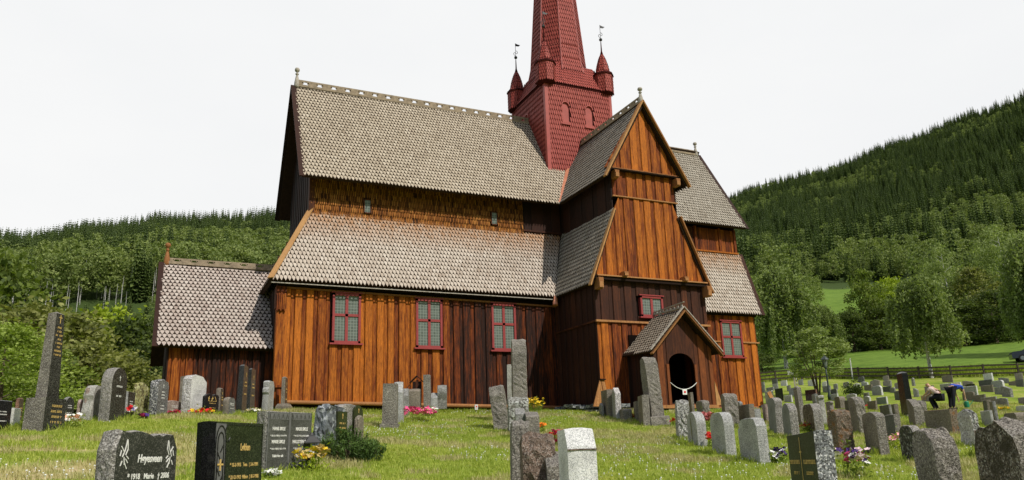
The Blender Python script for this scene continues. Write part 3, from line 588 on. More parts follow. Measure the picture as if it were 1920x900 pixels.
for x in(-.80,.52): mb.box((x-.06,PY-.05,-.5),(x+.06,PY-.013,1.05),0,.75)
pv=None
mb.build('door_frame',M['wood_dark'],CH)
mb=MB()
for s,x in((-1,-1.70),(1,1.64)):
    mb.beam((x,-8.98,1.38),(-.03,-8.98,3.10),.05,.17,0,.3 if s<0 else .15,(0,-1,0)); mb.beam((x+s*.03,-8.96,1.54),(-.03,-8.96,3.27),.12,.035,1,.5,(s*.7,0,.7))
mb.build('porch_verge',[M['wood_pale'],M['greywood']],CH)
mb=MB(); mb.beam((-.03,-8.95,3.24),(-.03,Y,3.27),.10,.06,0,.5); 
for i in range(8): mb.box((-.05,-8.9+i*.25,3.27),(-.01,-8.8+i*.25,3.36),0,.4)
mb.beam((-.03,-9.02,3.44),(-.03,Y,3.37),.05,.035,0,.4); mb.build('porch_ridge_crest',M['greywood'],CH)
mb=MB(); mb.prism([(1.38,PY-.02,-.5),(1.66,PY-.02,-.5),(1.38,PY-.02,.42)],(0,-1,0),.05,0,.7); mb.build('porch_corner_wedge',M['wood_pale'],CH)
# --- ridge crests and finials
def crest(name,p,q,h=.30,unit=.62,m=M['crest']):
    p,q=Vector(p),Vector(q); L_=(q-p).length; d=(q-p).normalized(); n=max(1,int(L_/unit)); u=L_/n
    x=d.cross(Vector((0,0,1))).normalized(); Mx=Matrix((d,x,d.cross(x)*-1)).transposed().to_4x4(); Mx.translation=p
    mb=MB(); mb.box((0,-.09,-.06),(L_,.09,.05),0,.6,Mx); mb.box((0,-.022,h*.72),(L_,.022,h),0,.4,Mx)
    for i in range(n+1):
        a=max(0,i*u-u*.33); b=min(L_,i*u+u*.33); mb.box((a,-.02,.05),(b,.02,h*.72),0,.4,Mx)
        if i<n:   # stepped edges of the cut-out
            mb.box((a if False else i*u+u*.27,-.02,h*.50),(i*u+u*.38,.02,h*.72),0,.4,Mx); mb.box((i*u+u*.62,-.02,h*.50),(i*u+u*.73,.02,h*.72),0,.4,Mx)
    mb.build(name,m,CH)
crest('ridge_crest',(-13.6,0,14.43),(-1.93,0,14.40)); crest('ridge_crest',(0,-7.2,12.75),(0,-1.95,12.75),.28)
crest('ridge_crest',(1.93,0,14.15),(8.6,0,14.13),.26); crest('ridge_crest',(-18.4,0,5.79),(-13.9,0,5.78),.2)
def finial(x,y,z,h,m,rot=0):
    mb=MB(); mb.lathe([(.10,-.1),(.12,0),(.11,h*.2),(.06,h*.52),(.035,h*.58),(.075,h*.62),(.08,h*.66),(.035,h*.7),(.04,h*.74),(.10,h*.8),(.115,h*.88),(.09,h*.96),(0.01,h)],(x,y,z),12); mb.build('finial',m,CH,True)
finial(-13.66,0,14.4,.92,M['greywood']); finial(0,-7.2,12.72,.72,M['greywood']); finial(8.72,0,14.1,.82,M['greywood']); finial(-18.45,0,5.76,.85,M['wood_log'])
# --- tower (tower > turret)
tw=1.922; ZT=15.97
mb=MB(); mb.box((-tw+.02,-tw+.02,10.2),(tw-.02,tw-.02,ZT),1,.3)
shingles(mb,[(-tw+.16,-tw,11.0),(tw-.1,-tw,11.0),(tw-.1,-tw,ZT-.02),(-tw+.16,-tw,ZT-.02)],(1,0,0),(0,-1,0),w=.125,expo=.26,lift=.032,point=.14,var=.2,holes=[(.78,1.24,2.72,3.9),(2.12,2.58,2.72,3.9)])
shingles(mb,[(-tw,-tw+.16,11.0),(-tw,tw,11.0),(-tw,tw,ZT-.02),(-tw,-tw+.16,ZT-.02)],(0,1,0),(-1,0,0),w=.125,expo=.26,lift=.032,point=.14,var=.2)
TW=mb.build('tower',[M['sh_red'],M['sh_gap_red']],CH)
mb=MB(); mb.box((-tw-.03,-tw-.035,10.9),(-tw+.16,-tw+.16,ZT),0,.5); mb.box((tw-.12,-tw-.03,12.5),(tw+.03,-tw+.14,ZT),0,.5); mb.box((-tw-.03,tw-.12,14),(-tw+.1,tw+.03,ZT),0,.5); mb.build('tower_corner_board',M['red'],TW)
def arch_panel(cx,front=True):
    mb=MB(); z0,z1=13.76,14.72; r=.19; pts=[(cx-r,z0),(cx+r,z0),(cx+r,z1)]+[(cx+r*math.cos(a),z1+r*math.sin(a)) for a in(R_(30),R_(60),R_(90),R_(120),R_(150))]+[(cx-r,z1)]
    if front: mb.prism([(x,-tw-.012,z) for x,z in pts],(0,-1,0),.05,0,.5); mb.box((cx-r-.06,-tw-.09,z0-.06),(cx+r+.06,-tw,z0))
    else: mb.prism([(-tw-.012,x,z) for x,z in pts],(-1,0,0),.05,0,.5); mb.box((-tw-.09,cx-r-.06,z0-.06),(-tw,cx+r+.06,z0))
    for i in range(7):
        a0=R_(180*i/7);a1=R_(180*(i+1)/7)
        p=(cx+(r+.03)*math.cos(a0),z1+(r+.03)*math.sin(a0)); q=(cx+(r+.03)*math.cos(a1),z1+(r+.03)*math.sin(a1))
        if front: mb.beam((p[0],-tw-.05,p[1]),(q[0],-tw-.05,q[1]),.05,.09,0,.5,(0,-1,0))
        else: mb.beam((-tw-.05,p[0],p[1]),(-tw-.05,q[0],q[1]),.05,.09,0,.5,(-1,0,0))
    mb.build('louvre_panel',M['red'],TW)
arch_panel(-.83); arch_panel(.53); arch_panel(.1,False)
# skirt roof
mb=MB(); e=2.0; ze=15.93; ri=1.30; zi=17.45
oct_=[(ri*math.cos(R_(22.5+45*i))/math.cos(R_(22.5)),ri*math.sin(R_(22.5+45*i))/math.cos(R_(22.5))) for i in range(8)]
def faceq(a,b,c,d,sdir,nh):
    P=[a,b,c,d]; mb.prism(P,(Vector(P[1])-Vector(P[0])).cross(Vector(P[2])-Vector(P[0])) if ((Vector(P[1])-Vector(P[0])).cross(Vector(P[2])-Vector(P[0]))).dot(Vector(nh))>0 else -(Vector(P[1])-Vector(P[0])).cross(Vector(P[2])-Vector(P[0])),.06,1,.3)
    shingles(mb,P,sdir,nh,w=.125,expo=.22,lift=.03,point=.11,var=.2)
faceq((-e,-e,ze),(e,-e,ze),(ri,-ri,zi),(-ri,-ri,zi),(1,0,0),(0,-1,1)); faceq((-e,e,ze),(-e,-e,ze),(-ri,-ri,zi),(-ri,ri,zi),(0,1,0),(-1,0,1))
faceq((e,-e,ze),(e,e,ze),(ri,ri,zi),(ri,-ri,zi),(0,1,0),(1,0,1)); faceq((e,e,ze),(-e,e,ze),(-ri,ri,zi),(ri,ri,zi),(1,0,0),(0,1,1))
mb.box((-e+.04,-e+.04,ze-.12),(e-.04,e-.04,ze-.02),1,.1)
mb.build('skirt_roof',[M['sh_red'],M['sh_gap_red']],TW)
# spire
mb=MB(); prof=[(1.52,17.0),(1.36,17.8),(1.30,18.6),(1.02,22.4),(.72,26.2),(.42,30.0),(.02,35.2)]
for i in range(8):
    a0,a1=R_(-112.5+45*i),R_(-67.5+45*i); am=(a0+a1)/2; c_=math.cos(R_(22.5))
    for (r0,z0),(r1,z1) in zip(prof,prof[1:]):
        q=[(r0/c_*math.cos(a0),r0/c_*math.sin(a0),z0),(r0/c_*math.cos(a1),r0/c_*math.sin(a1),z0),(r1/c_*math.cos(a1),r1/c_*math.sin(a1),z1),(r1/c_*math.cos(a0),r1/c_*math.sin(a0),z1)]
        mb.add(q,[(0,1,2,3)],1,.3)
        if z0<27 and i in(0,1,6,7,2,5): shingles(mb,q,(math.cos(am+PI/2),math.sin(am+PI/2),0),(math.cos(am),math.sin(am),.1),w=.125,expo=.26,lift=.03,point=.14,var=.2,over=0)
mb.build('spire',[M['sh_red'],M['sh_gap_red']],TW)
mb=MB()
for i in range(8):
    a=R_(-112.5+45*i); mb.tube([(r/math.cos(R_(22.5))*math.cos(a)*1.01,r/math.cos(R_(22.5))*math.sin(a)*1.01,z) for r,z in prof],.035,5)
mb.build('spire_edge_board',M['red'],TW)
def turret(x,y):
    mb=MB(); q=[(.30,-.22),(.46,-.10),(.46,.98)]; c_=math.cos(R_(22.5))
    mb.lathe([(r/c_,z) for r,z in q],(x,y,16.0),8,1,.3)
    cone=[(.53,.90),(.51,.97),(.35,1.12),(.30,1.45),(.20,1.85),(.09,2.15),(.035,2.4),(.02,2.95)]
    mb.lathe([(r/c_,z) for r,z in [(.45,.92)]+cone],(x,y,16.0),8,1,.5)
    for i in range(8):
        a0,a1=R_(22.5+45*i),R_(67.5+45*i); am=(a0+a1)/2; d=(math.cos(am+PI/2),math.sin(am+PI/2),0); nh=(math.cos(am),math.sin(am),.2)
        def pt(r,a,z): return (x+r/c_*math.cos(a),y+r/c_*math.sin(a),16+z)
        shingles(mb,[pt(.465,a0,-.09),pt(.465,a1,-.09),pt(.465,a1,.9),pt(.465,a0,.9)],d,nh,w=.12,expo=.17,lift=.025,point=.07,var=.25)
        for (r0,z0),(r1,z1) in zip(cone[1:5],cone[2:6]): shingles(mb,[pt(r0,a0,z0),pt(r0,a1,z0),pt(r1,a1,z1),pt(r1,a0,z1)],d,nh,w=.12,expo=.16,lift=.022,point=.06,var=.25,over=.0)
    o=mb.build('turret',[M['sh_red'],M['sh_gap_red']],TW)
    return o
def turret_top(x,y):
    mb=MB(); mb.tube([(x,y,18.8),(x,y,19.95)],.013,6); mb.lathe([(.01,-.09),(.07,-.06),(.09,0),(.07,.06),(.01,.09)],(x,y,19.08),12)
    # curled iron scrolls and flag
    for s in(-1,1):
        mb.tube([(x+s*(.02+.10*math.sin(t)),y,19.35+.10*math.cos(t)*s*.9+.06*s) for t in[k*.5 for k in range(8)]],.014,5)
    mb.prism([(x+.0,y-.01,19.78),(x+.20,y-.01,19.80),(x+.30,y-.01,19.90),(x+.16,y-.01,19.90),(x+.0,y-.01,19.94)],(0,-1,0),.02,0,.5)
    mb.build('weather_vane',M['iron'],TW)
for x,y in((-1.76,-1.76),(1.70,-1.70),(-1.70,1.70),(1.70,1.70)): turret(x,y); turret_top(x,y)
# foundation flagstones under transept and porch
mb=MB(); random.seed(3)
for i in range(90):
    t=random.random()
    if t<.35: x,y=random.uniform(-3.2,-2.6),random.uniform(-7.2,-3.6)
    elif t<.7: x,y=random.uniform(-3.0,2.9),random.uniform(-7.3,-6.9)
    else: x,y=random.uniform(3,8.9),random.uniform(-3.7,-3.4)
    z=gz(x,y)+random.uniform(-.05,.22); a,b_,c=random.uniform(.15,.4),random.uniform(.12,.25),random.uniform(.03,.07)
    mb.box((-a,-b_,-c),(a,b_,c),0,random.random(),Matrix.Translation((x,y,z))@Matrix.Rotation(random.uniform(-.4,.4),4,'Z')@Matrix.Rotation(random.uniform(-.15,.15),4,'X'))
mb.build('foundation_stones',M['flag'],CH)
# ---------------------------------------------------------------- gravestones
random.seed(11)
M['granite']=granite('grey_granite',(.25,.225,.19),(.13,.115,.10),(.42,.39,.34),80,.8,.8,bscale=32)
M['granite_s']=granite('sawn_granite',(.22,.205,.18),(.10,.09,.08),(.38,.36,.33),90,.7,.15)
M['rough']=granite('rough_cut_granite',(.28,.26,.235),(.13,.12,.11),(.50,.47,.44),95,.9,.8)
M['roughcoarse']=granite('coarse_granite',(.27,.24,.205),(.11,.095,.08),(.47,.43,.38),110,.9,.8,bscale=28)
M['coarsedark']=granite('coarse_mossy_granite',(.19,.155,.12),(.06,.05,.04),(.42,.39,.34),80,.95,1.0,patch=(.06,.05,.03),bscale=20)
M['redgranite']=granite('reddish_granite',(.22,.155,.115),(.08,.055,.04),(.36,.30,.25),90,.9,.9,patch=(.15,.105,.075))
M['rustgranite']=granite('rust_stained_granite',(.20,.145,.10),(.09,.07,.05),(.30,.26,.20),80,.9,1.0,patch=(.22,.10,.03))
M['grey']=granite('grey_stone',(.29,.28,.26),(.12,.12,.115),(.4,.4,.38),70,.85,.4,patch=(.17,.165,.15))
M['lightgrey']=granite('light_grey_stone',(.36,.36,.35),(.20,.20,.19),(.55,.54,.52),95,.7,.2)
M['pale']=granite('pale_stone',(.42,.40,.36),(.25,.24,.21),(.58,.56,.52),60,.8,.35,patch=(.30,.29,.26))
M['white']=granite('white_stone',(.62,.61,.59),(.45,.44,.43),(.78,.77,.75),80,.7,.1)
M['whiterough']=granite('rough_white_stone',(.58,.55,.53),(.38,.35,.34),(.76,.74,.72),40,.9,1.0)
M['whitegran']=granite('white_granite',(.74,.73,.71),(.42,.42,.42),(.84,.83,.82),150,.8,.25)
M['whitelichen']=granite('mottled_lichen_stone',(.46,.45,.42),(.16,.15,.14),(.66,.65,.62),45,.95,.9,patch=(.24,.23,.205),bscale=24)
M['lichengrey']=granite('lichened_grey_stone',(.34,.34,.31),(.12,.115,.10),(.55,.56,.52),24,.95,.9,patch=(.18,.165,.14))
M['lichen']=granite('yellow_lichen_stone',(.42,.40,.16),(.16,.14,.06),(.50,.50,.26),16,.95,1.0,patch=(.24,.20,.10))
M['pink']=granite('pinkish_stone',(.33,.245,.215),(.20,.14,.12),(.44,.36,.32),60,.8,.35)
M['pinkgrey']=granite('pinkish_grey_stone',(.30,.265,.24),(.19,.16,.145),(.42,.38,.35),60,.8,.35)
M['brown']=granite('brown_stone',(.215,.18,.14),(.13,.11,.085),(.32,.28,.235),90,.8,.5)
M['redbrown']=granite('red_brown_stone',(.22,.11,.075),(.12,.06,.04),(.30,.18,.13),60,.6,.3)
M['brownarch']=granite('streaked_brown_stone',(.14,.11,.075),(.05,.04,.03),(.22,.19,.14),30,.7,.2)
M['speck']=granite('speckled_dark_granite',(.15,.15,.155),(.03,.03,.032),(.62,.60,.58),55,.7,.5)
M['speckw']=granite('white_speckled_granite',(.28,.29,.29),(.10,.10,.10),(.75,.74,.72),60,.8,.8)
M['slate']=granite('blue_grey_slate',(.15,.165,.18),(.06,.065,.07),(.34,.36,.37),14,.85,1.0,bscale=6)
M['slatep']=granite('smooth_blue_grey_stone',(.20,.205,.215),(.15,.15,.155),(.25,.255,.26),90,.6,.1)
M['darkg']=granite('dark_grey_stone',(.10,.10,.095),(.06,.06,.055),(.16,.16,.15),70,.6,.2)
M['mossy']=granite('mossy_dark_stone',(.09,.08,.06),(.03,.03,.025),(.3,.3,.26),30,.95,.8,patch=(.05,.055,.03))
M['green']=granite('green_grey_stone',(.20,.24,.21),(.16,.19,.17),(.25,.29,.26),90,.5,.1)
def pol(name,c,spk,sc=150,r=.22): return granite(name,c,tuple(x*.6 for x in c),spk,sc,r,0)
M['black']=pol('polished_black_granite',(.010,.010,.011),(.05,.05,.05)); M['blackp']=pol('polished_black_stone',(.009,.009,.010),(.03,.03,.03),200,.12)
M['dark']=pol('polished_dark_granite',(.028,.028,.026),(.09,.09,.085)); M['darkred']=pol('polished_red_granite',(.05,.015,.014),(.1,.04,.04))
M['bigdark']=pol('dark_specked_granite',(.040,.041,.036),(.13,.125,.11),110,.3); M['biggreen']=pol('dark_green_granite',(.020,.027,.014),(.05,.06,.03),120,.18)
M['green_g']=pol('green_black_granite',(.014,.022,.013),(.05,.06,.045),110,.5); M['greypanel']=pol('smooth_dark_grey_granite',(.085,.085,.078),(.14,.14,.13),130,.4)
M['darkpol']=pol('polished_grey_black_granite',(.034,.035,.030),(.12,.12,.10),90,.25); M['greypol']=pol('grey_honed_granite',(.13,.13,.13),(.3,.3,.29),60,.5)
M['brownpol']=pol('brown_honed_granite',(.09,.065,.045),(.16,.13,.10),80,.4); M['platedark']=pol('dark_green_plate',(.040,.048,.018),(.06,.07,.03),120,.2)
M['gold']=plain('gold_lettering',(.62,.42,.14),.4,.5,.1); M['letter']=plain('white_lettering',(.75,.74,.70),.6,.3,.08)
M['carve']=plain('carved_grey',(.13,.13,.125),.8,.2,.2,20)
STONES=[
(-21.29, -15.19, -1.35, 0.48, 0.08, 0.59, 63.0, 'flat', 'black', 'black_w', 'glossy black gravestone with white lettering, cut by the left edge', {}),
(-21.27, -13.68, -1.22, 0.35, 0.08, 0.41, 65.9, 'flat', 'white', 'white', 'small white memorial slab in front of a reddish brown stone near the left edge', {}),
(-21.34, -12.58, -1.13, 0.35, 0.08, 0.61, 80.7, 'pillar', 'redbrown', 'brownpol', 'short reddish brown pillar stone directly left of the tall obelisk', {}),
(-20.55, -15.23, -1.34, 0.7, 0.37, 0.61, 63.0, 'flat', 'granite', 'darkpol_g', '', {'skip': 'plinth'}),
(-20.52, -10.86, -0.95, 0.37, 0.1, 0.59, 63.0, 'round', 'grey', 'darkpol_w', 'small round-topped dark stone with white lettering, right of the tall obelisk', {}),
(-20.19, -11.51, -0.99, 0.35, 0.08, 0.53, 80.8, 'round', 'pink', 'pink', 'low pinkish stone, left half of the pair right of the obelisk', {}),
(-20.03, -11.75, -1.0, 0.35, 0.08, 0.77, 75.5, 'flat', 'pink', 'pink', 'taller pinkish stone behind the sculpted pale gravestone', {}),
(-19.93, -11.77, -1.0, 0.5, 0.24, 0.85, 63.0, 'wavy', 'pale', 'pale', 'pale sculpted gravestone with flowing curved side and ledge', {}),
(-19.49, -12.08, -1.01, 0.69, 0.26, 1.25, 63.0, 'round', 'rough', 'darkpol_w', 'tall arched black-fronted gravestone with rough grey side, red and white flowers before it', {'rows': (2, 0.42, 0.07)}),
(-19.16, -11.3, -0.94, 0.36, 0.13, 0.67, 63.0, 'flat', 'lightgrey', 'darkpol_w', 'grey-sided stone with dark face half hidden behind the yellow lichen stone', {}),
(-18.91, -9.53, -0.79, 0.72, 0.09, 0.91, 63.0, 'rough', 'lichen', 'lichen', 'yellow-green lichen covered rough natural stone', {}),
(-18.46, -9.57, -0.79, 0.62, 0.22, 1.03, 63.0, 'roughtop', 'speck', 'greypol_w', 'speckled dark grey gravestone with uneven top beside the yellow lichen stone', {'rows': (5, 0.3, 0.08)}),
(-18.04, -8.26, -0.69, 0.85, 0.08, 0.42, 62.3, 'arch', 'pink', 'pink_w', 'low pinkish slab with white lettering left of the white stone', {}),
(-17.63, -4.06, -0.49, 0.35, 0.16, 1.33, 71.2, 'flat', 'brown', 'brown', 'narrow brown stone standing directly behind the white gravestone', {}),
(-17.49, -8.02, -0.67, 0.85, 0.28, 1.16, 56.4, 'shoulderslant', 'whiterough', 'white', 'bright white gravestone with rough side and sloping shoulders', {'rows': (4, 0.35, 0.1)}),
(-17.02, -8.32, -0.68, 0.85, 0.08, 0.6, 55.8, 'heart', 'black', 'black_g', 'black gravestone with gold ornament and white lettering right of the white stone', {'rows': (4, 0.45, 0.1)}),
(-16.75, -7.9, -0.65, 0.35, 0.15, 0.78, 69.5, 'pillar', 'brown', 'brownpol', 'narrow brown pillar with gold lettering touching the black ornamented stone', {}),
(-16.52, -8.41, -0.69, 0.52, 0.17, 0.5, 63.0, 'round', 'brown', 'greypol_w', 'small round-topped brown stone with white lettering left of two black pillars', {}),
(-16.08, -7.4, -0.61, 0.41, 0.19, 1.51, 63.0, 'pillar', 'dark', 'brownpol', 'taller of the two slender black pillars before the dark annex wall', {'plinth': 1}),
(-15.68, -6.3, -0.52, 0.44, 0.13, 1.43, 63.0, 'pillar', 'dark', 'brownpol', 'shorter of the two slender black pillars before the dark annex wall', {}),
(-15.08, -5.84, -0.48, 0.56, 0.2, 1.03, 63.0, 'keystone', 'lightgrey', 'lightgrey', 'light grey upright stone with a ledge beside the church corner', {}),
(-14.32, -4.38, -0.37, 0.35, 0.15, 1.21, 65.6, 'pillar', 'brown', 'brownpol', 'thin brown obelisk on a wide foot beside the church corner', {'plinth': 2}),
(-18.78, -25.46, -2.57, 0.85, 0.18, 0.8, 54.3, 'wavytop', 'rough', 'bigdark', 'large dark granite gravestone with wavy top and carved white bird ornaments in the foreground', {'T': 'H'}),
(-17.95, -24.69, -2.49, 0.85, 0.21, 0.82, 51.4, 'slanttop', 'blackp', 'biggreen', 'glossy black gravestone with carved gothic border and gold lettering in the foreground', {'T': 'L'}),
(-17.0, -21.87, -2.19, 0.85, 0.21, 0.78, 36.5, 'flat', 'rough', 'greypanel', 'wide double grey gravestone with two lettered panels under carved friezes', {'T': 'S'}),
(-15.83, -19.34, -1.93, 0.75, 0.21, 0.78, 47.4, 'leanrock', 'slate', 'slate', 'rough blue-grey rock stone with dark green plaque, behind the grave lantern', {'T': 'P'}),
(-15.22, -17.92, -1.79, 0.85, 0.24, 0.75, 49.7, 'arch', 'rough', 'archplate', 'rough granite stone with arched dark green plate, behind the mountain pine bush', {'T': 'A'}),
(-14.97, -17.91, -1.8, 0.45, 0.08, 0.56, 63.0, 'roughtop', 'brown', 'brown', 'small dark brown stone with a hooked top at the right of the pine bush', {}),
(-12.55, -11.67, -1.26, 0.66, 0.41, 1.2, 69.9, 'pillar0', 'granite', 'granite', 'thick grey granite pillar stone on a low foot on the lawn before the church', {'plinth': 3}),
(-11.75, -9.89, -1.05, 0.41, 0.26, 1.24, 69.3, 'slope', 'lightgrey', 'lightgrey', 'light grey stone right behind the thick granite pillar, pink flowers beside it', {}),
(-10.9, -7.74, -0.77, 0.4, 0.25, 0.94, 68.8, 'slope', 'grey', 'grey', 'weathered grey stone with slanting top, third in the line before the nave', {}),
(-9.78, -5.28, -0.52, 0.73, 0.46, 0.88, 68.2, 'arch', 'brown', 'grey', 'brown weathered stone with curved top beneath the small roofed wooden marker', {}),
(-9.37, -5.57, -0.55, 0.41, 0.26, 1.4, 67.2, 'pillar0', 'granite', 'granite', 'slim grey granite pillar between the wooden marker and the bulb-shaped stone', {}),
(-9.14, -5.66, -0.56, 0.38, 0.24, 0.76, 66.7, 'slope', 'lightgrey', 'lightgrey', 'small pale bent stone between the slim pillar and the bulb-shaped stone', {}),
(-8.85, -5.69, -0.56, 0.53, 0.33, 1.03, 66.2, 'bulb', 'grey', 'grey', 'bulb-shaped lichened stone standing on a heap of rough stone', {}),
(-9.35, -12.15, -1.37, 0.67, 0.42, 1.24, 61.9, 'rough', 'granite', 'granite', 'leaning rough brown granite post at the left end of the central stone row', {'tilt': -6}),
(-6.57, -6.74, -0.66, 0.3, 0.19, 1.8, 61.3, 'pillar0', 'pale', 'pale', 'thin pale pillar just left of the tallest rough pillar', {}),
(-7.9, -10.33, -1.13, 0.72, 0.45, 2.68, -111.4, 'rough', 'granite', 'granite', 'tallest rough granite pillar in the central row, in front of the third window', {}),
(-9.6, -13.8, -1.56, 0.75, 0.53, 0.98, -111.3, 'roughtop', 'lichengrey', 'lichengrey', 'blotchy light grey rough stone in the central row below the tallest pillar', {}),
(-10.22, -15.21, -1.7, 0.4, 0.25, 0.74, -111.4, 'slantf', 'grey', 'grey', 'small grey stone with a sloped top, between two light stones of the central row', {}),
(-10.13, -15.71, -1.75, 0.51, 0.32, 0.68, -112.3, 'slantf', 'granite', 'granite', 'grey granite stone with pale sloping top, next to the orange flower', {}),
(-14.51, -24.2, -2.56, 0.34, 0.22, 0.9, -111.3, 'rough', 'granite', 'granite', 'long narrow brown granite stone of the central row, behind the rounded brown boulder stone', {}),
(-14.81, -25.29, -2.68, 0.54, 0.34, 0.82, -112.6, 'roundrough', 'redgranite', 'redgranite', 'rounded rough brown granite stone in the foreground of the central row', {}),
(-14.78, -25.65, -2.73, 0.29, 0.18, 0.67, -113.8, 'slantf', 'granite', 'granite', 'low brown-grey stone with sloped top, half hidden by the bright white stone', {}),
(-15.02, -26.56, -2.83, 0.48, 0.27, 0.98, -107.4, 'bevel', 'whitegran', 'whitegran', 'bright white granite stone with sloping top and thin groove in the foreground', {}),
(-4.3, -9.43, -0.94, 0.44, 0.09, 0.48, -109.3, 'point', 'grey', 'grey', 'small pointed grey stone beside the wooden corner cover', {}),
(-4.09, -9.54, -0.95, 0.85, 0.27, 0.93, -107.3, 'flat', 'brown', 'brown', 'dark grey-brown slab before the bright transept corner', {}),
(-4.2, -10.24, -1.05, 0.58, 0.19, 1.05, -110.4, 'point', 'whiterough', 'pale', 'tall whitish pointed stone left of the porch', {}),
(-4.19, -10.73, -1.12, 0.76, 0.3, 0.39, -111.0, 'roughtop', 'granite', 'granite', 'low rough stone left of the porch with red flowers at its right', {}),
(-4.05, -11.23, -1.18, 0.37, 0.12, 0.65, -111.8, 'flat', 'brown', 'brown', 'narrow brown stone, left one of the two beside the big leaning pillar', {}),
(-4.45, -12.22, -1.32, 0.7, 0.22, 0.9, -112.3, 'flat', 'granite', 'brown', 'brown granite slab directly left of the big leaning pillar', {}),
(-4.04, -12.25, -1.31, 0.62, 0.41, 2.13, -105.5, 'rough', 'granite', 'granite', 'very tall leaning rough granite pillar on a rough block, left of the porch door', {'plinth': 4, 'tilt': -3}),
(-6.55, -16.96, -1.88, 0.35, 0.29, 0.98, -115.4, 'rough', 'whitelichen', 'whitelichen', 'white and black mottled rough stone below the porch door', {}),
(-1.27, -10.55, -0.94, 0.48, 0.1, 0.76, -115.7, 'pillar0', 'brown', 'brown', 'thin brown post stone standing in front of the porch doorway', {}),
(-1.89, -11.94, -1.16, 0.85, 0.23, 0.62, -113.3, 'roughtop', 'granite', 'granite', 'small brown rough stone right of the doorway, with chipped top', {}),
(-7.31, -18.48, -2.03, 0.85, 0.21, 0.76, -112.6, 'splitoval', 'lightgrey', 'lightgrey', 'smooth grey rounded stone with an upright slot cut through it', {}),
(-8.11, -20.32, -2.21, 0.85, 0.2, 0.82, -110.2, 'round', 'lightgrey', 'lightgrey', 'light grey arched slab with rough lit edge, between the slotted stone and the stepped stone', {}),
(-2.68, -14.19, -1.5, 0.56, 0.39, 0.99, -117.0, 'rough', 'granite', 'brown', 'stout brown granite stone before the chancel wall', {}),
(-0.73, -12.39, -1.17, 0.43, 0.11, 0.56, -117.0, 'roughtop', 'grey', 'grey', 'small grey rough stone peeping out right of the stout brown one', {}),
(-2.25, -14.41, -1.51, 0.85, 0.16, 0.65, -107.6, 'flat', 'brown', 'brown', 'brown-grey slab behind the stepped light grey stone', {}),
(-1.39, -13.91, -1.41, 0.35, 0.18, 0.45, -119.4, 'flat', 'lightgrey', 'lightgrey', 'small light grey stone behind the stepped light grey stone', {}),
(-8.72, -21.89, -2.35, 0.85, 0.19, 0.77, -108.0, 'stepped', 'lightgrey', 'lightgrey', 'large light grey gravestone with stepped shoulder and violet flowers at its foot', {}),
(-1.16, -14.06, -1.42, 0.35, 0.1, 0.59, -117.0, 'flat', 'pink', 'pink', 'narrow pinkish stone at the right corner of the chancel', {}),
(-3.22, -16.65, -1.79, 0.71, 0.2, 0.97, -117.0, 'arch', 'rough', 'slatep', 'blue-grey slab with rough lit side right of the chancel corner', {}),
(-3.81, -17.79, -1.92, 0.65, 0.2, 0.88, -117.0, 'round', 'rough', 'slatep', 'blue-grey round-shouldered slab left of the tall pale square pillar', {}),
(-1.33, -15.69, -1.63, 0.39, 0.15, 1.2, -117.0, 'pillar', 'granite', 'brown', 'tall pale brown square pillar left of the arched brown stone', {}),
(-2.16, -16.95, -1.79, 0.85, 0.24, 0.78, -116.3, 'round', 'rough', 'brownarch', 'arched brown gravestone with rough side behind the green-black slab', {}),
(-11.98, -26.45, -2.81, 0.85, 0.2, 0.88, -114.5, 'flatslant', 'speckw', 'green_g', 'green-black polished gravestone with a thin gold cross line in the foreground', {'T': 'G'}),
(-0.07, -15.09, -1.5, 0.35, 0.09, 0.91, -120.8, 'flat', 'grey', 'grey', 'narrow grey stone directly left of the capped pale pillar', {}),
(-0.41, -15.63, -1.58, 0.35, 0.16, 0.9, -125.3, 'capped', 'pale', 'pale', 'pale pillar with a moulded cap', {}),
(0.28, -15.29, -1.51, 0.43, 0.1, 0.68, -117.0, 'capped', 'pinkgrey', 'pinkgrey', 'short pinkish stone with a ledge right of the capped pale pillar', {}),
(-5.77, -21.16, -2.25, 0.54, 0.3, 0.89, -117.0, 'roughtop', 'rustgranite', 'rustgranite', 'rough rust-stained brown stone right of the green-black slab', {}),
(10.02, -6.76, -0.6, 0.71, 0.26, 0.57, -117.0, 'round', 'brown', 'brown', 'low rounded brown stone above the rust-stained one', {}),
(4.16, -12.56, -1.11, 0.78, 0.08, 0.52, -117.0, 'flat', 'darkg', 'darkg', 'dark grey stone partly hidden left of the tall rough column stone', {}),
(-0.85, -17.05, -1.75, 0.35, 0.08, 0.5, -126.7, 'flat', 'pinkgrey', 'pinkgrey', 'little pinkish stone squeezed behind the rust-stained one', {}),
(-1.59, -17.97, -1.86, 0.58, 0.23, 0.96, -117.0, 'rough', 'granite', 'brown', 'tall rough brown stone with pink flowers at its left foot', {}),
(-5.59, -21.87, -2.29, 0.68, 0.18, 0.8, -117.0, 'arch', 'granite', 'brown', 'smooth brown gravestone with low arched top and pale rose bush at its right', {}),
(-3.18, -20.31, -2.11, 0.5, 0.14, 0.63, -117.0, 'flat', 'granite', 'darkg', 'dark-faced slab with brown side, next to the pale rose bush', {}),
(2.65, -15.32, -1.44, 0.71, 0.08, 0.49, -117.0, 'flat', 'grey', 'darkg', 'grey slab with dark face above the smooth brown gravestone', {}),
(3.68, -14.82, -1.37, 0.35, 0.13, 0.48, -127.1, 'flat', 'brown', 'darkg', 'narrow stone with dark face and brown side left of the black tall pillar', {}),
(5.01, -14.22, -1.3, 0.51, 0.23, 1.54, -117.0, 'pillar', 'blackp', 'dark', 'tall glossy black square pillar with pale top in the right graveyard', {'plinth': 1}),
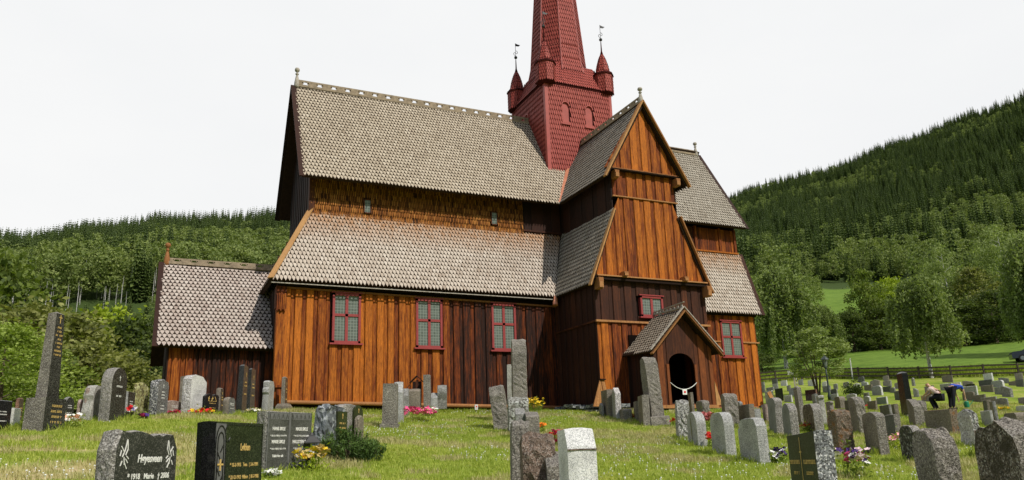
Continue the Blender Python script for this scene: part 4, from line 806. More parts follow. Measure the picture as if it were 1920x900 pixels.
(1.15, -17.53, -1.71, 0.41, 0.23, 0.79, -117.0, 'slope', 'granite', 'brown', 'brown slanted pillar leaning before the tall black pillar', {}),
(2.22, -16.93, -1.63, 0.35, 0.18, 0.71, -119.9, 'roughtop', 'granite', 'brown', 'brown stone right of the slanted pillar', {}),
(-6.72, -23.56, -2.43, 0.58, 0.14, 0.62, -117.0, 'round', 'rough', 'mossy', 'rounded mossy dark stone left of the big rough foreground stone', {}),
(-12.25, -28.22, -3.0, 0.42, 0.2, 1.07, -117.0, 'roughtop', 'roughcoarse', 'granite', 'big coarse granite gravestone in the foreground, second from the right edge', {}),
(0.25, -19.0, -1.88, 0.85, 0.26, 0.57, -96.5, 'flat', 'rustgranite', 'brown', 'wide low brown stone with orange-brown side behind the big coarse stone', {}),
(-2.92, -21.97, -2.24, 0.61, 0.14, 0.76, -117.0, 'rough', 'whitelichen', 'whiterough', 'bright white rough slab in the right graveyard', {}),
(-12.7, -29.19, -3.1, 0.59, 0.22, 1.19, -117.0, 'roughtop', 'roughcoarse', 'coarsedark', 'huge rough dark granite stone cut by the right edge', {}),
(-4.94, -23.57, -2.4, 0.35, 0.08, 0.48, -133.6, 'flat', 'pink', 'pink', 'narrow pinkish stone squeezed behind the huge stone at the right edge', {}),
(6.19, -16.27, -1.54, 0.35, 0.13, 0.67, -125.9, 'flat', 'brown', 'darkg', 'dark brown narrow stone with mossy side right of the bright white rough slab', {}),
(5.01, -17.27, -1.66, 0.35, 0.09, 0.68, -131.0, 'flat', 'grey', 'brown', 'slim grey stone right of the dark narrow one, above the huge stone', {}),
(3.53, -18.02, -1.74, 0.51, 0.08, 0.44, -117.0, 'flat', 'lightgrey', 'lightgrey', 'light grey low slab right of the bright white rough slab', {}),
(4.67, -18.15, -1.76, 0.67, 0.39, 0.39, -117.0, 'round', 'brown', 'brown', 'rounded brown stone top behind the huge stone at the right edge', {}),
(20.43, 9.36, 1.51, 0.65, 0.08, 0.7, -117.0, 'flat', 'grey', 'grey', 'grey stone touching the church corner in the far rows', {}),
(31.75, 20.15, 3.1, 0.85, 0.11, 0.48, -105.8, 'flat', 'darkg', 'darkg', 'dark grey stone nearest the fence, just right of the church', {}),
(22.94, 10.84, 1.86, 0.85, 0.09, 0.39, -111.0, 'flat', 'grey', 'lightgrey', 'pale stone under the dark grey one just right of the church', {}),
(27.85, 15.04, 2.48, 0.85, 0.09, 0.44, -102.1, 'flat', 'white', 'white', 'bright white block stone between the church and the signboard post', {}),
(21.63, 10.01, 1.68, 0.85, 0.08, 0.23, -98.0, 'flat', 'grey', 'grey', 'low flat grey stone near the church corner', {}),
(16.89, 5.08, 0.82, 0.85, 0.12, 0.42, -104.2, 'flat', 'white', 'lightgrey', 'light grey stone near the church corner, below the low flat one', {}),
(13.25, 1.24, 0.21, 0.85, 0.08, 0.53, -112.4, 'flat', 'white', 'pale', 'pale stone left of the near black stone by the church', {}),
(21.32, 7.87, 1.46, 0.65, 0.09, 0.4, -117.0, 'flat', 'grey', 'grey', 'small grey stone left of the signboard post', {}),
(14.92, 2.14, 0.42, 0.85, 0.1, 0.7, -109.0, 'flat', 'blackp', 'black', 'black polished stone with violet tint left of the signboard post', {}),
(14.33, 0.85, 0.27, 0.85, 0.08, 0.35, -107.0, 'flat', 'white', 'lightgrey', 'light square stone right of the black one by the signboard post', {}),
(18.36, 4.56, 0.92, 0.85, 0.08, 0.46, -108.1, 'flat', 'grey', 'lightgrey', 'pale stone at the foot of the signboard post', {}),
(29.5, 14.88, 2.57, 0.85, 0.09, 0.44, -112.6, 'arch', 'grey', 'lightgrey', 'grey stone just right of the signboard post by the fence', {}),
(27.17, 11.44, 2.17, 0.85, 0.11, 0.45, -98.4, 'flat', 'white', 'white', 'white stone behind the stems of the small round tree', {}),
(15.07, -0.16, 0.25, 0.85, 0.09, 0.61, -92.9, 'flat', 'redbrown', 'darkred', 'dark red-brown polished block under the small round tree', {}),
(25.91, 9.02, 1.87, 0.85, 0.08, 0.39, -116.8, 'arch', 'white', 'white', 'white stone left of the lamp post by the fence', {}),
(20.89, 4.16, 1.09, 0.85, 0.09, 0.4, -106.1, 'flat', 'grey', 'grey', 'grey stone left of the lamp post, second row from fence', {}),
(23.79, 6.09, 1.46, 0.65, 0.08, 0.36, -117.0, 'arch', 'grey', 'grey', 'grey stone right of the lamp post by the fence', {}),
(19.74, 2.53, 0.86, 0.85, 0.08, 0.29, -113.8, 'arch', 'grey', 'darkg', 'dark grey stone directly right of the lamp post', {}),
(15.28, -1.61, 0.15, 0.85, 0.08, 0.36, -115.1, 'flat', 'white', 'lightgrey', 'light grey stone at the foot of the lamp post', {}),
(25.81, 7.02, 1.66, 0.85, 0.09, 0.38, -115.0, 'round', 'grey', 'pinkgrey', 'pinkish grey stone alone left of the white pole', {}),
(24.19, 4.69, 1.35, 0.85, 0.08, 0.39, -111.4, 'point', 'white', 'white', 'white stone just right of the white pole', {}),
(34.92, 13.63, 2.71, 0.85, 0.1, 0.45, -104.4, 'round', 'darkg', 'darkg', 'dark grey stone nearest the fence right of the white pole', {}),
(28.74, 7.96, 1.87, 0.85, 0.11, 0.32, -111.2, 'slope', 'white', 'lightgrey', 'light stone with slanting top right of the white pole', {}),
(22.65, 2.45, 1.05, 0.85, 0.08, 0.37, -107.9, 'flat', 'brown', 'brown', 'brown low stone in the middle of the far graveyard', {}),
(27.34, 5.86, 1.6, 0.85, 0.14, 0.52, -97.2, 'point', 'brown', 'pinkgrey', 'broad pointed pinkish stone near the fence', {}),
(38.38, 14.04, 2.91, 0.85, 0.11, 0.42, -112.7, 'arch', 'brown', 'pinkgrey', 'pinkish stone nearest the fence left of the tall black pillar', {}),
(29.53, 6.68, 1.76, 0.85, 0.11, 0.39, -104.3, 'arch', 'grey', 'pinkgrey', 'pinkish stone just below the one nearest the fence', {}),
(21.82, 0.37, 0.81, 0.85, 0.08, 0.32, -108.8, 'flat', 'darkg', 'darkg', 'dark grey low slab left of the tall black pillar', {}),
(18.84, -1.41, 0.45, 0.85, 0.11, 0.53, -104.6, 'round', 'white', 'lightgrey', 'light grey carved stone with rounded top in the open far lawn', {}),
(20.88, -0.76, 0.65, 0.62, 0.08, 0.31, -117.0, 'round', 'grey', 'grey', 'small round grey stone close left of the tall black pillar', {}),
(25.33, 2.44, 1.19, 0.84, 0.08, 0.38, -117.0, 'round', 'brown', 'pinkgrey', 'pinkish round stone close left of the tall black pillar, nearer the fence', {}),
(16.09, -4.97, -0.07, 0.72, 0.08, 0.47, -117.0, 'round', 'brown', 'darkg', 'dark stone touching the tall black pillar on its left', {}),
(30.1, 5.0, 1.61, 0.35, 0.1, 0.58, -118.3, 'round', 'grey', 'grey', 'grey round stone peeping out right of the tall black pillar near the fence', {}),
(18.37, -4.23, 0.17, 0.46, 0.09, 0.45, -117.0, 'slope', 'grey', 'lightgrey', 'light slanting stone right of the tall black pillar', {}),
(13.68, -5.97, -0.34, 0.85, 0.08, 0.35, -108.6, 'flat', 'white', 'green', 'greenish slab with bright white edge in the open far lawn', {}),
(17.33, -1.94, 0.29, 0.63, 0.08, 0.26, -117.0, 'flat', 'grey', 'grey', 'small grey block left of the greenish slab', {}),
(12.58, -6.06, -0.42, 0.69, 0.08, 0.47, -117.0, 'shoulderslant', 'white', 'lightgrey', 'light grey stone with bright edge left of the greenish slab', {}),
(9.61, -8.85, -0.77, 0.84, 0.08, 0.4, -117.0, 'flat', 'brown', 'brown', 'brown square stone below the greenish slab, red flower beside it', {}),
(15.69, -2.38, 0.12, 0.85, 0.08, 0.33, -104.3, 'shoulderslant', 'white', 'pale', 'pale stone before the round dark shrub', {}),
(18.96, -4.61, 0.18, 0.85, 0.08, 0.52, -114.4, 'flat', 'brown', 'pinkgrey', 'pinkish brown upright stone halfway to the bending people', {}),
(15.93, -6.68, -0.24, 0.85, 0.08, 0.27, -111.7, 'flat', 'pinkgrey', 'pinkgrey', 'low pinkish slab left of the bending people', {}),
(36.67, 7.15, 2.12, 0.85, 0.08, 0.5, -86.8, 'flat', 'brown', 'brown', 'brown slab nearest the fence right of the birch', {}),
(23.49, -2.3, 0.66, 0.85, 0.08, 0.4, -96.9, 'flat', 'white', 'pale', 'long pale slab above the bending people, left of its white twin', {}),
(25.38, -1.58, 0.82, 0.85, 0.08, 0.38, -110.2, 'flat', 'white', 'white', 'white slab above the bending people, right of its pale twin', {}),
(29.2, 0.35, 1.16, 0.85, 0.08, 0.38, -103.5, 'slope', 'brown', 'pinkgrey', 'pinkish stone with stepped top near the fence at the right', {}),
(26.9, -1.39, 0.9, 0.85, 0.08, 0.26, -112.6, 'arch', 'blackp', 'black', 'low black stone behind a white slab at the right', {}),
(20.36, -5.94, 0.13, 0.85, 0.08, 0.44, -103.5, 'flat', 'white', 'lightgrey', 'light slab with bright edge in front of the low black stone', {}),
(17.2, -7.97, -0.28, 0.85, 0.08, 0.39, -110.1, 'arch', 'brown', 'brown', 'brown low arched stone right of the bending people', {}),
(16.71, -8.83, -0.41, 0.85, 0.08, 0.31, -108.5, 'flat', 'brown', 'brown', 'brown low slab right of the brown arched one', {}),
(15.99, -9.76, -0.58, 0.85, 0.08, 0.3, -100.0, 'flat', 'grey', 'pinkgrey', 'long grey slab left of the rough-edged grey one', {}),
(15.25, -10.83, -0.76, 0.85, 0.08, 0.37, -116.4, 'roughtop', 'grey', 'grey', 'grey slab with ragged edge above the yellow flowers', {}),
(39.82, 6.02, 2.17, 0.85, 0.13, 0.54, -104.3, 'flat', 'white', 'white', 'bright white square stone nearest the fence at the far right', {}),
(29.39, -0.72, 1.07, 0.85, 0.08, 0.41, -84.8, 'flat', 'darkg', 'darkg', 'dark slab just below the bright white square stone', {}),
(23.44, -4.76, 0.4, 0.85, 0.08, 0.35, -103.2, 'flat', 'brown', 'brown', 'brown slab below the dark slab at the right', {}),
(28.27, -2.23, 0.87, 0.85, 0.14, 0.42, -102.8, 'round', 'white', 'lightgrey', 'light arched slab right of the dark slab', {}),
(21.48, -6.68, 0.1, 0.69, 0.08, 0.36, -117.0, 'flat', 'grey', 'grey', 'grey stone right under the light arched slab', {}),
(19.85, -8.16, -0.15, 0.74, 0.14, 0.54, -117.0, 'slope', 'grey', 'grey', 'leaning grey slab with sloping side in the far right rows', {}),
(35.97, 2.38, 1.6, 0.85, 0.09, 0.42, -104.3, 'slope', 'darkg', 'grey', 'grey sloping stone near the fence at the far right', {}),
(32.12, -0.71, 1.15, 0.85, 0.08, 0.28, -113.7, 'flat', 'brown', 'brown', 'brown low stone near the fence at the far right', {}),
(41.09, 4.48, 2.08, 0.85, 0.1, 0.52, -114.8, 'flat', 'brown', 'pinkgrey', 'pinkish stone nearest the fence below the parked car', {}),
(30.4, -2.22, 0.94, 0.74, 0.08, 0.43, -117.0, 'flat', 'darkg', 'darkg', 'dark stone below the pinkish one at the right edge', {}),
(16.63, -10.96, -0.7, 0.84, 0.08, 0.33, -117.0, 'flat', 'pinkgrey', 'pinkgrey', 'pinkish stone cut by the right edge beside the yellow flowers', {}),
(12.87, -13.21, -1.15, 0.85, 0.09, 0.28, -116.7, 'shoulderslant', 'white', 'white', 'white stone cut by the right edge above the huge rough stone', {})]
def arc(cx,cz,rx,rz,a0,a1,n): return [(cx+rx*math.cos(R_(a0+(a1-a0)*i/n)),cz+rz*math.sin(R_(a0+(a1-a0)*i/n))) for i in range(n+1)]
def outline(st,w,h,e):
    a=w/2; z0=-.18
    B=lambda top:[(-a,z0)]+top+[(a,z0)]
    if st in('flat','heart','flatslant'): 
        if st=='heart': return B([(-a*.98,h*.85),(-a*.7,h*.97),(-a*.3,h),(0,h*.93),(a*.3,h),(a*.7,h*.97),(a*.98,h*.85)])
        if st=='flatslant': return B([(-a,h*.97),(a,h)])
        return B([(-a,h),(a,h)])
    if st=='arch': return B(arc(0,h*.86,a,h*.14,180,0,10))
    if st=='round': r=min(a,h*.32); return B(arc(-a+r,h-r,r,r,180,95,6)+arc(a-r,h-r,r,r,85,0,6)) if a>r*1.2 else B(arc(0,h-r,a,r,180,0,12))
    if st=='point': return B([(-a,h*.8),(0,h),(a,h*.8)])
    if st=='slope': return B([(-a,h*(.72 if e<0 else 1)),(-a*.3,h*(.86 if e<0 else .99)),(a*.3,h*(.99 if e<0 else .86)),(a,h*(1 if e<0 else .72))])
    if st=='shoulderslant': return B([(-a,h*.88),(-a*.8,h*.97),(-a*.3,h),(a*.45,h*.98),(a,h*.84)])
    if st=='stepped': return B([(-a,h*.70)]+arc(-a*.8,h*.74,a*.2,h*.06,180,90,4)+arc(-a*.35,h*.84,a*.5,h*.16,180,90,5)[1:]+[(a*.5,h),(a*.78,h*.97),(a,h*.8)])
    if st=='splitoval': return B(arc(0,h*.62,a,h*.38,180,0,16))
    if st=='wavy': return B([(-a,h*.25),(-a*.75,h*.55),(-a*.85,h*.7),(-a*.5,h*.93),(-a*.1,h),(a*.4,h*.98),(a*.85,h*.97),(a,h*.9)])
    if st=='wavytop': return B([(-a,h*.80),(-a*.84,h),(-a*.66,h*.985),(-a*.30,h),(-a*.02,h*.985),(a*.15,h*.95),(a*.35,h*.975),(a*.48,h*.955),(a*.60,h*.975),(a*.84,h*.97),(a,h*.82)])
    if st=='slanttop': return B([(-a,h),(a,h)])
    if st=='bevel': 
        f=lambda x,z:(x*(-1 if e<0 else 1),z)
        P=[f(a,h*.805),f(a*.98,h*.825),f(a*.55,h*.99),f(a*.4,h),f(-a,h)]
        return B(P[::-1]) if e>0 else B(P)
    if st=='slantf':
        return B([(-a,h*(.78 if e<0 else 1)),(a,h*(1 if e<0 else .78))])
    if st=='roughtop':
        rnd=random.Random(int(w*1000+h*77)); n=7; return B([(-a*1.0,h*.82)]+[(-a*.85+1.7*a*i/n,h*(1-.14*abs(i/n-.45)**1.2-rnd.random()*.05)) for i in range(n+1)]+[(a,h*.80)])
    if st in('rough','roundrough','leanrock','keystone','bulb','capped'):
        rnd=random.Random(int(w*1000+h*77))
        if st=='roundrough': return [(-a*1.0,z0),(-a*1.02,h*.4)]+arc(0,h*.70,a,h*.3,180,0,12)+[(a*1.02,h*.4),(a,z0)]
        if st=='leanrock': return [(-a*1.1,z0),(-a,h*.4),(-a*.8,h*.9),(-a*.6,h),(a*.5,h*.98),(a*.9,h*.93),(a,h*.4),(a,z0)]
        if st=='keystone': return B([(-a*.9,h*.55),(-a*1.05,h*.62),(-a*1.02,h*.74),(-a*.85,h*.78),(-a*.9,h*.95),(-a*.6,h),(a*.6,h),(a*.95,h*.85)])
        if st=='bulb': return [(-a*.35,h*.15),(-a*.5,h*.45)]+arc(0,h*.74,a*.8,h*.26,200,-20,14)+[(a*.5,h*.45),(a*.35,h*.15)]
        if st=='capped': return B([(-a*.85,h*.9),(-a*1.1,h*.91),(-a*1.1,h*.97),(-a*.8,h),(a*.8,h),(a*1.1,h*.97),(a*1.1,h*.91),(a*.85,h*.9)])
        P=[(-a,z0)]; 
        for i in range(1,5): P.append((-a*(1-.12*i/5+rnd.uniform(-.06,.06)),h*i/5))
        P+=[(-a*.7,h*.96),(-a*.1,h),(a*.5,h*.97),(a*.8,h*.9)]
        for i in range(4,0,-1): P.append((a*(1-.12*i/5+rnd.uniform(-.06,.06)),h*i/5))
        return P+[(a,z0)]
    return B([(-a,h),(a,h)])
ROUGH={'rough':.016,'roundrough':.02,'roughtop':.010,'leanrock':.018,'wavy':.008}
ROUGHMAT={'rough':.006,'roughcoarse':.008,'granite':.005,'slate':.01,'whitelichen':.014,'rustgranite':.01,'redgranite':.01,'whiterough':.008,'lichengrey':.01,'lichen':.015}
def dens(P,s):
    out=[]; k=len(P)
    for i in range(k):
        a,b=P[i],P[(i+1)%k]; l=math.dist(a,b); n=max(1,int(l/s)) if i<k-1 else 1
        for j in range(n): out.append((a[0]+(b[0]-a[0])*j/n,a[1]+(b[1]-a[1])*j/n))
    return out
def strokes(mb,w,z,x0,y,hh,rnd,ch=None):
    x=x0-w/2
    while x<x0+w/2:
        c=rnd.uniform(.5,.95)*hh*.8
        if rnd.random()>.14:
            if rnd.random()<.5: mb.box((x,y-.004,z),(x+c*.35,y,z+hh)); mb.box((x+c*.35,y-.004,z+hh*.62),(x+c*.8,y,z+hh*.9))
            else: mb.box((x,y-.004,z),(x+c*.8,y,z+hh*.28)); mb.box((x+c*.25,y-.004,z+hh*.28),(x+c*.6,y,z+hh))
        x+=c+hh*.15
def cross(mb,x,y,z,h,w=None,t=.012):
    w=w or h*.5; mb.box((x-t/2,y-.005,z),(x+t/2,y,z+h)); mb.box((x-w/2,y-.006,z+h*.62),(x+w/2,y-.001,z+h*.62+t))
def text_part(body,size,x,y,z,m,parent,name='inscription',align='CENTER',ext=.002,sx=1,shear=0,bold=0):
    cu=bpy.data.curves.new('t','FONT'); cu.body=body; cu.size=size; cu.align_x=align; cu.extrude=ext; cu.shear=shear; cu.offset=bold
    o=bpy.data.objects.new('t',cu); scene.collection.objects.link(o); dg=bpy.context.evaluated_depsgraph_get()
    me=bpy.data.meshes.new_from_object(o.evaluated_get(dg)); bpy.data.objects.remove(o); bpy.data.curves.remove(cu)
    me.transform(Matrix.Translation((x,y,z))@Matrix.Rotation(PI/2,4,'X')@Matrix.Diagonal((sx,1,1,1)))
    me.materials.clear(); me.materials.append(m); me.name=name
    q=bpy.data.objects.new(name,me); scene.collection.objects.link(q); q.parent=parent; return q
def stone_mesh(w,t,h,st,mk,e,rseed):
    mb=MB(); rnd=random.Random(rseed)
    if st in('pillar','pillar0'):
        k=.82 if st=='pillar' else .94; a,b=w/2,t/2; zt=h*.965 if st=='pillar' else h*.99
        V=[(-a,-b,-.18),(a,-b,-.18),(a,b,-.18),(-a,b,-.18)]+[(x*k,y*k,zt) for x,y in((-a,-b),(a,-b),(a,b),(-a,b))]+[(x*k*.5,y*k*.5,h) for x,y in((-a,-b),(a,-b),(a,b),(-a,b))]
        mb.add(V,[(0,3,2,1),(1,2,6,5),(2,3,7,6),(3,0,4,7),(4,5,9,8),(5,6,10,9),(6,7,11,10),(7,4,8,11),(8,9,10,11)],0); mb.add(V,[(0,1,5,4)],1)
        return mb
    amp=ROUGH.get(st,0)+ROUGHMAT.get(mk,0); step=.07 if (h>.6 and amp) else .15
    P=dens(outline(st,w,h,e),step if amp else .3); k=len(P); ny=5 if amp else 3; rows=[]
    cx=0; cz=h*.45
    for j in range(ny+1):
        y=-t/2+t*j/ny; inset=.012 if j in(0,ny) else 0
        row=[]
        for i,(x,z) in enumerate(P):
            d=math.hypot(x-cx,z-cz) or 1; q=-inset+(rnd.uniform(-amp,amp) if 0<j<ny else rnd.uniform(-amp,amp)*.35)
            row.append((x+(x-cx)/d*q,y+(rnd.uniform(-amp,amp)*.5 if amp and st in ROUGH else 0),z+(z-cz)/d*q))
        rows.append(row)
    V=[v for r in rows for v in r]; F=[];FF=[]
    for j in range(ny):
        for i in range(k):
            i2=(i+1)%k; F.append((j*k+i,(j+1)*k+i,(j+1)*k+i2,j*k+i2))
    n0=len(V)
    mb.add(V,F+[tuple(range((ny+1)*k-1,ny*k-1,-1))],0); o=len(mb.v)-len(V)
    mb.f.append(tuple(range(k))); mb.m.append(1); mb.t.append(.5)
    return mb
FACEM={'black_w':'black','brownpol':'brownpol','darkpol_g':'darkpol','darkpol_w':'darkpol','greypol_w':'greypol','pink_w':'pink','black_g':'black','archplate':'rough','biggreen':'biggreen'}
GS='gravestones in the churchyard'
GRAVES=[]
def face_x(o): return o
for si,(x,y,z,w,t,h,th,st,mk,fk,label,op) in enumerate(STONES):
    if op.get('skip'): OB=(x,y,z,w,t,h,th); continue
    xa=(math.cos(R_(th)),math.sin(R_(th))); e=-1 if xa[0]*(x-CAMP[0])+xa[1]*(y-CAMP[1])>0 else 1
    body=M[mk if mk!='blackp' else 'blackp']; face=M[FACEM.get(fk,fk)]
    if op.get('T')=='P' or op.get('T')=='A': face=body
    g=stone_mesh(w,t,h,st,mk,e,si).build('gravestone',[body,face],None,loc=(x,y,z),rotz=R_(th))
    if op.get('tilt'): 
        az=math.atan2(x-CAMP[0],y-CAMP[1]); ax=Vector((math.sin(az),math.cos(az),0)); g.rotation_euler=(Matrix.Rotation(R_(op['tilt']),3,ax)@Matrix.Rotation(R_(th),3,'Z')).to_euler()
    else:
        rr=random.Random(si+50); g.rotation_euler=(R_(rr.uniform(-1.3,1.3)),R_(rr.uniform(-1.0,1.0)),R_(th))
    tag(g,label,'gravestone',GS); GRAVES.append(g)
    rnd=random.Random(si*3+1); lm=M['gold'] if fk.endswith('_g') or fk in('brownpol',) else M['letter']
    yo=-t/2-.001
    if 'rows' in op or fk in('black_w','darkpol_w','darkpol_g','greypol_w','pink_w','brownpol'):
        n,wd,sp=op.get('rows',(3,.5,.09)); mb=MB(); k=min(h,1.2)
        for i in range(n): strokes(mb,w*wd*rnd.uniform(.75,1),h*.62-i*sp*k-(.12*k if i>=n/2 else 0),0,yo if st!='pillar' else yo+.0,.035*k,rnd)
        if h>.7: cross(mb,0,yo,h*.74,h*.10)
        mb.build('inscription',lm,g)
    if st=='heart':
        mb=MB(); 
        for cx in(-.25,-.02,.2): 
            for q in range(4): mb.beam((cx*w,yo-.003,h*.74),(cx*w+.05*math.cos(q*1.3+cx*9),yo-.003,h*.74+.07*math.sin(q*1.3+.4)),.02,.006,0,.5,(0,-1,0))
        mb.build('gold_ornament',M['gold'],g)
    pl=op.get('plinth')
    if pl:
        mb=MB(); 
        if pl==1: mb.box((-w*.6,-t*.75,-.2),(w*.6,t*.75,.08)); mm_=M['granite_s']
        if pl==2: mb.lathe([(w*.95,-.2),(w*.95,.16),(w*.7,.26)],(0,0,0),4,0,.5,0); mm_=M['brown']
        if pl==3: mb.box((-w*.62,-t*.62,-.2),(w*.62,t*.62,.09)); mm_=M['granite']
        if pl==4: mb=stone_mesh(w*1.5,t*1.5,.24,'roughtop','rough',1,5); mm_=M['granite']
        mb.build('plinth',[mm_,mm_],g)
    if st=='splitoval':
        mb=MB(); mb.prism([(e*(-.05)+q*.032,yo-.004,zz) for q,zz in((0,h*.15),(1,h*.35),(1,h*.6),(0,h*.82),(-1,h*.6),(-1,h*.35))],(0,-1,0),.01,0,.2); mb.build('slot',M['black'],g)
    T=op.get('T')
    if T=='H':
        text_part('Høyesveen',.094,.03,yo,h*.665,M['letter'],g,sx=.8,shear=.25,bold=.002); text_part('* 1918   Marie   † 2006',.066,.03,yo,h*.49,M['letter'],g,shear=.15,bold=.001,sx=.92)
        text_part('Signe',.075,.04,yo,h*.33,M['letter'],g,shear=.25,bold=.001)
        for s in(-1,1):
            mb=MB(); cx=s*w*.36
            for (p,q) in (((-.03,.72),(.0,.79)),((.0,.79),(.025,.90)),((.025,.90),(.035,.80)),((.035,.80),(.01,.74)),((-.05,.83),(-.01,.77)),((-.045,.79),(-.06,.73)),((-.01,.72),(.0,.64)),((.01,.70),(.04,.66)),((.02,.73),(.05,.70)),((.0,.66),(.03,.60)),((-.03,.68),(-.05,.63))):
                mb.beam((cx+p[0]*-s,yo-.002,p[1]*h),(cx+q[0]*-s,yo-.002,q[1]*h),.008,.005,0,.5,(0,-1,0))
            mb.build('carved_bird',M['letter'],g)
    if T=='L':
        text_part('Løkken',.095,.09,yo,h*.66,M['gold'],g,sx=.62,shear=.12,bold=.002)
        for i,tx in enumerate(('* 12-2-1915   Tora   † 2-6-1991','* 22-12-1912  Håkon  † 8-5-1988','* 11-7-1943   Hans   † 10-11-1966')): text_part(tx,.05,.09,yo,h*(.47-.145*i),M['gold'],g,sx=.78,bold=.0006)
        mb=MB(); a=w/2
        mb.box((-a*.98,yo-.002,.0),(-a*.60,yo+.004,h*.97)); mb.build('carved_border',M['carve'],g)
        mb=MB()
        for r in(.08,.05):
            pts=arc(-a*.79,h*.74,r,r*2.1,0,180,10); 
            for p,q in zip(pts,pts[1:]): mb.beam((p[0],yo-.004,p[1]),(q[0],yo-.004,q[1]),.012,.006,0,.5,(0,-1,0))
            for s in(-1,1): mb.box((-a*.79+s*r-.006,yo-.007,0),(-a*.79+s*r+.006,yo-.001,h*.74))
        for q in range(7): 
            zz=h*(.1+.09*q); mb.beam((-a*.79,yo-.004,zz),(-a*.79+.045*(-1)**q,yo-.004,zz+.07),.012,.006,0,.5,(0,-1,0))
        pts=arc(-a*.52,h*.86,.05,.08,90,330,9)
        for p,q in zip(pts,pts[1:]): mb.beam((p[0],yo-.003,p[1]),(q[0],yo-.003,q[1]),.008,.006,0,.5,(0,-1,0))
        mb.box((-a*.5,yo-.003,h*.955),(a*.95,yo,h*.965)); mb.box((a*.94,yo-.003,.02),(a*.955,yo,h*.96))
        mb.build('carved_line',M['black'],g)
        mb=MB(); mb.box((-a*.79-.009,yo-.012,h*.43),(-a*.79+.009,yo-.004,h*.56)); mb.box((-a*.79-.045,yo-.012,h*.49),(-a*.79+.045,yo-.004,h*.51)); mb.build('brass_cross',M['gold'],g)
    if T=='S':
        a=w/2; mb=MB(); mb.box((-.035,yo-.006,0),(-.0,yo+.002,h)); mb.box((-a*.99,yo-.004,0),(-a*.95,yo,h)); 
        for cx in(-a*.5,a*.5):
            mb.box((cx-a*.42,yo-.003,h*.86),(cx+a*.42,yo,h*.975))
        mb.build('carved_frieze',M['carve'],g)
        mb=MB()
        for cx in(-a*.5,a*.5):
            for q in range(9): 
                xx=cx-a*.38+q*a*.095; mb.beam((xx,yo-.005,h*.875),(xx+(.02 if q%2 else -.02),yo-.005,h*.96),.008,.004,0,.5,(0,-1,0))
        mb.build('frieze_pattern',M['greypanel'],g)
        for cx,L5 in((-a*.5,('HANS SIKLE','* 22-12-1903 † 11-4-1991','MARIE SIKLE','* 10-3-1903 † 16-3-1994','Takk for alt')),(a*.52,('MADS SIKLE','* 14-12-1912 † 16-5-2002','HALLSTEIN SIKLE','* 12-9-1919 † 17-3-1987','Takk for alt'))):
            for tx,zz,sz in zip(L5,(.68,.575,.46,.355,.23),(.062,.030,.062,.030,.045)): text_part(tx,sz,cx,yo,h*zz,M['letter'],g,sx=.72 if sz>.06 else .95,bold=.0015 if sz>.04 else .0008)
    if T=='P':
        mb=MB(); mb.box((w*.02,yo-.03,h*.25),(w*.46,yo+.01,h*.86)); pp=mb.build('plaque',M['platedark'],g); mb=MB()
        for i in range(3): strokes(mb,w*.26,h*(.58-.1*i),w*.24,yo-.032,.03,rnd)
        cross(mb,w*.24,yo-.032,h*.70,h*.12); mb.build('inscription',M['gold'],pp)
    if T=='A':
        mb=MB(); P2=[(w*.0,.1),(w*.46,.1)]+arc(w*.23,h*.78,w*.23,h*.2,0,180,10); mb.prism([(p,yo-.035,q) for p,q in P2],(0,-1,0),.05,0,.5); pp=mb.build('plaque',M['platedark'],g); mb=MB()
        for i in range(3): strokes(mb,w*.24,h*(.62-.11*i),w*.23,yo-.037,.028,rnd)
        cross(mb,w*.23,yo-.037,h*.78,h*.12); mb.build('inscription',M['gold'],pp)
    if T=='G':
        a=w/2; mb=MB(); mb.box((-.03,yo-.004,h*.22),(-.022,yo,h*.93)); mb.box((-.055,yo-.005,h*.74),(.005,yo-.001,h*.755)); 
        strokes(mb,w*.42,h*.60,-a*.5,yo,.045,rnd); strokes(mb,w*.42,h*.60,a*.46,yo,.045,rnd)
        for s in(-1,1):
            for q in(.47,.35): strokes(mb,w*.22,h*q,s*a*.45,yo,.035,rnd)
        mb.build('inscription',M['gold'],g)
    if st=='bevel':
        mb=MB(); xx=e*w/2; mb.box((xx-.008,-t/2-.003,h*.785),(xx+.008,t/2+.003,h*.80)) if False else mb.box((min(xx,xx+e*.006),-t/2-.002,h*.787),(max(xx,xx+e*.006),t/2+.002,h*.80)); mb.build('groove',M['redgranite'],g)
# tall obelisk: base block and tapering shaft
x,y,z,w,t,h,th=OB
ob=empty('obelisk_gravestone',(x,y,z),R_(th),'tall dark granite obelisk gravestone on a block base with gold lettering and a gold cross','obelisk',GS)
b0=MB(); a_,c_=w/2,t/2+.02
b0.add([(-a_,-c_,-.25),(a_,-c_,-.25),(a_,c_,-.25),(-a_,c_,-.25),(-a_*.95,-c_*.95,h),(a_*.95,-c_*.95,h),(a_*.95,c_*.95,h),(-a_*.95,c_*.95,h)],[(0,3,2,1),(4,5,6,7),(1,2,6,5),(2,3,7,6),(3,0,4,7)],0); b0.f.append((0,1,5,4)); b0.m.append(1); b0.t.append(.5)
B_=b0.build('base',[M['granite'],M['darkpol']],ob)
mb=MB(); rnd=random.Random(4)
for i in range(4): strokes(mb,w*.5,h*(.72-.17*i),.03,-c_*.975,.045,rnd)
mb.build('inscription',M['gold'],B_)
H2=1.74; b0=MB(); a1,c1,a2,c2=a_*.56,c_*.56,a_*.38,c_*.42
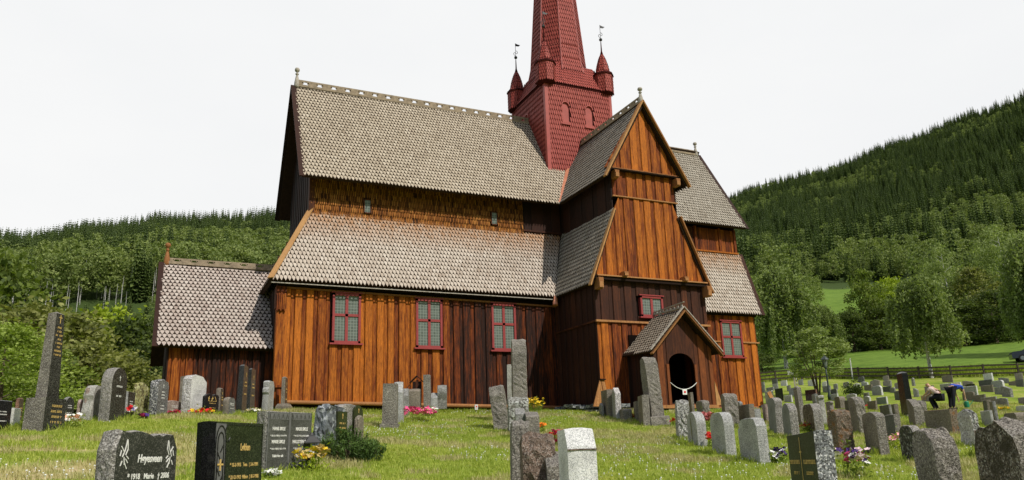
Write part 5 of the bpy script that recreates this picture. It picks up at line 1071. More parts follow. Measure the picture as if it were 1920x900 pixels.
b0.add([(-a1,-c1,h),(a1,-c1,h),(a1,c1,h),(-a1,c1,h),(-a2,-c2,h+H2-.05),(a2,-c2,h+H2-.05),(a2,c2,h+H2-.05),(-a2,c2,h+H2-.05),(0,0,h+H2)],[(1,2,6,5),(2,3,7,6),(3,0,4,7),(4,5,8),(5,6,8),(6,7,8),(7,4,8)],0); b0.f.append((0,1,5,4)); b0.m.append(1); b0.t.append(.5)
S_=b0.build('shaft',[M['granite'],M['darkpol']],ob)
mb=MB()
for i in range(8):
    zz=h+H2*(.80-.045*i-(.0)); k=(zz-h)/H2; yy=-(c1+(c2-c1)*k)-.004; strokes(mb,a_*(.35 if i in(0,1,3,5) else .62),zz,.0,yy,.035,rnd)
k=.9; cross(mb,0,-(c1+(c2-c1)*.88)-.004,h+H2*.86,.17,.09,.018); mb.build('inscription',M['gold'],S_)
# ---------------------------------------------------------------- vegetation
rng=np.random.default_rng(5)
def leafmat(name,dark,mid,light,trans=.35,rnd=.15):
    m=bpy.data.materials.new(name); m.use_nodes=True; nt=m.node_tree; b=nt.nodes['Principled BSDF']; out=nt.nodes['Material Output']
    b.inputs['Roughness'].default_value=.6; b.inputs['Specular IOR Level'].default_value=.25
    t=attr(nt); oi=N(nt,'ShaderNodeObjectInfo'); a=N(nt,'ShaderNodeMath',operation='MULTIPLY_ADD'); nt.links.new(oi.outputs['Random'],a.inputs[0]); a.inputs[1].default_value=rnd; nt.links.new(t,a.inputs[2])
    r=ramp(nt,[(.05,dark),(.5,mid),(1,light)]); nt.links.new(a.outputs[0],r.inputs[0]); nt.links.new(r.outputs[0],b.inputs['Base Color'])
    tr=N(nt,'ShaderNodeBsdfTranslucent'); mx_=N(nt,'ShaderNodeMixShader'); mx_.inputs[0].default_value=trans
    br_=mixc(nt,1,r.outputs[0],(1.2,1.3,.6),'MULTIPLY'); nt.links.new(br_,tr.inputs[0])
    nt.links.new(b.outputs[0],mx_.inputs[1]); nt.links.new(tr.outputs[0],mx_.inputs[2]); nt.links.new(mx_.outputs[0],out.inputs[0])
    return m
LM={'bright':leafmat('bright_leaves',(.09,.13,.02),(.24,.32,.05),(.42,.50,.13)),
'broad':leafmat('green_leaves',(.05,.08,.014),(.145,.195,.03),(.28,.34,.075)),
'olive':leafmat('olive_leaves',(.07,.085,.02),(.185,.20,.05),(.33,.34,.11)),
'maple':leafmat('yellow_green_leaves',(.09,.12,.008),(.26,.34,.02),(.42,.50,.05)),
'dark':leafmat('dark_leaves',(.02,.035,.008),(.062,.09,.017),(.14,.18,.035)),
'birch':leafmat('birch_leaves',(.06,.085,.022),(.165,.215,.06),(.31,.37,.13)),
'pine':leafmat('pine_needles',(.02,.045,.010),(.06,.11,.022),(.14,.22,.05),.15)}
M['bark']=plain('bark',(.12,.09,.065),.9,.1,.4,12,bmp=.5)
m,nt,b=mat('birch_bark',.7,.2); n=noise(nt,objv(nt,(3,3,9)),3,4,.7); r=ramp(nt,[(.42,(.04,.035,.03)),(.5,(.62,.60,.56)),(1,(.7,.68,.65))]); nt.links.new(n.outputs['Fac'],r.inputs[0]); nt.links.new(r.outputs[0],b.inputs['Base Color']); M['birchbark']=m
def meshnp(name,V,Fq,tone,m):
    me=bpy.data.meshes.new(name); nf=len(Fq); k=Fq.shape[1]
    me.vertices.add(len(V)); me.vertices.foreach_set('co',V.astype(np.float32).ravel())
    me.loops.add(nf*k); me.loops.foreach_set('vertex_index',Fq.astype(np.int32).ravel())
    me.polygons.add(nf); me.polygons.foreach_set('loop_start',np.arange(0,nf*k,k,dtype=np.int32)); 
    me.update(calc_edges=True); me.materials.append(m)
    a=me.attributes.new('tone','FLOAT','FACE'); a.data.foreach_set('value',tone.astype(np.float32))
    me.validate(); return me
def leaves_at(P,size,flat=.0,droop=0,asp=.55):
    n=len(P); u=rng.normal(size=(n,3)); u[:,2]=u[:,2]*(1-flat)-droop; u/=np.linalg.norm(u,axis=1)[:,None]
    w_=rng.normal(size=(n,3)); v=np.cross(u,w_); v/=np.linalg.norm(v,axis=1)[:,None]
    s=size*rng.uniform(.6,1.3,size=(n,1)); a=u*s; b_=v*s*asp
    V=np.stack([P-a,P-b_*1.0,P+a,P+b_],1).reshape(-1,3); F=np.arange(4*n).reshape(n,4); return V,F
def crown(name,clusters,nper,size,m,droop=.2,tonevar=.16,asp=.55):
    """clusters: (x,y,z,r,tone)"""
    Ps=[];Ts=[]
    for (x,y,z,r,t) in clusters:
        k=max(4,int(nper*(r**1.6))); p=rng.normal(size=(k,3))*np.array([r,r,r*.62])*.55+np.array([x,y,z])
        Ps.append(p); Ts.append(np.clip(t+rng.normal(size=k)*tonevar,0,1))
    P=np.vstack(Ps);T=np.concatenate(Ts); V,F=leaves_at(P,size,droop=droop,asp=asp); return meshnp(name,V,F,T,m)
def limbs(mb,H,n,spread,z0,z1,r0,tone=.5,lean=0):
    mb.tube([(0,0,-.5),(0,0,.1*H),(.1*lean,0,.5*H),(.2*lean,.05,.92*H)],[r0*1.3,r0,r0*.55,r0*.08],8)
    tips=[]
    for i in range(n):
        a=2*PI*i/n*2.4+random.uniform(-.3,.3); z=lerp(z0,z1,i/n)*H; L2=spread*(1-.55*(i/n))*random.uniform(.7,1); zz=z+L2*random.uniform(.35,.8)
        p=[(0,0,z),(math.cos(a)*L2*.5,math.sin(a)*L2*.5,z+(zz-z)*.6),(math.cos(a)*L2,math.sin(a)*L2,zz)]
        rr=r0*(.45-.3*i/n); mb.tube(p,[rr,rr*.6,rr*.15],5); tips.append(p)
    return tips
def proto_tree(kind,seed):
    random.seed(seed); H=10; W=3.5; tb=MB(); cl=[]
    if kind in('broad','olive','maple','dark','bright','bushy'):
        lo=.03 if kind in('olive','bushy','bright','dark') else .12
        limbs(tb,H,12,W*.85,.15,.8,.22)
        for i in range(95 if kind!='maple' else 75):
            t=random.random(); z=H*(lo+(.97-lo)*t); 
            prof=math.sin(PI*min(1,(t*.9+.1)**.8))**.6 if kind!='dark' else math.sin(PI*min(1,t*.85+.15))**.5
            rr=W*prof*(random.random()**.4)*random.uniform(.8,1.08); a=random.uniform(0,2*PI)
            r=random.uniform(.45,1.05); cl.append((rr*math.cos(a),rr*math.sin(a),z,r,random.uniform(.25,.75)))
        if kind=='maple':
            cl=[(x,y,round(z/1.0)*1.0+random.uniform(-.12,.12),r*1.1,t) for x,y,z,r,t in cl]
        me=crown('crown',cl,150 if kind!='bright' else 210,.15 if kind!='bright' else .11,LM[{'bushy':'olive'}.get(kind,kind)],droop=.25,asp=.6)
        return me,tb,M['bark']
    if kind in('weep','birch'):
        H0=.22 if kind=='birch' else .05
        tips=limbs(tb,H,16,W*.8,.25,.88,.17,lean=.4); Ps=[];Ts=[]
        ns=430
        for i in range(ns):
            t=random.random()**.8; z=H*(.30+.68*t); prof=math.sqrt(max(0,1-((t-.25)/.8)**2)); a=random.uniform(0,2*PI); lob=.82+.22*math.sin(3*a+t*5)
            rr=W*prof*lob*(random.random()**.35); L2=random.uniform(.8,2.6)*(1.25 if kind=='weep' else 1); L2=min(L2,z-H*H0-random.random()*.8)
            if L2<.3: L2=.3
            k=int(L2*26); s=np.linspace(0,1,k)[:,None]; tone=random.uniform(.2,.8)
            p=np.array([rr*math.cos(a),rr*math.sin(a),z])+s*np.array([.15*math.cos(a),.15*math.sin(a),-L2])+rng.normal(size=(k,3))*np.array([.11,.11,.10])
            Ps.append(p);Ts.append(np.clip(tone+rng.normal(size=k)*.13,0,1))
        for i in range(60):
            t=random.random(); z=H*(.45+.53*t); rr=W*.8*math.sqrt(max(0,1-t*t))*random.random()**.5; a=random.uniform(0,2*PI); k=70
            Ps.append(rng.normal(size=(k,3))*np.array([.4,.4,.35])+np.array([rr*math.cos(a),rr*math.sin(a),z])); Ts.append(np.clip(random.uniform(.3,.8)+rng.normal(size=k)*.13,0,1))
        P=np.vstack(Ps);T=np.concatenate(Ts); V,F=leaves_at(P,.15,droop=.9,asp=.5); return meshnp('crown',V,F,T,LM['birch']),tb,M['birchbark']
    if kind=='birch2':
        limbs(tb,H,14,W*.6,.2,.9,.13)
        for i in range(110):
            t=random.random(); z=H*(.12+.87*t); rr=W*.85*(math.sin(PI*min(1,.12+.88*(1-t)))**.7)*random.random()**.4; a=random.uniform(0,2*PI); cl.append((rr*math.cos(a),rr*math.sin(a),z,random.uniform(.35,.75),random.uniform(.3,.9)))
        return crown('crown',cl,190,.11,LM['birch'],droop=.5),tb,M['birchbark']
    if kind=='multi':
        for i in range(6):
            a=i*1.1; tb.tube([(.1*math.cos(a),.1*math.sin(a),-.3),(.5*math.cos(a),.5*math.sin(a),3),(1.5*math.cos(a),1.5*math.sin(a),6),(2.0*math.cos(a),2.0*math.sin(a),8)],[.10,.08,.05,.02],6)
        for i in range(80):
            t=random.random(); z=H*(.30+.68*t); rr=W*math.sin(PI*min(1,.18+.8*t))**.6*random.random()**.45; a=random.uniform(0,2*PI); cl.append((rr*math.cos(a),rr*math.sin(a),z,random.uniform(.4,.8),random.uniform(.45,.95)))
        return crown('crown',cl,230,.16,LM['birch'],droop=.1),tb,M['bark']
TREES=[
(-23.89, 2.44, -1.49, 5.12, 5.46, 'bright', 'bright fresh-green leafy tree at the left edge with large light leaves'),
(-31.17, 45.83, -3.81, 20.15, 13.08, 'broad', 'tall dark green broadleaf tree at the left edge, rising highest above the obelisk'),
(-27.07, 36.31, -3.62, 14.08, 12.26, 'olive', 'dull olive green tree behind the top of the obelisk'),
(-23.83, 28.59, -3.27, 11.81, 10.86, 'olive', 'olive green spreading tree right of the obelisk top'),
(-22.52, 44.71, -3.53, 16.17, 11.84, 'maple', 'yellow-green maple with layered foliage beside the annex'),
(-20.03, 40.79, -3.42, 14.03, 9.5, 'dark', 'dark green tree between the yellow-green maple and the annex roof'),
(-23.3, 12.58, -2.15, 6.1, 6.98, 'broad', 'mid green bushy tree directly behind the obelisk base'),
(-21.77, 16.71, -2.46, 7.32, 7.01, 'olive', 'grey-green bushy tree behind the sculpted pale gravestone'),
(-19.99, 18.79, -2.59, 7.15, 6.68, 'olive', 'soft green bushy tree behind the arched black-fronted gravestone'),
(-18.73, 26.8, -3.01, 9.38, 6.3, 'dark', 'dark green tree partly hidden by the annex corner'),
(-29.66, 25.8, -3.37, 12.02, 11.91, 'broad', 'green tree cut by the left edge behind the bright one'),
(-16.79, 46.78, -3.3, 14.58, 9.34, 'dark', 'dark tree behind the annex'),
(48.29, 35.51, 6.46, 12.11, 8.57, 'weep', 'large weeping birch with hanging strands beside the chancel corner'),
(56.69, 49.57, 8.71, 9.1, 6.92, 'weep', 'weeping birch half hidden by the chancel'),
(57.04, 38.0, 7.7, 7.09, 5.71, 'weep', 'shorter weeping birch right of the large one'),
(38.18, 28.56, 4.38, 2.83, 3.23, 'dark', 'low dark shrub tree at the chancel corner before the meadow'),
(18.73, 2.84, 0.8, 4.26, 3.93, 'multi', 'small light round tree with several thin stems behind the lamp post'),
(74.5, 48.52, 10.68, 6.11, 7.15, 'dark', 'dark yellowish-green tree right of the weeping birches'),
(79.3, 49.07, 11.28, 12.21, 7.88, 'broad', 'pale green tree with rounded top above the dark edge of the wood'),
(85.95, 50.41, 12.26, 11.13, 9.28, 'maple', 'bright green tree behind the white-stemmed birch'),
(43.19, 13.36, 3.11, 9.25, 6.39, 'birch', 'weeping white-stemmed birch standing alone at the fence'),
(95.68, 47.45, 13.17, 15.26, 8.62, 'birch2', 'tall pale birch top behind the lone fence birch'),
(83.16, 37.43, 10.34, 6.55, 8.58, 'dark', 'dark rounded tree at the edge of the meadow'),
(79.82, 38.67, 10.11, 5.71, 7.51, 'dark', 'dark tree directly right of the lone fence birch crown'),
(86.87, 35.49, 10.55, 7.31, 8.72, 'dark', 'deep dark green tree at the right end of the meadow edge'),
(96.18, 43.18, 12.63, 11.12, 9.55, 'olive', 'olive green tree above the dark meadow edge'),
(101.84, 41.76, 13.22, 17.16, 10.92, 'birch2', 'tall light birch with upright crown near the right edge'),
(67.29, 17.74, 6.38, 13.08, 7.55, 'weep', 'large weeping birch cut by the right edge above the parked car'),
(74.18, 51.88, 11.0, 5.72, 5.82, 'dark', 'dark tree behind the shorter weeping birch'),
(83.32, 47.29, 11.47, 7.33, 8.0, 'dark', 'dark tree behind the lone fence birch, left side'),
(78.3, 47.14, 10.92, 6.36, 7.75, 'dark', 'low dark tree between the pale rounded one and the lone birch'),
(67.83, 52.74, 10.32, 5.46, 8.45, 'dark', 'dark tree behind the large weeping birch'),
(92.01, 34.85, 11.17, 5.7, 8.0, 'dark', 'dark tree behind the weeping birch at the right edge'),
(63.06, 43.29, 8.86, 2.26, 5.17, 'bushy', 'low bushy tree at the meadow edge right of the small round tree')]
PROT={}
for i,(x,y,z,h,wm,kind,label) in enumerate(TREES):
    key=(kind,i%2 if kind in('broad','olive','dark','weep') else 0)
    if key not in PROT:
        me,tb,bm=proto_tree(kind,31+len(PROT)); to=tb.build('trunk',bm,None); PROT[key]=(me,to.data); bpy.data.objects.remove(to)
    me,td=PROT[key]
    s=max(wm,h*.42)/7.0; t=empty({'weep':'weeping_birch','birch':'weeping_birch','birch2':'birch_tree','maple':'maple_tree'}.get(kind,'broadleaf_tree'),(x,y,z-.1),random.uniform(0,6.28),label,'birch' if 'birch' in kind or kind=='weep' else 'tree','trees around the churchyard')
    t.scale=(s,s,h/10*1.0)
    for nm,d in(('crown',me),('trunk',td)): o=bpy.data.objects.new(nm,d); scene.collection.objects.link(o); o.parent=t
# mountain pine bush beside the plaque stones
bx,by,bz=[-15.77, -20.56, -2.08]
bb=empty('mountain_pine',(bx,by,bz),0,'low dark green mountain pine bush on the lawn before the rough blue-grey rock stone','bush')
random.seed(21); Ps=[];Ts=[];tb=MB()
for i in range(95):
    a=random.uniform(0,2*PI); rr=.50*math.sqrt(random.random()); el=1-(rr/.56)**2; top=.05+.42*el*random.uniform(.55,1.05)
    x1,y1=rr*math.cos(a)*1.15,rr*math.sin(a); tb.tube([(x1*.25,y1*.25,0),(x1*.8,y1*.8,top*.55),(x1,y1,top)],[.012,.008,.004],4)
    k=85; s=rng.uniform(0,1,size=(k,1)); base=np.array([x1*.85,y1*.85,top-.16]); tip=np.array([x1*1.04,y1*1.04,top+.05])
    Ps.append(base+s*(tip-base)+rng.normal(size=(k,3))*.016); Ts.append(np.clip(rng.normal(size=k)*.12+.25+.5*s[:,0]*random.uniform(.5,1.1),0,1))
P=np.vstack(Ps);T=np.concatenate(Ts);V,F=leaves_at(P,.035,droop=-.6,asp=.18)
o=bpy.data.objects.new('needles',meshnp('needles',V,F,T,LM['pine'])); scene.collection.objects.link(o); o.parent=bb; tb.build('branch_work',M['bark'],bb)
# round dark shrub in the right graveyard
random.seed(8); cl=[(random.gauss(0,.22),random.gauss(0,.22),.32+random.gauss(0,.14),.25,random.uniform(.1,.5)) for i in range(22)]
sx,sy,sz=[17.37, -1.06, 0.37]
o=bpy.data.objects.new('round_shrub',crown('round_shrub',cl,900,.045,LM['dark'])); scene.collection.objects.link(o); o.location=(sx,sy,sz+.1); tag(o,'round very dark shrub behind a pale stone in the far graveyard','shrub')
# ---------------------------------------------------------------- flowers
def petal(name,c): return plain(name,c,.6,.2,.2,30,bmp=0)
FC={'red':(.62,.015,.02),'white':(.80,.80,.76),'peach':(.80,.42,.26),'pink':(.80,.15,.30),'hotpink':(.78,.06,.25),'magenta':(.45,.03,.14),'violet':(.07,.03,.22),'purple':(.045,.012,.13),'cream':(.78,.68,.45),'yellow':(.80,.55,.03),'orange':(.80,.20,.01),'rose_pale':(.78,.40,.40),'pinkleaf':(.45,.12,.12),'straw':(.50,.38,.14),'palepink':(.78,.58,.62)}
PM={k:petal('petals_'+k,v) for k,v in FC.items()}
KC={'white_peach':('white','white','peach'),'red_white':('red','white','red','white','violet'),'violet':('violet','magenta'),'magenta':('magenta','red'),'yellow_green':('yellow','red'),'red':('red',),'white_pale':('white','cream'),'pink':('pink','pink','hotpink'),'cream':('cream','white'),'yellow_tall':('yellow',),'orange':('orange',),'red_thin':('red','magenta'),'pinkleaf':('pinkleaf','pinkleaf'),'purple':('purple','purple','white'),'white_purple':('palepink','white','magenta','purple'),'hotpink':('hotpink',),'rose_pale':('rose_pale',),'yellow':('yellow',),'white':('white',),'yellow_straw':('yellow','straw','straw')}
M['leaf']=LM['broad']
FLOWERS=[
('flower_wreath', -20.26, -14.7, -1.28, 0.33, 0.25, 'white_peach', 'wreath of white and peach flowers before the obelisk base'),
('flower_bed', -19.36, -11.28, -0.94, 0.42, 0.3, 'red_white', 'red and white flowers before the arched black-fronted gravestone'),
('flower_bed', -18.77, -11.7, -0.97, 0.15, 0.15, 'violet', 'small violet flowers at the foot of the lichen stone'),
('flower_plant', -18.05, -9.71, -0.79, 0.19, 0.15, 'magenta', 'magenta and red flowers at the foot of the low pinkish slab'),
('flower_bed', -17.35, -9.74, -0.8, 0.36, 0.2, 'yellow_green', 'green plants with yellow and red flowers right of the white stone'),
('flower_plant', -16.57, -6.46, -0.54, 0.11, 0.22, 'red', 'single red flowers beside the black ornamented stone'),
('flower_bed', -15.74, -7.6, -0.63, 0.21, 0.15, 'white_pale', 'pale small flowers at the foot of the black pillars'),
('flower_plant', -20.05, -11.74, -1.0, 0.07, 0.25, 'red', 'red flower at the edge of the sculpted pale gravestone'),
('flower_bed', -10.98, -9.44, -1.0, 0.41, 0.38, 'pink', 'large pink flower bush before the line of stones at the nave'),
('flower_bed', -10.0, -7.66, -0.77, 0.3, 0.28, 'cream', 'cream flowers behind the pink flower bush'),
('flower_plant', -4.92, -5.46, -0.52, 0.43, 0.5, 'yellow_tall', 'tall yellow wildflowers by the church wall'),
('flower_plant', -8.83, -13.67, -1.55, 0.11, 0.28, 'orange', 'orange marigold next to the sloping granite stone'),
('flower_plant', -10.8, -18.19, -1.99, 0.16, 0.35, 'red_thin', 'loose red flowers left of the bright white granite stone'),
('flower_plant', -4.05, -11.0, -1.15, 0.11, 0.25, 'red', 'red flowers right of the low rough stone'),
('flower_bed', -4.05, -13.2, -1.43, 0.15, 0.3, 'red', 'red flowers right of the big leaning pillar'),
('flower_plant', -7.45, -19.1, -2.09, 0.09, 0.35, 'red', 'red flowers right of the slotted stone'),
('flower_bed', -3.72, -14.4, -1.57, 0.23, 0.5, 'pinkleaf', 'reddish pink foliage plant behind the slotted stone'),
('flower_bed', -8.55, -22.31, -2.38, 0.21, 0.25, 'purple', 'dark violet pansies with a white bloom at the stepped stone'),
('flower_bed', -9.2, -24.51, -2.57, 0.27, 0.42, 'white_purple', 'foreground bush with white-pink blossoms beside the green-black slab'),
('flower_plant', -1.45, -17.7, -1.83, 0.11, 0.3, 'hotpink', 'hot pink flowers at the tall rough brown stone'),
('flower_plant', -4.94, -20.58, -2.18, 0.13, 0.3, 'rose_pale', 'pale rose right of the rust-stained stone'),
('flower_bed', -4.5, -21.42, -2.23, 0.23, 0.35, 'rose_pale', 'pale rose bush right of the smooth brown gravestone'),
('flower_plant', -2.35, -16.82, -1.78, 0.22, 0.3, 'red', 'red flowers behind the green-black slab'),
('flower_bed', 13.3, -12.17, -1.01, 0.26, 0.15, 'yellow', 'yellow flowers in the right lawn'),
('flower_plant', 10.23, -8.1, -0.7, 0.11, 0.25, 'red', 'red flower left of the brown square stone'),
('flower_plant', -2.96, -16.37, -1.76, 0.06, 0.4, 'yellow_green', 'yellowish plant between the two blue-grey slabs'),
('flower_bed', -17.27, -22.81, -2.28, 0.1, 0.12, 'white', 'white flowers at the bottom edge between the foreground stones'),
('flower_bed', -16.67, -22.1, -2.23, 0.23, 0.35, 'yellow_straw', 'yellow flowers and straw-coloured plants around the grave lantern')]
for (nm,x,y,z,r,h,k,label) in FLOWERS:
    if k=='pink': r*=1.4; h*=1.15
    if k in('red_white','white_peach'): r*=1.2; h*=1.15
    random.seed(int(x*91+y*17)); E_=empty(nm,(x,y,z-.02),0,label,'flowers','flowers on the graves')
    thin=k in('yellow_tall','red_thin'); n=int((60 if thin else 260)*min(1.6,max(.5,r/.25)))
    P=np.stack([rng.normal(size=n)*r*.45,rng.normal(size=n)*r*.35,np.abs(rng.normal(size=n))*h*.42+.02],1)
    V,F=leaves_at(P,.035 if not thin else .03,asp=.4); T=np.clip(rng.normal(size=n)*.2+.6,0,1)
    lm=LM['maple'] if k in('yellow_green','rose_pale','yellow_straw') else LM['bright'] if k not in('white_purple',) else LM['broad']
    o=bpy.data.objects.new('leaves',meshnp('leaves',V,F,T,lm)); scene.collection.objects.link(o); o.parent=E_
    cols=KC[k]; big=.055 if k in('pink','red_white','white_purple','purple','cream','white_peach') else .05
    if thin:
        st=MB()
    for ci,c in enumerate(dict.fromkeys(cols)):
        mb=MB(); cnt=max(2,int((70 if k in('pink','pinkleaf') else 34)*cols.count(c)/len(cols)*min(1.8,max(.35,r/.22))))
        if k in('orange','hotpink','rose_pale','red') and r<.3: cnt=max(5,min(cnt,12))
        for i in range(cnt):
            a=random.uniform(0,2*PI); rr=r*math.sqrt(random.random())*.95; px_,py_=rr*math.cos(a),rr*math.sin(a)*.75; pz=h*(random.uniform(.55,1.0) if not thin else random.uniform(.4,1.1)); q=big*random.uniform(.7,1.3)
            T_=Matrix.Translation((px_,py_,pz))@Matrix.Rotation(random.uniform(-.9,.9),4,'X')@Matrix.Rotation(random.uniform(-.7,.7),4,'Y')
            np_=5
            for j in range(np_):
                b0,b1=2*PI*j/np_,2*PI*(j+.9)/np_; bm=(b0+b1)/2
                vs_=[T_@Vector(v) for v in((0,0,0),(q*.8*math.cos(b0),q*.8*math.sin(b0),q*.35),(q*1.15*math.cos(bm),q*1.15*math.sin(bm),q*.3),(q*.8*math.cos(b1),q*.8*math.sin(b1),q*.35))]
                mb.add([tuple(v) for v in vs_],[(0,1,2,3)])
            if thin: st.tube([(px_*.5,py_*.5,0),(px_,py_,pz)],.006,4)
        mb.build('blossoms',PM[c],E_)
    if thin: st.build('stems',LM['bright'],E_)
# ---------------------------------------------------------------- instanced stuff
def scatter(name,pts,scl,rot,idx,protos,label,cat,zsc=None):
    """one object whose geometry nodes instance leaf/tree meshes on real ground points"""
    me=bpy.data.meshes.new(name); me.vertices.add(len(pts)); me.vertices.foreach_set('co',np.asarray(pts,np.float32).ravel())
    for an,ty,da in(('scl','FLOAT',scl),('rotz','FLOAT',rot)): a=me.attributes.new(an,ty,'POINT'); a.data.foreach_set('value',np.asarray(da,np.float32))
    a=me.attributes.new('idx','INT','POINT'); a.data.foreach_set('value',np.asarray(idx,np.int32)); me.update()
    o=bpy.data.objects.new(name,me); scene.collection.objects.link(o)
    g=bpy.data.node_groups.new(name+'_nodes','GeometryNodeTree'); g.interface.new_socket('Geometry',in_out='INPUT',socket_type='NodeSocketGeometry'); g.interface.new_socket('Geometry',in_out='OUTPUT',socket_type='NodeSocketGeometry')
    gi=g.nodes.new('NodeGroupInput'); go=g.nodes.new('NodeGroupOutput'); jn=g.nodes.new('GeometryNodeJoinGeometry')
    def na(nm,ty):
        n=g.nodes.new('GeometryNodeInputNamedAttribute'); n.data_type=ty; n.inputs['Name'].default_value=nm; return n.outputs['Attribute']
    s_=na('scl','FLOAT'); r_=na('rotz','FLOAT'); i_=na('idx','INT'); cx=g.nodes.new('ShaderNodeCombineXYZ'); g.links.new(r_,cx.inputs['Z'])
    for k,p in enumerate(protos):
        oi=g.nodes.new('GeometryNodeObjectInfo'); oi.inputs['Object'].default_value=p; oi.inputs['As Instance'].default_value=True
        ip=g.nodes.new('GeometryNodeInstanceOnPoints'); cmp=g.nodes.new('FunctionNodeCompare'); cmp.data_type='INT'; cmp.operation='EQUAL'
        ci=[q for q in cmp.inputs if q.type=='INT']; g.links.new(i_,ci[0]); ci[1].default_value=k
        g.links.new(gi.outputs[0],ip.inputs['Points']); g.links.new(cmp.outputs[0],ip.inputs['Selection']); g.links.new(oi.outputs['Geometry'],ip.inputs['Instance'])
        g.links.new(cx.outputs[0],ip.inputs['Rotation']); g.links.new(s_,ip.inputs['Scale']); g.links.new(ip.outputs[0],jn.inputs[0])
    g.links.new(jn.outputs[0],go.inputs[0]); md=o.modifiers.new('scatter','NODES'); md.node_group=g
    o['kind']='stuff'; o['label']=label; o['category']=cat; return o
def proto_obj(me): return bpy.data.objects.new(me.name,me)
def conifer(seed):
    r=np.random.default_rng(seed); V=[];F=[];T=[]; H=14; nl=17
    for i in range(nl):
        t=i/(nl-1); z=H*(.06+.92*t); R=(2.3*(1-t)**.85+.12)*r.uniform(.85,1.1); nb=int(10-5*t)
        for j in range(nb):
            a=2*np.pi*(j+r.random()*.7)/nb+i; rr=R*r.uniform(.7,1.15); wd=.42*rr+.12; d=np.array([np.cos(a),np.sin(a),0]); s=np.array([-np.sin(a),np.cos(a),0])
            base=np.array([0,0,z+.25]); o=len(V); dr=-.38*rr-.1
            V+=[base,base+d*rr*.55+s*wd*.5+[0,0,dr*.35],base+d*rr+[0,0,dr],base+d*rr*.55-s*wd*.5+[0,0,dr*.35]]; F.append((o,o+1,o+2,o+3)); T.append(.35+.35*r.random()+.1*t)
            V+=[base+d*rr*.2+[0,0,0],base+d*rr*.6+[0,0,dr*.5+.02],base+d*rr*.7+[0,0,dr*1.3-.2],base+d*rr*.35+[0,0,dr*.8-.35]]; o=len(V)-4; F.append((o,o+1,o+2,o+3)); T.append(.2+.3*r.random())
    return meshnp('spruce',np.array(V),np.array(F),np.array(T),FM['spruce'])
def hillbirch(seed,H=11,m='hillbirch',trunkv=True):
    random.seed(seed); cl=[]
    for i in range(34):
        t=random.random(); z=H*(.28+.7*t); rr=1.9*math.sin(PI*min(1,.2+.75*t))**.7*random.random()**.5; a=random.uniform(0,2*PI); cl.append((rr*math.cos(a),rr*math.sin(a),z,random.uniform(.55,.95),random.uniform(.25,.8)))
    me=crown('birch',cl,15,.30,FM[m],droop=.2,asp=.7)
    return me
FM={'spruce':leafmat('spruce_needles',(.022,.045,.011),(.066,.103,.026),(.145,.195,.05),.15,.35),'hillbirch':leafmat('hill_birch_leaves',(.06,.09,.02),(.155,.205,.05),(.29,.34,.11),.3,.3)}
tk=MB(); tk.tube([(0,0,-1),(0,0,5),(.2,0,10)],[.12,.10,.03],5); tko=tk.build('birch_stem',M['birchbark']); tkd=tko.data; bpy.data.objects.remove(tko)
pro=[proto_obj(conifer(s)) for s in(1,2,3)]+[proto_obj(hillbirch(s)) for s in(4,5,6)]+[proto_obj(tkd)]
def vnoise(x,y,s,seed=0):
    r=np.random.default_rng(seed); g=r.random((64,64)); X=x/s;Y=y/s; i=np.floor(X).astype(int);j=np.floor(Y).astype(int); a=X-i;b_=Y-j; a=a*a*(3-2*a);b_=b_*b_*(3-2*b_)
    G=lambda p,q:g[p%64,q%64]; return (G(i,j)*(1-a)+G(i+1,j)*a)*(1-b_)+(G(i,j+1)*(1-a)+G(i+1,j+1)*a)*b_
def forest(n,az0,az1,d0,d1,seed):
    r=np.random.default_rng(seed); az=np.radians(r.uniform(az0,az1,n)); D=np.sqrt(r.uniform(d0**2,d1**2,n)); x=CAM[0]+D*np.sin(az); y=CAM[1]+D*np.cos(az); return x,y,D,np.degrees(az),r
fx=[];fs=[];fr=[];fi=[]
# right mountain
x,y,D,az,r=forest(11000,37,74,300,1330,1)
u=vnoise(x,y,46,3)*.6+vnoise(x,y,17,4)*.4; isb=(u+np.clip((560-D)/1000,-.06,.17)+r.normal(size=len(x))*.06)>.60
keep=~((D<330)&(az>46.5)&(az<53)) ; 
fx.append(np.stack([x,y],1)[keep]); fi.append(np.where(isb,3+r.integers(0,3,len(x)),r.integers(0,3,len(x)))[keep]); fs.append((r.uniform(.5,1.0,len(x))**.8*1.75*np.where(isb,.95,1.15))[keep]*.95)
# left hill: shrubs and birches low, spruce towards the ridge
x,y,D,az,r=forest(8500,-16,14,135,640,2)
u=vnoise(x,y,30,5)*.6+vnoise(x,y,12,6)*.4
low=D<285; isb=np.where(low,u>.22,(u+np.clip((430-D)/500,-.3,.10))>.55); sc=np.where(low,r.uniform(.35,.7,len(x)),r.uniform(.65,1.15,len(x))**1.3*1.5)
keep=~((D>262)&(D<285)&(az<0))
fx.append(np.stack([x,y],1)[keep]); fi.append(np.where(isb,3+r.integers(0,3,len(x)),r.integers(0,3,len(x)))[keep]); fs.append(sc[keep])
# hidden ground between the hills, thinner
x,y,D,az,r=forest(3000,14,37,200,1300,9); fx.append(np.stack([x,y],1)); fi.append(r.integers(0,6,len(x))); fs.append(r.uniform(.8,1.2,len(x)))
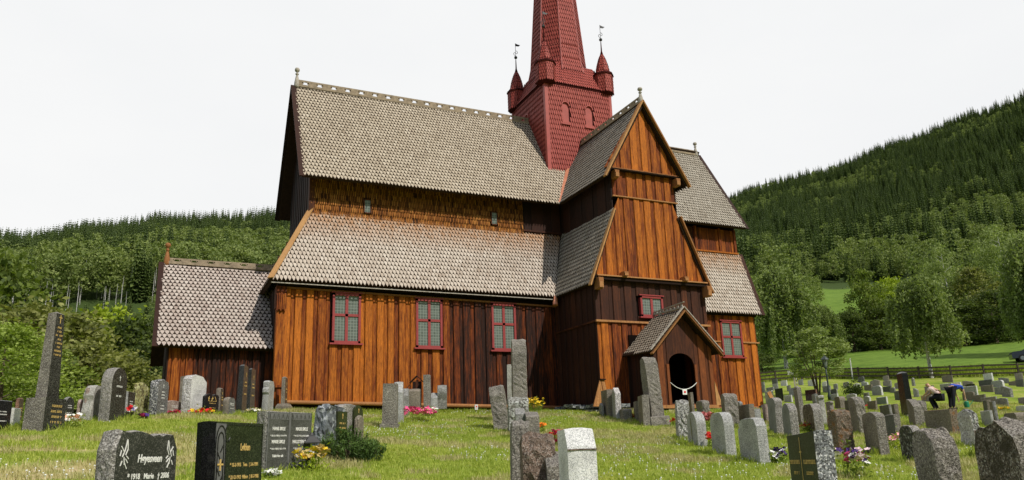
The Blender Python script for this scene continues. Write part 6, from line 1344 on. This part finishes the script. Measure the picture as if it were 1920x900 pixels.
# dense wood just above the second field and the meadow edge
x,y,D,az,r=forest(900,36,74,300,380,12); keep=~((D<330)&(az>46.5)&(az<53)); fx.append(np.stack([x,y],1)[keep]); fi.append((r.integers(0,6,len(x)))[keep]); fs.append((r.uniform(.7,1.1,len(x)))[keep])
x,y,D,az,r=forest(170,54,74,150,240,13); fx.append(np.stack([x,y],1)); fi.append(3+r.integers(0,3,len(x))); fs.append(r.uniform(.7,1.1,len(x)))
x,y,D,az,r=forest(160,36,47,150,260,14); fx.append(np.stack([x,y],1)); fi.append(3+r.integers(0,3,len(x))); fs.append(r.uniform(.5,.8,len(x)))
# pale birch stems at the clearing edge on the left hill
x,y,D,az,r=forest(95,-11,3,268,305,15); fx.append(np.stack([x,y],1)); fi.append(np.full(len(x),6)); fs.append(r.uniform(.6,1.25,len(x)))
XY=np.vstack(fx); Z=ground_z(XY[:,0],XY[:,1],GG); P=np.column_stack([XY,Z-.2]); S=np.concatenate(fs); I=np.concatenate(fi)
scatter('hillside_forest',P,S,rng.uniform(0,6.28,len(P)),I,pro,'dense forest of dark spruces and pale birches covering both hillsides','forest')
# lawn grass tufts
def tuft(seed,h,n,spread=.05,m=None):
    r=np.random.default_rng(seed); V=[];F=[];T=[]
    for i in range(n):
        a=r.uniform(0,6.28); p=np.array([r.normal()*spread,r.normal()*spread,-.01]); hh=h*r.uniform(.5,1.2); l=np.array([np.cos(a),np.sin(a),0])*hh*r.uniform(.1,.7); s=np.array([-np.sin(a),np.cos(a),0])*.004; o=len(V)
        V+=[p-s,p+s,p+l*.5+[0,0,hh*.7]+s*.6,p+l+[0,0,hh]]; F.append((o,o+1,o+2,o+3)); T.append(r.uniform(.2,1))
    return meshnp('grass_tuft',np.array(V),np.array(F),np.array(T),m)
GM1=leafmat('grass_blades',(.13,.20,.016),(.27,.35,.034),(.46,.49,.11),.3,.2); GM2=leafmat('dry_grass_blades',(.22,.21,.07),(.42,.38,.16),(.58,.52,.27),.2,.2)
gp=[proto_obj(tuft(s,.038,16,.05,GM1)) for s in(1,2)]+[proto_obj(tuft(3,.06,14,.05,GM2)),proto_obj(tuft(4,.13,18,.04,GM1))]
n=62000; r=np.random.default_rng(77); az=np.radians(r.uniform(-14,66,n)); D=5+37*r.random(n)**1.15; x=CAM[0]+D*np.sin(az); y=CAM[1]+D*np.cos(az)
inch=((x>-14.9)&(x<9)&(y>-3.8)&(y<4))|((x>-3.1)&(x<3.1)&(y>-7.4)&(y<0))|((x>-1.7)&(x<1.7)&(y>-9)&(y<0))|((x>-18.6)&(x<-14)&(y>-3)&(y<3))
x,y,D=x[~inch],y[~inch],D[~inch]; z=ground_z(x,y,GG)+.03*np.sin(x*1.3+np.sin(y*.9))*np.sin(y*1.1+1)
dp_=np.zeros(len(x))
for (dx_,dy_,rx_,ry_) in DRY: dp_=np.maximum(dp_,np.clip(1.35-np.hypot((x-dx_)/rx_,(y-dy_)/ry_),0,1))
thin_=(dp_>.3)&(r.random(len(x))<.6); x,y,z,D,dp_=x[~thin_],y[~thin_],z[~thin_],D[~thin_],dp_[~thin_]
dry=((vnoise(x,y,1.6,8)*.5+vnoise(x,y,.5,9)*.5)+dp_*.5)>.62; ii=np.where(dry,2,r.integers(0,2,len(x)))
scatter('lawn_grass',np.column_stack([x,y,z]),r.uniform(.7,1.35,len(x))*(1+D/40),r.uniform(0,6.28,len(x)),ii,gp,'short green lawn grass with dry yellowish patches','grass')
# longer grass around the stones and at the church foot
pts=[]
for s_ in STONES:
    if math.hypot(s_[0]-CAMP[0],s_[1]-CAMP[1])<32:
        for q in range(16): a=random.uniform(0,6.28); pts.append((s_[0]+math.cos(a)*(s_[3]*.5+.04),s_[1]+math.sin(a)*(s_[4]*.5+.12)))
for q in range(500): pts.append((random.uniform(-14.7,-3),random.uniform(-4.3,-3.7)))
for q in range(260): pts.append((random.uniform(3,9),random.uniform(-4.3,-3.6)))
pts=np.array(pts); zz=ground_z(pts[:,0],pts[:,1],GG)
scatter('tall_grass',np.column_stack([pts,zz]),rng.uniform(.6,1.3,len(pts)),rng.uniform(0,6.28,len(pts)),np.zeros(len(pts),int),[gp[3]],'longer grass growing around the gravestones and church foot','grass')
# clover flowers in the lawn
r=np.random.default_rng(5); n=5200; az=np.radians(r.uniform(-12,62,n)); D=6+26*r.random(n); x=CAM[0]+D*np.sin(az); y=CAM[1]+D*np.cos(az); k=(vnoise(x,y,2.2,11)>.5)&~(((x>-14.9)&(x<9)&(y>-3.8))|((x>-3.1)&(x<3.1)&(y>-7.4))|((x>-1.7)&(x<1.7)&(y>-9))); x,y=x[k],y[k]
mb=MB(); mb.lathe([(.002,0),(.009,.004),(.010,.010),(.005,.016)],(0,0,.03),6); mb.tube([(0,0,0),(0,0,.03)],.002,3); co=mb.build('clover',PM['white']); cd_=co.data; bpy.data.objects.remove(co)
scatter('clover_flowers',np.column_stack([x,y,ground_z(x,y,GG)+.01]),r.uniform(.7,1.3,len(x)),r.uniform(0,6,len(x)),np.zeros(len(x),int),[proto_obj(cd_)],'small white clover flowers sprinkled over the lawn','clover')
# ---------------------------------------------------------------- fence, lamp, sign, small church things
M['fencewood']=plain('dark_fence_wood',(.10,.08,.062),.9,.15,.4,6)
FP=[Vector(p) for p in [[32.8, 27.97, 3.63], [34.82, 24.85, 3.72], [36.47, 21.88, 3.66], [39.22, 18.22, 3.45], [42.12, 13.94, 3.1], [44.09, 10.41, 2.89], [45.74, 7.0, 2.67], [48.03, 3.07, 2.37]]]
fe=empty('rail_fence',tuple(FP[1]),0,'long dark wooden three-rail fence between the graveyard and the green meadow','fence')
def fp(d):
    for a,b in zip(FP,FP[1:]):
        l=(b-a).length
        if d<=l: p=a+(b-a)*(d/l); return Vector((p.x,p.y,gz(p.x,p.y)))
        d-=l
    p=FP[-1]; return Vector((p.x,p.y,gz(p.x,p.y)))
TL=sum((b-a).length for a,b in zip(FP,FP[1:])); n=int(TL/2.4); off=fe.location
pts=[fp(TL*i/n) for i in range(n+1)]
for p in pts:
    mb=MB(); q=p-off; mb.box((q.x-.06,q.y-.06,q.z-.2),(q.x+.06,q.y+.06,q.z+1.08),0,random.random()); mb.build('post',M['fencewood'],fe)
for r,hh in enumerate((.30,.62,.94)):
    mb=MB()
    for a,b in zip(pts,pts[1:]): mb.beam(a-off+Vector((0,-.07,hh+random.uniform(-.03,.03))),b-off+Vector((0,-.07,hh+random.uniform(-.03,.03))),.035,.13,0,random.random())
    mb.build('rail',M['fencewood'],fe)
# rough verge grass behind the fence
r=np.random.default_rng(3); pp=[]
for i in range(3200):
    d=r.uniform(0,TL); p=fp(d); pp.append((p.x+r.uniform(.3,4.5),p.y+r.uniform(.3,4)))
pp=np.array(pp); scatter('verge_grass',np.column_stack([pp,ground_z(pp[:,0],pp[:,1],GG)]),r.uniform(2.5,6.5,len(pp)),r.uniform(0,6,len(pp)),np.zeros(len(pp),int),[gp[3]],'unmown tall grass along the meadow side of the fence','grass')
# lamp post
lx,ly,lz=[15.59, -0.96, 0.23]
lp=empty('street_lamp',(lx,ly,lz),0,'dark green old-fashioned lantern post standing among the far gravestones','lamp post')
M['lampgreen']=plain('lamp_post_paint',(.03,.045,.04),.5,.4); M['lampglass']=plain('lantern_glass',(.22,.25,.24),.15,.6,.1)
mb=MB(); mb.lathe([(.10,-.1),(.10,.25),(.06,.35),(.045,1.3),(.04,1.75)],(0,0,0),10); mb.build('post',M['lampgreen'],lp,True)
mb=MB(); mb.lathe([(.04,1.72),(.10,1.78),(.05,1.84)],(0,0,0),10); mb.lathe([(.03,2.22),(.23,2.22),(.20,2.27),(.08,2.40),(.03,2.42),(.03,2.50),(.0,2.52)],(0,0,0),10)
for i in range(6):
    a=PI/3*i; mb.beam((.09*math.cos(a),.09*math.sin(a),1.80),(.17*math.cos(a),.17*math.sin(a),2.23),.018,.018)
mb.build('lantern_frame',M['lampgreen'],lp); mb=MB(); mb.lathe([(.07,1.84),(.15,2.21)],(0,0,0),6); mb.build('lantern_glass',M['lampglass'],lp)
# signboard post
sx,sy,sz=[20.78, 6.74, 1.31]
sp=empty('sign_post',(sx,sy,sz),R_(-40),'post with two stems and a small white box on top among the far gravestones','post')
mb=MB(); mb.box((-.05,-.05,-.1),(.05,.05,1.15)); mb.build('post',M['greywood'],sp); 
for zz in(.3,.55,.8): mb=MB(); mb.box((.10,-.045,zz),(.17,.03,zz+.12)); mb.build('white_band',M['white'],sp)
mb=MB(); mb.box((.11,-.035,-.1),(.16,.02,1.1)); mb.build('striped_stem',M['redbrown'],sp)
mb=MB(); mb.box((-.38,-.14,1.16),(.02,.14,1.42)); mb.build('white_box',M['white'],sp); mb=MB(); mb.box((-.16,-.12,1.10),(.22,.12,1.155)); mb.build('shelf',M['redbrown'],sp)
# white pole at the fence
px_,py_,pz_=[38.82, 17.92, 3.39]
mb=MB(); mb.tube([(0,0,-.1),(0,0,1.75)],.055,8); mb.lathe([(.02,1.78),(.09,1.84),(.02,1.92)],(0,0,0),8); mb.tube([(0,0,1.7),(0,0,1.8)],.04,6)
tag(mb.build('marker_pole',M['white'],None,loc=(px_,py_,pz_)),'thin white pole with a small knob standing at the fence','pole')
# little plaque on a stake at the nave wall
x,y,z=[-7.32, -5.25, -0.52]
t=empty('small_sign',(x,y,z),R_(15),'tiny white sign on a short stake in the grass before the nave base log','sign'); mb=MB(); mb.box((-.012,0,-.1),(.012,.02,.2)); mb.build('stake',M['fencewood'],t); mb=MB(); mb.box((-.075,-.02,.10),(.075,0,.30)); mb.build('plate',M['white'],t); mb=MB(); mb.box((-.03,-.025,.2),(.03,-.02,.25)); mb.build('red_mark',PM['red'],t)
# roofed wooden grave marker
x,y,z=[-9.61, -5.05, -0.5]
t=empty('roofed_grave_marker',(x,y,z),R_(-25),'dark weathered wooden grave marker with a little pitched roof behind the brown curved stone','grave marker')
mb=MB(); mb.box((-.05,-.05,-.1),(.05,.05,1.2)); mb.build('post',M['wood_dark'],t); mb=MB(); mb.box((-.16,-.03,.75),(.16,.03,1.15),0,.1); mb.build('board',M['wood_dark'],t)
for s in(-1,1): mb=MB(); mb.beam((s*.27,0,1.10),(0,0,1.36),.22,.03,0,.2,(s*.7,0,.7)); mb.build('roof_board',M['wood_dark'],t)
mb=MB(); mb.tube([(-.32,-.02,.7),(-.36,-.02,.95),(-.28,-.02,1.03),(-.24,-.02,.97)],.012,6); mb.build('iron_hook',M['iron'],t)
# A-shaped wooden cover over the transept corner
cx_,cyy,_z=[-3.01, -7.08, -0.49]
t=empty('corner_cover',(-2.86,-6.99,-.55),R_(12),'A-shaped cover of pale planks leaning on the bright corner of the transept','wooden cover')
for s,n_ in((-1,4),(1,2)):
    mb=MB()
    for i in range(n_):
        f0,f1=i/n_,(i+1)/n_ 
        if s<0: P_=[(-.72*(1-f0*.0)+.0,-.5+.0,0)]
        mb.prism([(-.66+.62*f0,-.32,.10),(-.66+.62*f1-.01,-.32,.10),(-.02-.04*(1-f1),-.12,1.12),(-.02-.045*(1-f0),-.12,1.12)] if s<0 else [(.02+.2*f0,-.34,.10),(.02+.2*f1-.01,-.34,.10),(.0+.17*f1,-.12,1.14),(.0+.17*f0,-.12,1.14)],(0,-1,.2),.03,0,.4+.1*(i%2))
    mb.build('plank_side',M['wood_pale'],t)
mb=MB(); mb.box((-.06,-.2,1.13),(.20,.05,1.17),0,.1); mb.build('cap_board',M['wood_dark'],t)
# pale plank at chancel corner
t=MB(); t.beam((0,0,0),(-.35,.05,.75),.22,.05,0,.6,(0,1,0)); tag(t.build('leaning_plank',M['wood_pale'],None,loc=(8.95,-3.85,gz(8.95,-3.85)+.12)),'pale plank leaning against the right corner of the chancel','plank')
# chain with sign across the porch door
t=empty('door_chain',(-.14,PY-.06,.35),0,'white chain with a small square sign hanging across the porch doorway','chain')
mb=MB(); pts=[(-.62+1.24*i/20,0,.0+.26*(((i-10)/10)**2)-.26) for i in range(21)]; mb.tube(pts,.014,6); mb.build('chain',PM['white'],t)
mb=MB(); mb.box((-.10,-.03,-.46),(.10,-.012,-.26)); mb.build('sign_plate',PM['white'],t); mb=MB(); mb.tube([(0,-.04,-.36),(0,-.031,-.36)],.045,12); mb.build('red_dot',PM['red'],t)
# grave lantern
x,y,z=[-16.6, -21.76, -2.19]
t=empty('grave_lantern',(x,y,z),0,'black grave lantern with pointed roof and a white candle, standing in yellow flowers','lantern')
mb=MB(); mb.lathe([(.10,0),(.10,.03),(.05,.05),(.04,.14),(.09,.17),(.09,.19)],(0,0,0),8); mb.build('stand',M['iron'],t)
mb=MB()
for i in range(4): a=PI/4+PI/2*i; mb.tube([(.08*math.cos(a),.08*math.sin(a),.18),(.09*math.cos(a),.09*math.sin(a),.36)],.007,5)
mb.lathe([(.15,.35),(.15,.365),(.06,.45),(.03,.47),(.02,.50)],(0,0,0),4); mb.build('roof',M['iron'],t)
mb=MB(); mb.lathe([(.045,.19),(.045,.29)],(0,0,0),12); mb.build('candle',PM['white'],t)
# ---------------------------------------------------------------- parked car
x,y,z=[60.06, 14.24, 5.01]
car=empty('parked_car',(x,y,z+.02),R_(-48),'dark grey car parked beyond the fence, cut by the right edge','car')
M['carpaint']=plain('dark_grey_car_paint',(.05,.055,.07),.25,.6,.05,2,.6,bmp=0); M['carglass']=plain('car_glass',(.02,.025,.03),.05,.8,.05,bmp=0); M['tyre']=plain('tyre_rubber',(.015,.015,.015),.9); M['rim']=plain('wheel_rim',(.4,.4,.42),.3,.5,.1,bmp=0,metal=.8); M['lightglass']=plain('headlight_glass',(.75,.76,.78),.1,.7,.05,bmp=0)
def car_sec(pr,w,taper):
    V=[];F=[];k=len(pr)
    for s in(-1,1):
        for (a,b_) in pr: V.append((a,s*(w-taper(b_)),b_))
    F=[tuple(range(k))[::-1],tuple(range(k,2*k))]+[(i,(i+1)%k,(i+1)%k+k,i+k) for i in range(k)]
    return V,F
body=[(-2.25,.35),(-2.30,.75),(-2.15,.98),(-1.25,1.06),(1.9,1.12),(2.25,1.0),(2.3,.5),(2.2,.32)]
mb=MB(); V,F=car_sec(body,.90,lambda b_:.06*max(0,b_-.6)); mb.add(V,F); cabin=[(-1.30,1.04),(-.55,1.52),(.2,1.60),(1.7,1.56),(2.18,1.08)]; V,F=car_sec(cabin,.86,lambda b_:.30*max(0,b_-1.04)); mb.add(V,F); cb=mb.build('body',M['carpaint'],car)
for s in(-1,1):
    for q in([(-1.05,1.12),(-.48,1.46),(.05,1.50),(.05,1.12)],[(.12,1.12),(.12,1.51),(1.0,1.50),(1.0,1.12)],[(1.07,1.12),(1.07,1.50),(1.6,1.48),(1.9,1.14)]):
        mb=MB(); mb.prism([(a,s*(.868-.30*(b_-1.04)),b_) for a,b_ in q],(0,s,.3),.01); mb.build('side_window',M['carglass'],car)
    for wx in(-1.42,1.38):
        mb=MB(); mb.tube([(wx,s*.70,.33),(wx,s*.92,.33)],.33,20); w_=mb.build('wheel',M['tyre'],car); mb=MB(); mb.tube([(wx,s*.91,.33),(wx,s*.935,.33)],.20,14); mb.build('rim',M['rim'],w_)
    mb=MB(); mb.prism([(-2.27,s*.86,.72),(-2.25,s*.50,.74),(-2.17,s*.52,.92),(-2.0,s*.86,.95)],(-1,s*.5,.1),.03); mb.build('headlight',M['lightglass'],car)
mb=MB(); mb.prism([(-1.32,-.78,1.08),(-1.32,.78,1.08),(-.58,.66,1.51),(-.58,-.66,1.51)],(-1,0,1),.01); mb.build('windscreen',M['carglass'],car)
for s in(-1,1): mb=MB(); mb.beam((-.4,s*.64,1.62),(1.6,s*.64,1.62),.03,.03); mb.build('roof_rail',M['rim'],car)
# ---------------------------------------------------------------- people
def skinned(name,joints,edges,m,parent,sub=1,root=0):
    me=bpy.data.meshes.new(name); me.from_pydata([j[:3] for j in joints],edges,[]); me.update(); o=bpy.data.objects.new(name,me); scene.collection.objects.link(o)
    if parent: o.parent=parent
    sk=o.modifiers.new('skin','SKIN'); 
    bm=bmesh.new(); bm.from_mesh(me); ly=bm.verts.layers.skin.verify()
    for i,v in enumerate(bm.verts): v[ly].radius=(joints[i][3],joints[i][4] if len(joints[i])>4 else joints[i][3]); v[ly].use_root=(i==root)
    bm.to_mesh(me); bm.free()
    sb=o.modifiers.new('sub','SUBSURF'); sb.levels=sub; sb.render_levels=sub; me.materials.append(m); return o
M['skin']=plain('skin',(.55,.33,.23),.6,.3,.1,bmp=0); M['blueshirt']=plain('blue_shirt',(.03,.07,.42),.8,.2,.15); M['darktrousers']=plain('dark_trousers',(.012,.012,.018),.85,.2,.2); M['palepink']=plain('pale_pink_top',(.60,.45,.42),.8,.2,.15); M['blond']=plain('blond_hair',(.50,.32,.13),.7,.3,.3,30); M['darkhair']=plain('dark_hair',(.04,.02,.01),.6,.3); M['wine']=plain('dark_red_jacket',(.10,.008,.015),.85,.2)
M['canplastic']=plain('green_watering_can',(.02,.22,.12),.4,.4,.1,bmp=0)
def hand(J,E,w,d,s):
    # five short finger chains off the wrist vertex w
    x,y,z=J[w][:3]; d=Vector(d).normalized(); side=Vector((1,0,0)) if abs(d.x)<.8 else Vector((0,1,0))
    J.append((x+d.x*.07,y+d.y*.07,z+d.z*.07,.034,.02)); p=len(J)-1; E.append((w,p))
    for k,(o_,l) in enumerate(((-.03,.07),(-.01,.085),(.01,.08),(.03,.06))):
        q=Vector(J[p][:3])+side*o_+d*.02; J.append((*q,.009)); E.append((p,len(J)-1)); q2=q+d*l*.6; J.append((*q2,.008)); E.append((len(J)-2,len(J)-1)); q3=q2+d*l*.4+Vector((0,.02,0)); J.append((*q3,.007)); E.append((len(J)-2,len(J)-1))
    q=Vector((x,y,z))+d*.035+side*s*.045; J.append((*q,.010)); E.append((w,len(J)-1)); q=q+d*.04+side*s*.015; J.append((*q,.008)); E.append((len(J)-2,len(J)-1))
def person_bending(loc,rz,label,crouch,shirt,hairm,trous):
    P_=empty('person',loc,rz,label,'person')
    # x: towards where the person bends, legs at the origin
    if not crouch:
        hip,chest,neck,head=(0,0,.88),(.34,0,1.02),(.52,0,.96),(.66,0,.86)
        leg=lambda s:[(0,s*.10,.84,.10),(.05 if s>0 else -.10,s*.14,.47,.062),(-.02 if s>0 else -.20,s*.15,.08,.042),(.12 if s>0 else -.06,s*.16,.03,.04)]
        arm=lambda s:[(.44,s*.18,.95,.052),(.50,s*.20,.70,.040),(.56,s*.17,.48,.027)]
    else:
        hip,chest,neck,head=(0,0,.58),(.20,0,.86),(.30,0,.98),(.40,0,1.08)
        leg=lambda s:[(0,s*.11,.55,.10),(.36,s*.14,.52,.064),(.20,s*.15,.08,.042),(.34,s*.16,.03,.04)]
        arm=lambda s:[(.28,s*.19,.92,.052),(.44,s*.22,.72,.040),(.62,s*.15,.62,.027)]
    J=[(*hip,.12,.14),(*chest,.13,.16),(*neck,.05),(*head,.085,.075)]; E=[(0,1),(1,2),(2,3)]
    hd=Vector(head); fwd=(hd-Vector(neck)).normalized(); face=Vector((fwd.z,0,-fwd.x)) if not crouch else Vector((.8,0,-.4)); face=face if face.x>-.2 else -face
    J.append((*(hd+fwd*.10),.07)); E.append((3,4)); J.append((*(hd+face*.095),.016)); E.append((3,5))
    for s in(-1,1): J.append((*(hd+Vector((0,s*.085,0))),.014)); E.append((3,len(J)-1))
    for s in(-1,1):
        pl=leg(s); b0=len(J); J+=pl; E+=[(0,b0),(b0,b0+1),(b0+1,b0+2),(b0+2,b0+3)]
        pa=arm(s); b1=len(J); J+=pa; E+=[(1,b1),(b1,b1+1),(b1+1,b1+2)]; hand(J,E,b1+2,(.25,0,-1),s)
    skinned('body',J,E,M['skin'],P_,1)
    JS=[(hip[0]+.03,0,hip[2]+.02,.145,.16),(*chest,.155,.185),(neck[0]-.02,0,neck[2],.075)]; ES=[(0,1),(1,2)]
    for s in(-1,1): a=arm(s); b0=len(JS); JS+=[(a[0][0],a[0][1],a[0][2],.068),((a[0][0]+a[1][0])/2,a[1][1],(a[0][2]+a[1][2])/2,.058)]; ES+=[(1,b0),(b0,b0+1)]
    skinned('shirt',JS,ES,shirt,P_,2)
    JT=[(hip[0],0,hip[2],.15,.165)]; ET=[]
    for s in(-1,1): l=leg(s); b0=len(JT); JT+=[(*l[0][:3],.115),(*l[1][:3],.08),(*l[2][:3],.062)]; ET+=[(0,b0),(b0,b0+1),(b0+1,b0+2)]
    skinned('trousers',JT,ET,trous,P_,2)
    for s in(-1,1):
        l=leg(s); sh=MB(); a=l[2]; sh.box((a[0]-.08,a[1]-.045,0),(a[0]+.19,a[1]+.045,.08)); sh.build('shoe',M['iron'],P_)
    skinned('hair',[(*(hd-face*.02+fwd*.01),.098,.088),(*(hd-face*.03+fwd*.09),.085)],[(0,1)],hairm,P_,2)
    mb=MB()
    return P_
pa=Vector([12.37, -10.61, -0.87]); pb=Vector([11.74, -10.5, -0.88])
rt_=math.atan2(-math.sin(YAW+.55),math.cos(YAW+.55))
person_bending(tuple(pa),rt_+.95,'person in blue shirt and dark trousers bending over a grave with a green can',False,M['blueshirt'],M['darkhair'],M['darktrousers'])
person_bending(tuple(pb),rt_+PI-.3,'blond person in a pale pink top crouching beside the one in the blue shirt',True,M['palepink'],M['blond'],M['darktrousers'])
cv=Vector((pa.x,pa.y,0))+Matrix.Rotation(rt_+.95,3,'Z')@Vector((.62,-.14,0)); t=empty('watering_can',(cv.x,cv.y,gz(cv.x,cv.y)),rt_+.5,'green watering can held low by the person in the blue shirt','watering can')
mb=MB(); mb.lathe([(.09,.02),(.10,.05),(.10,.24),(.07,.28)],(0,0,.05),14); mb.build('tank',M['canplastic'],t); mb=MB(); mb.tube([(.08,0,.12),(.22,0,.26),(.30,0,.36)],[.02,.014,.012],8); mb.lathe([(.015,0),(.035,.03)],(.30,0,.35),8); mb.build('spout',M['canplastic'],t); mb=MB(); mb.tube([(-.09,0,.12),(-.14,0,.28),(-.06,0,.40),(.06,0,.40),(.08,0,.30)],.010,6); mb.build('handle',M['canplastic'],t)
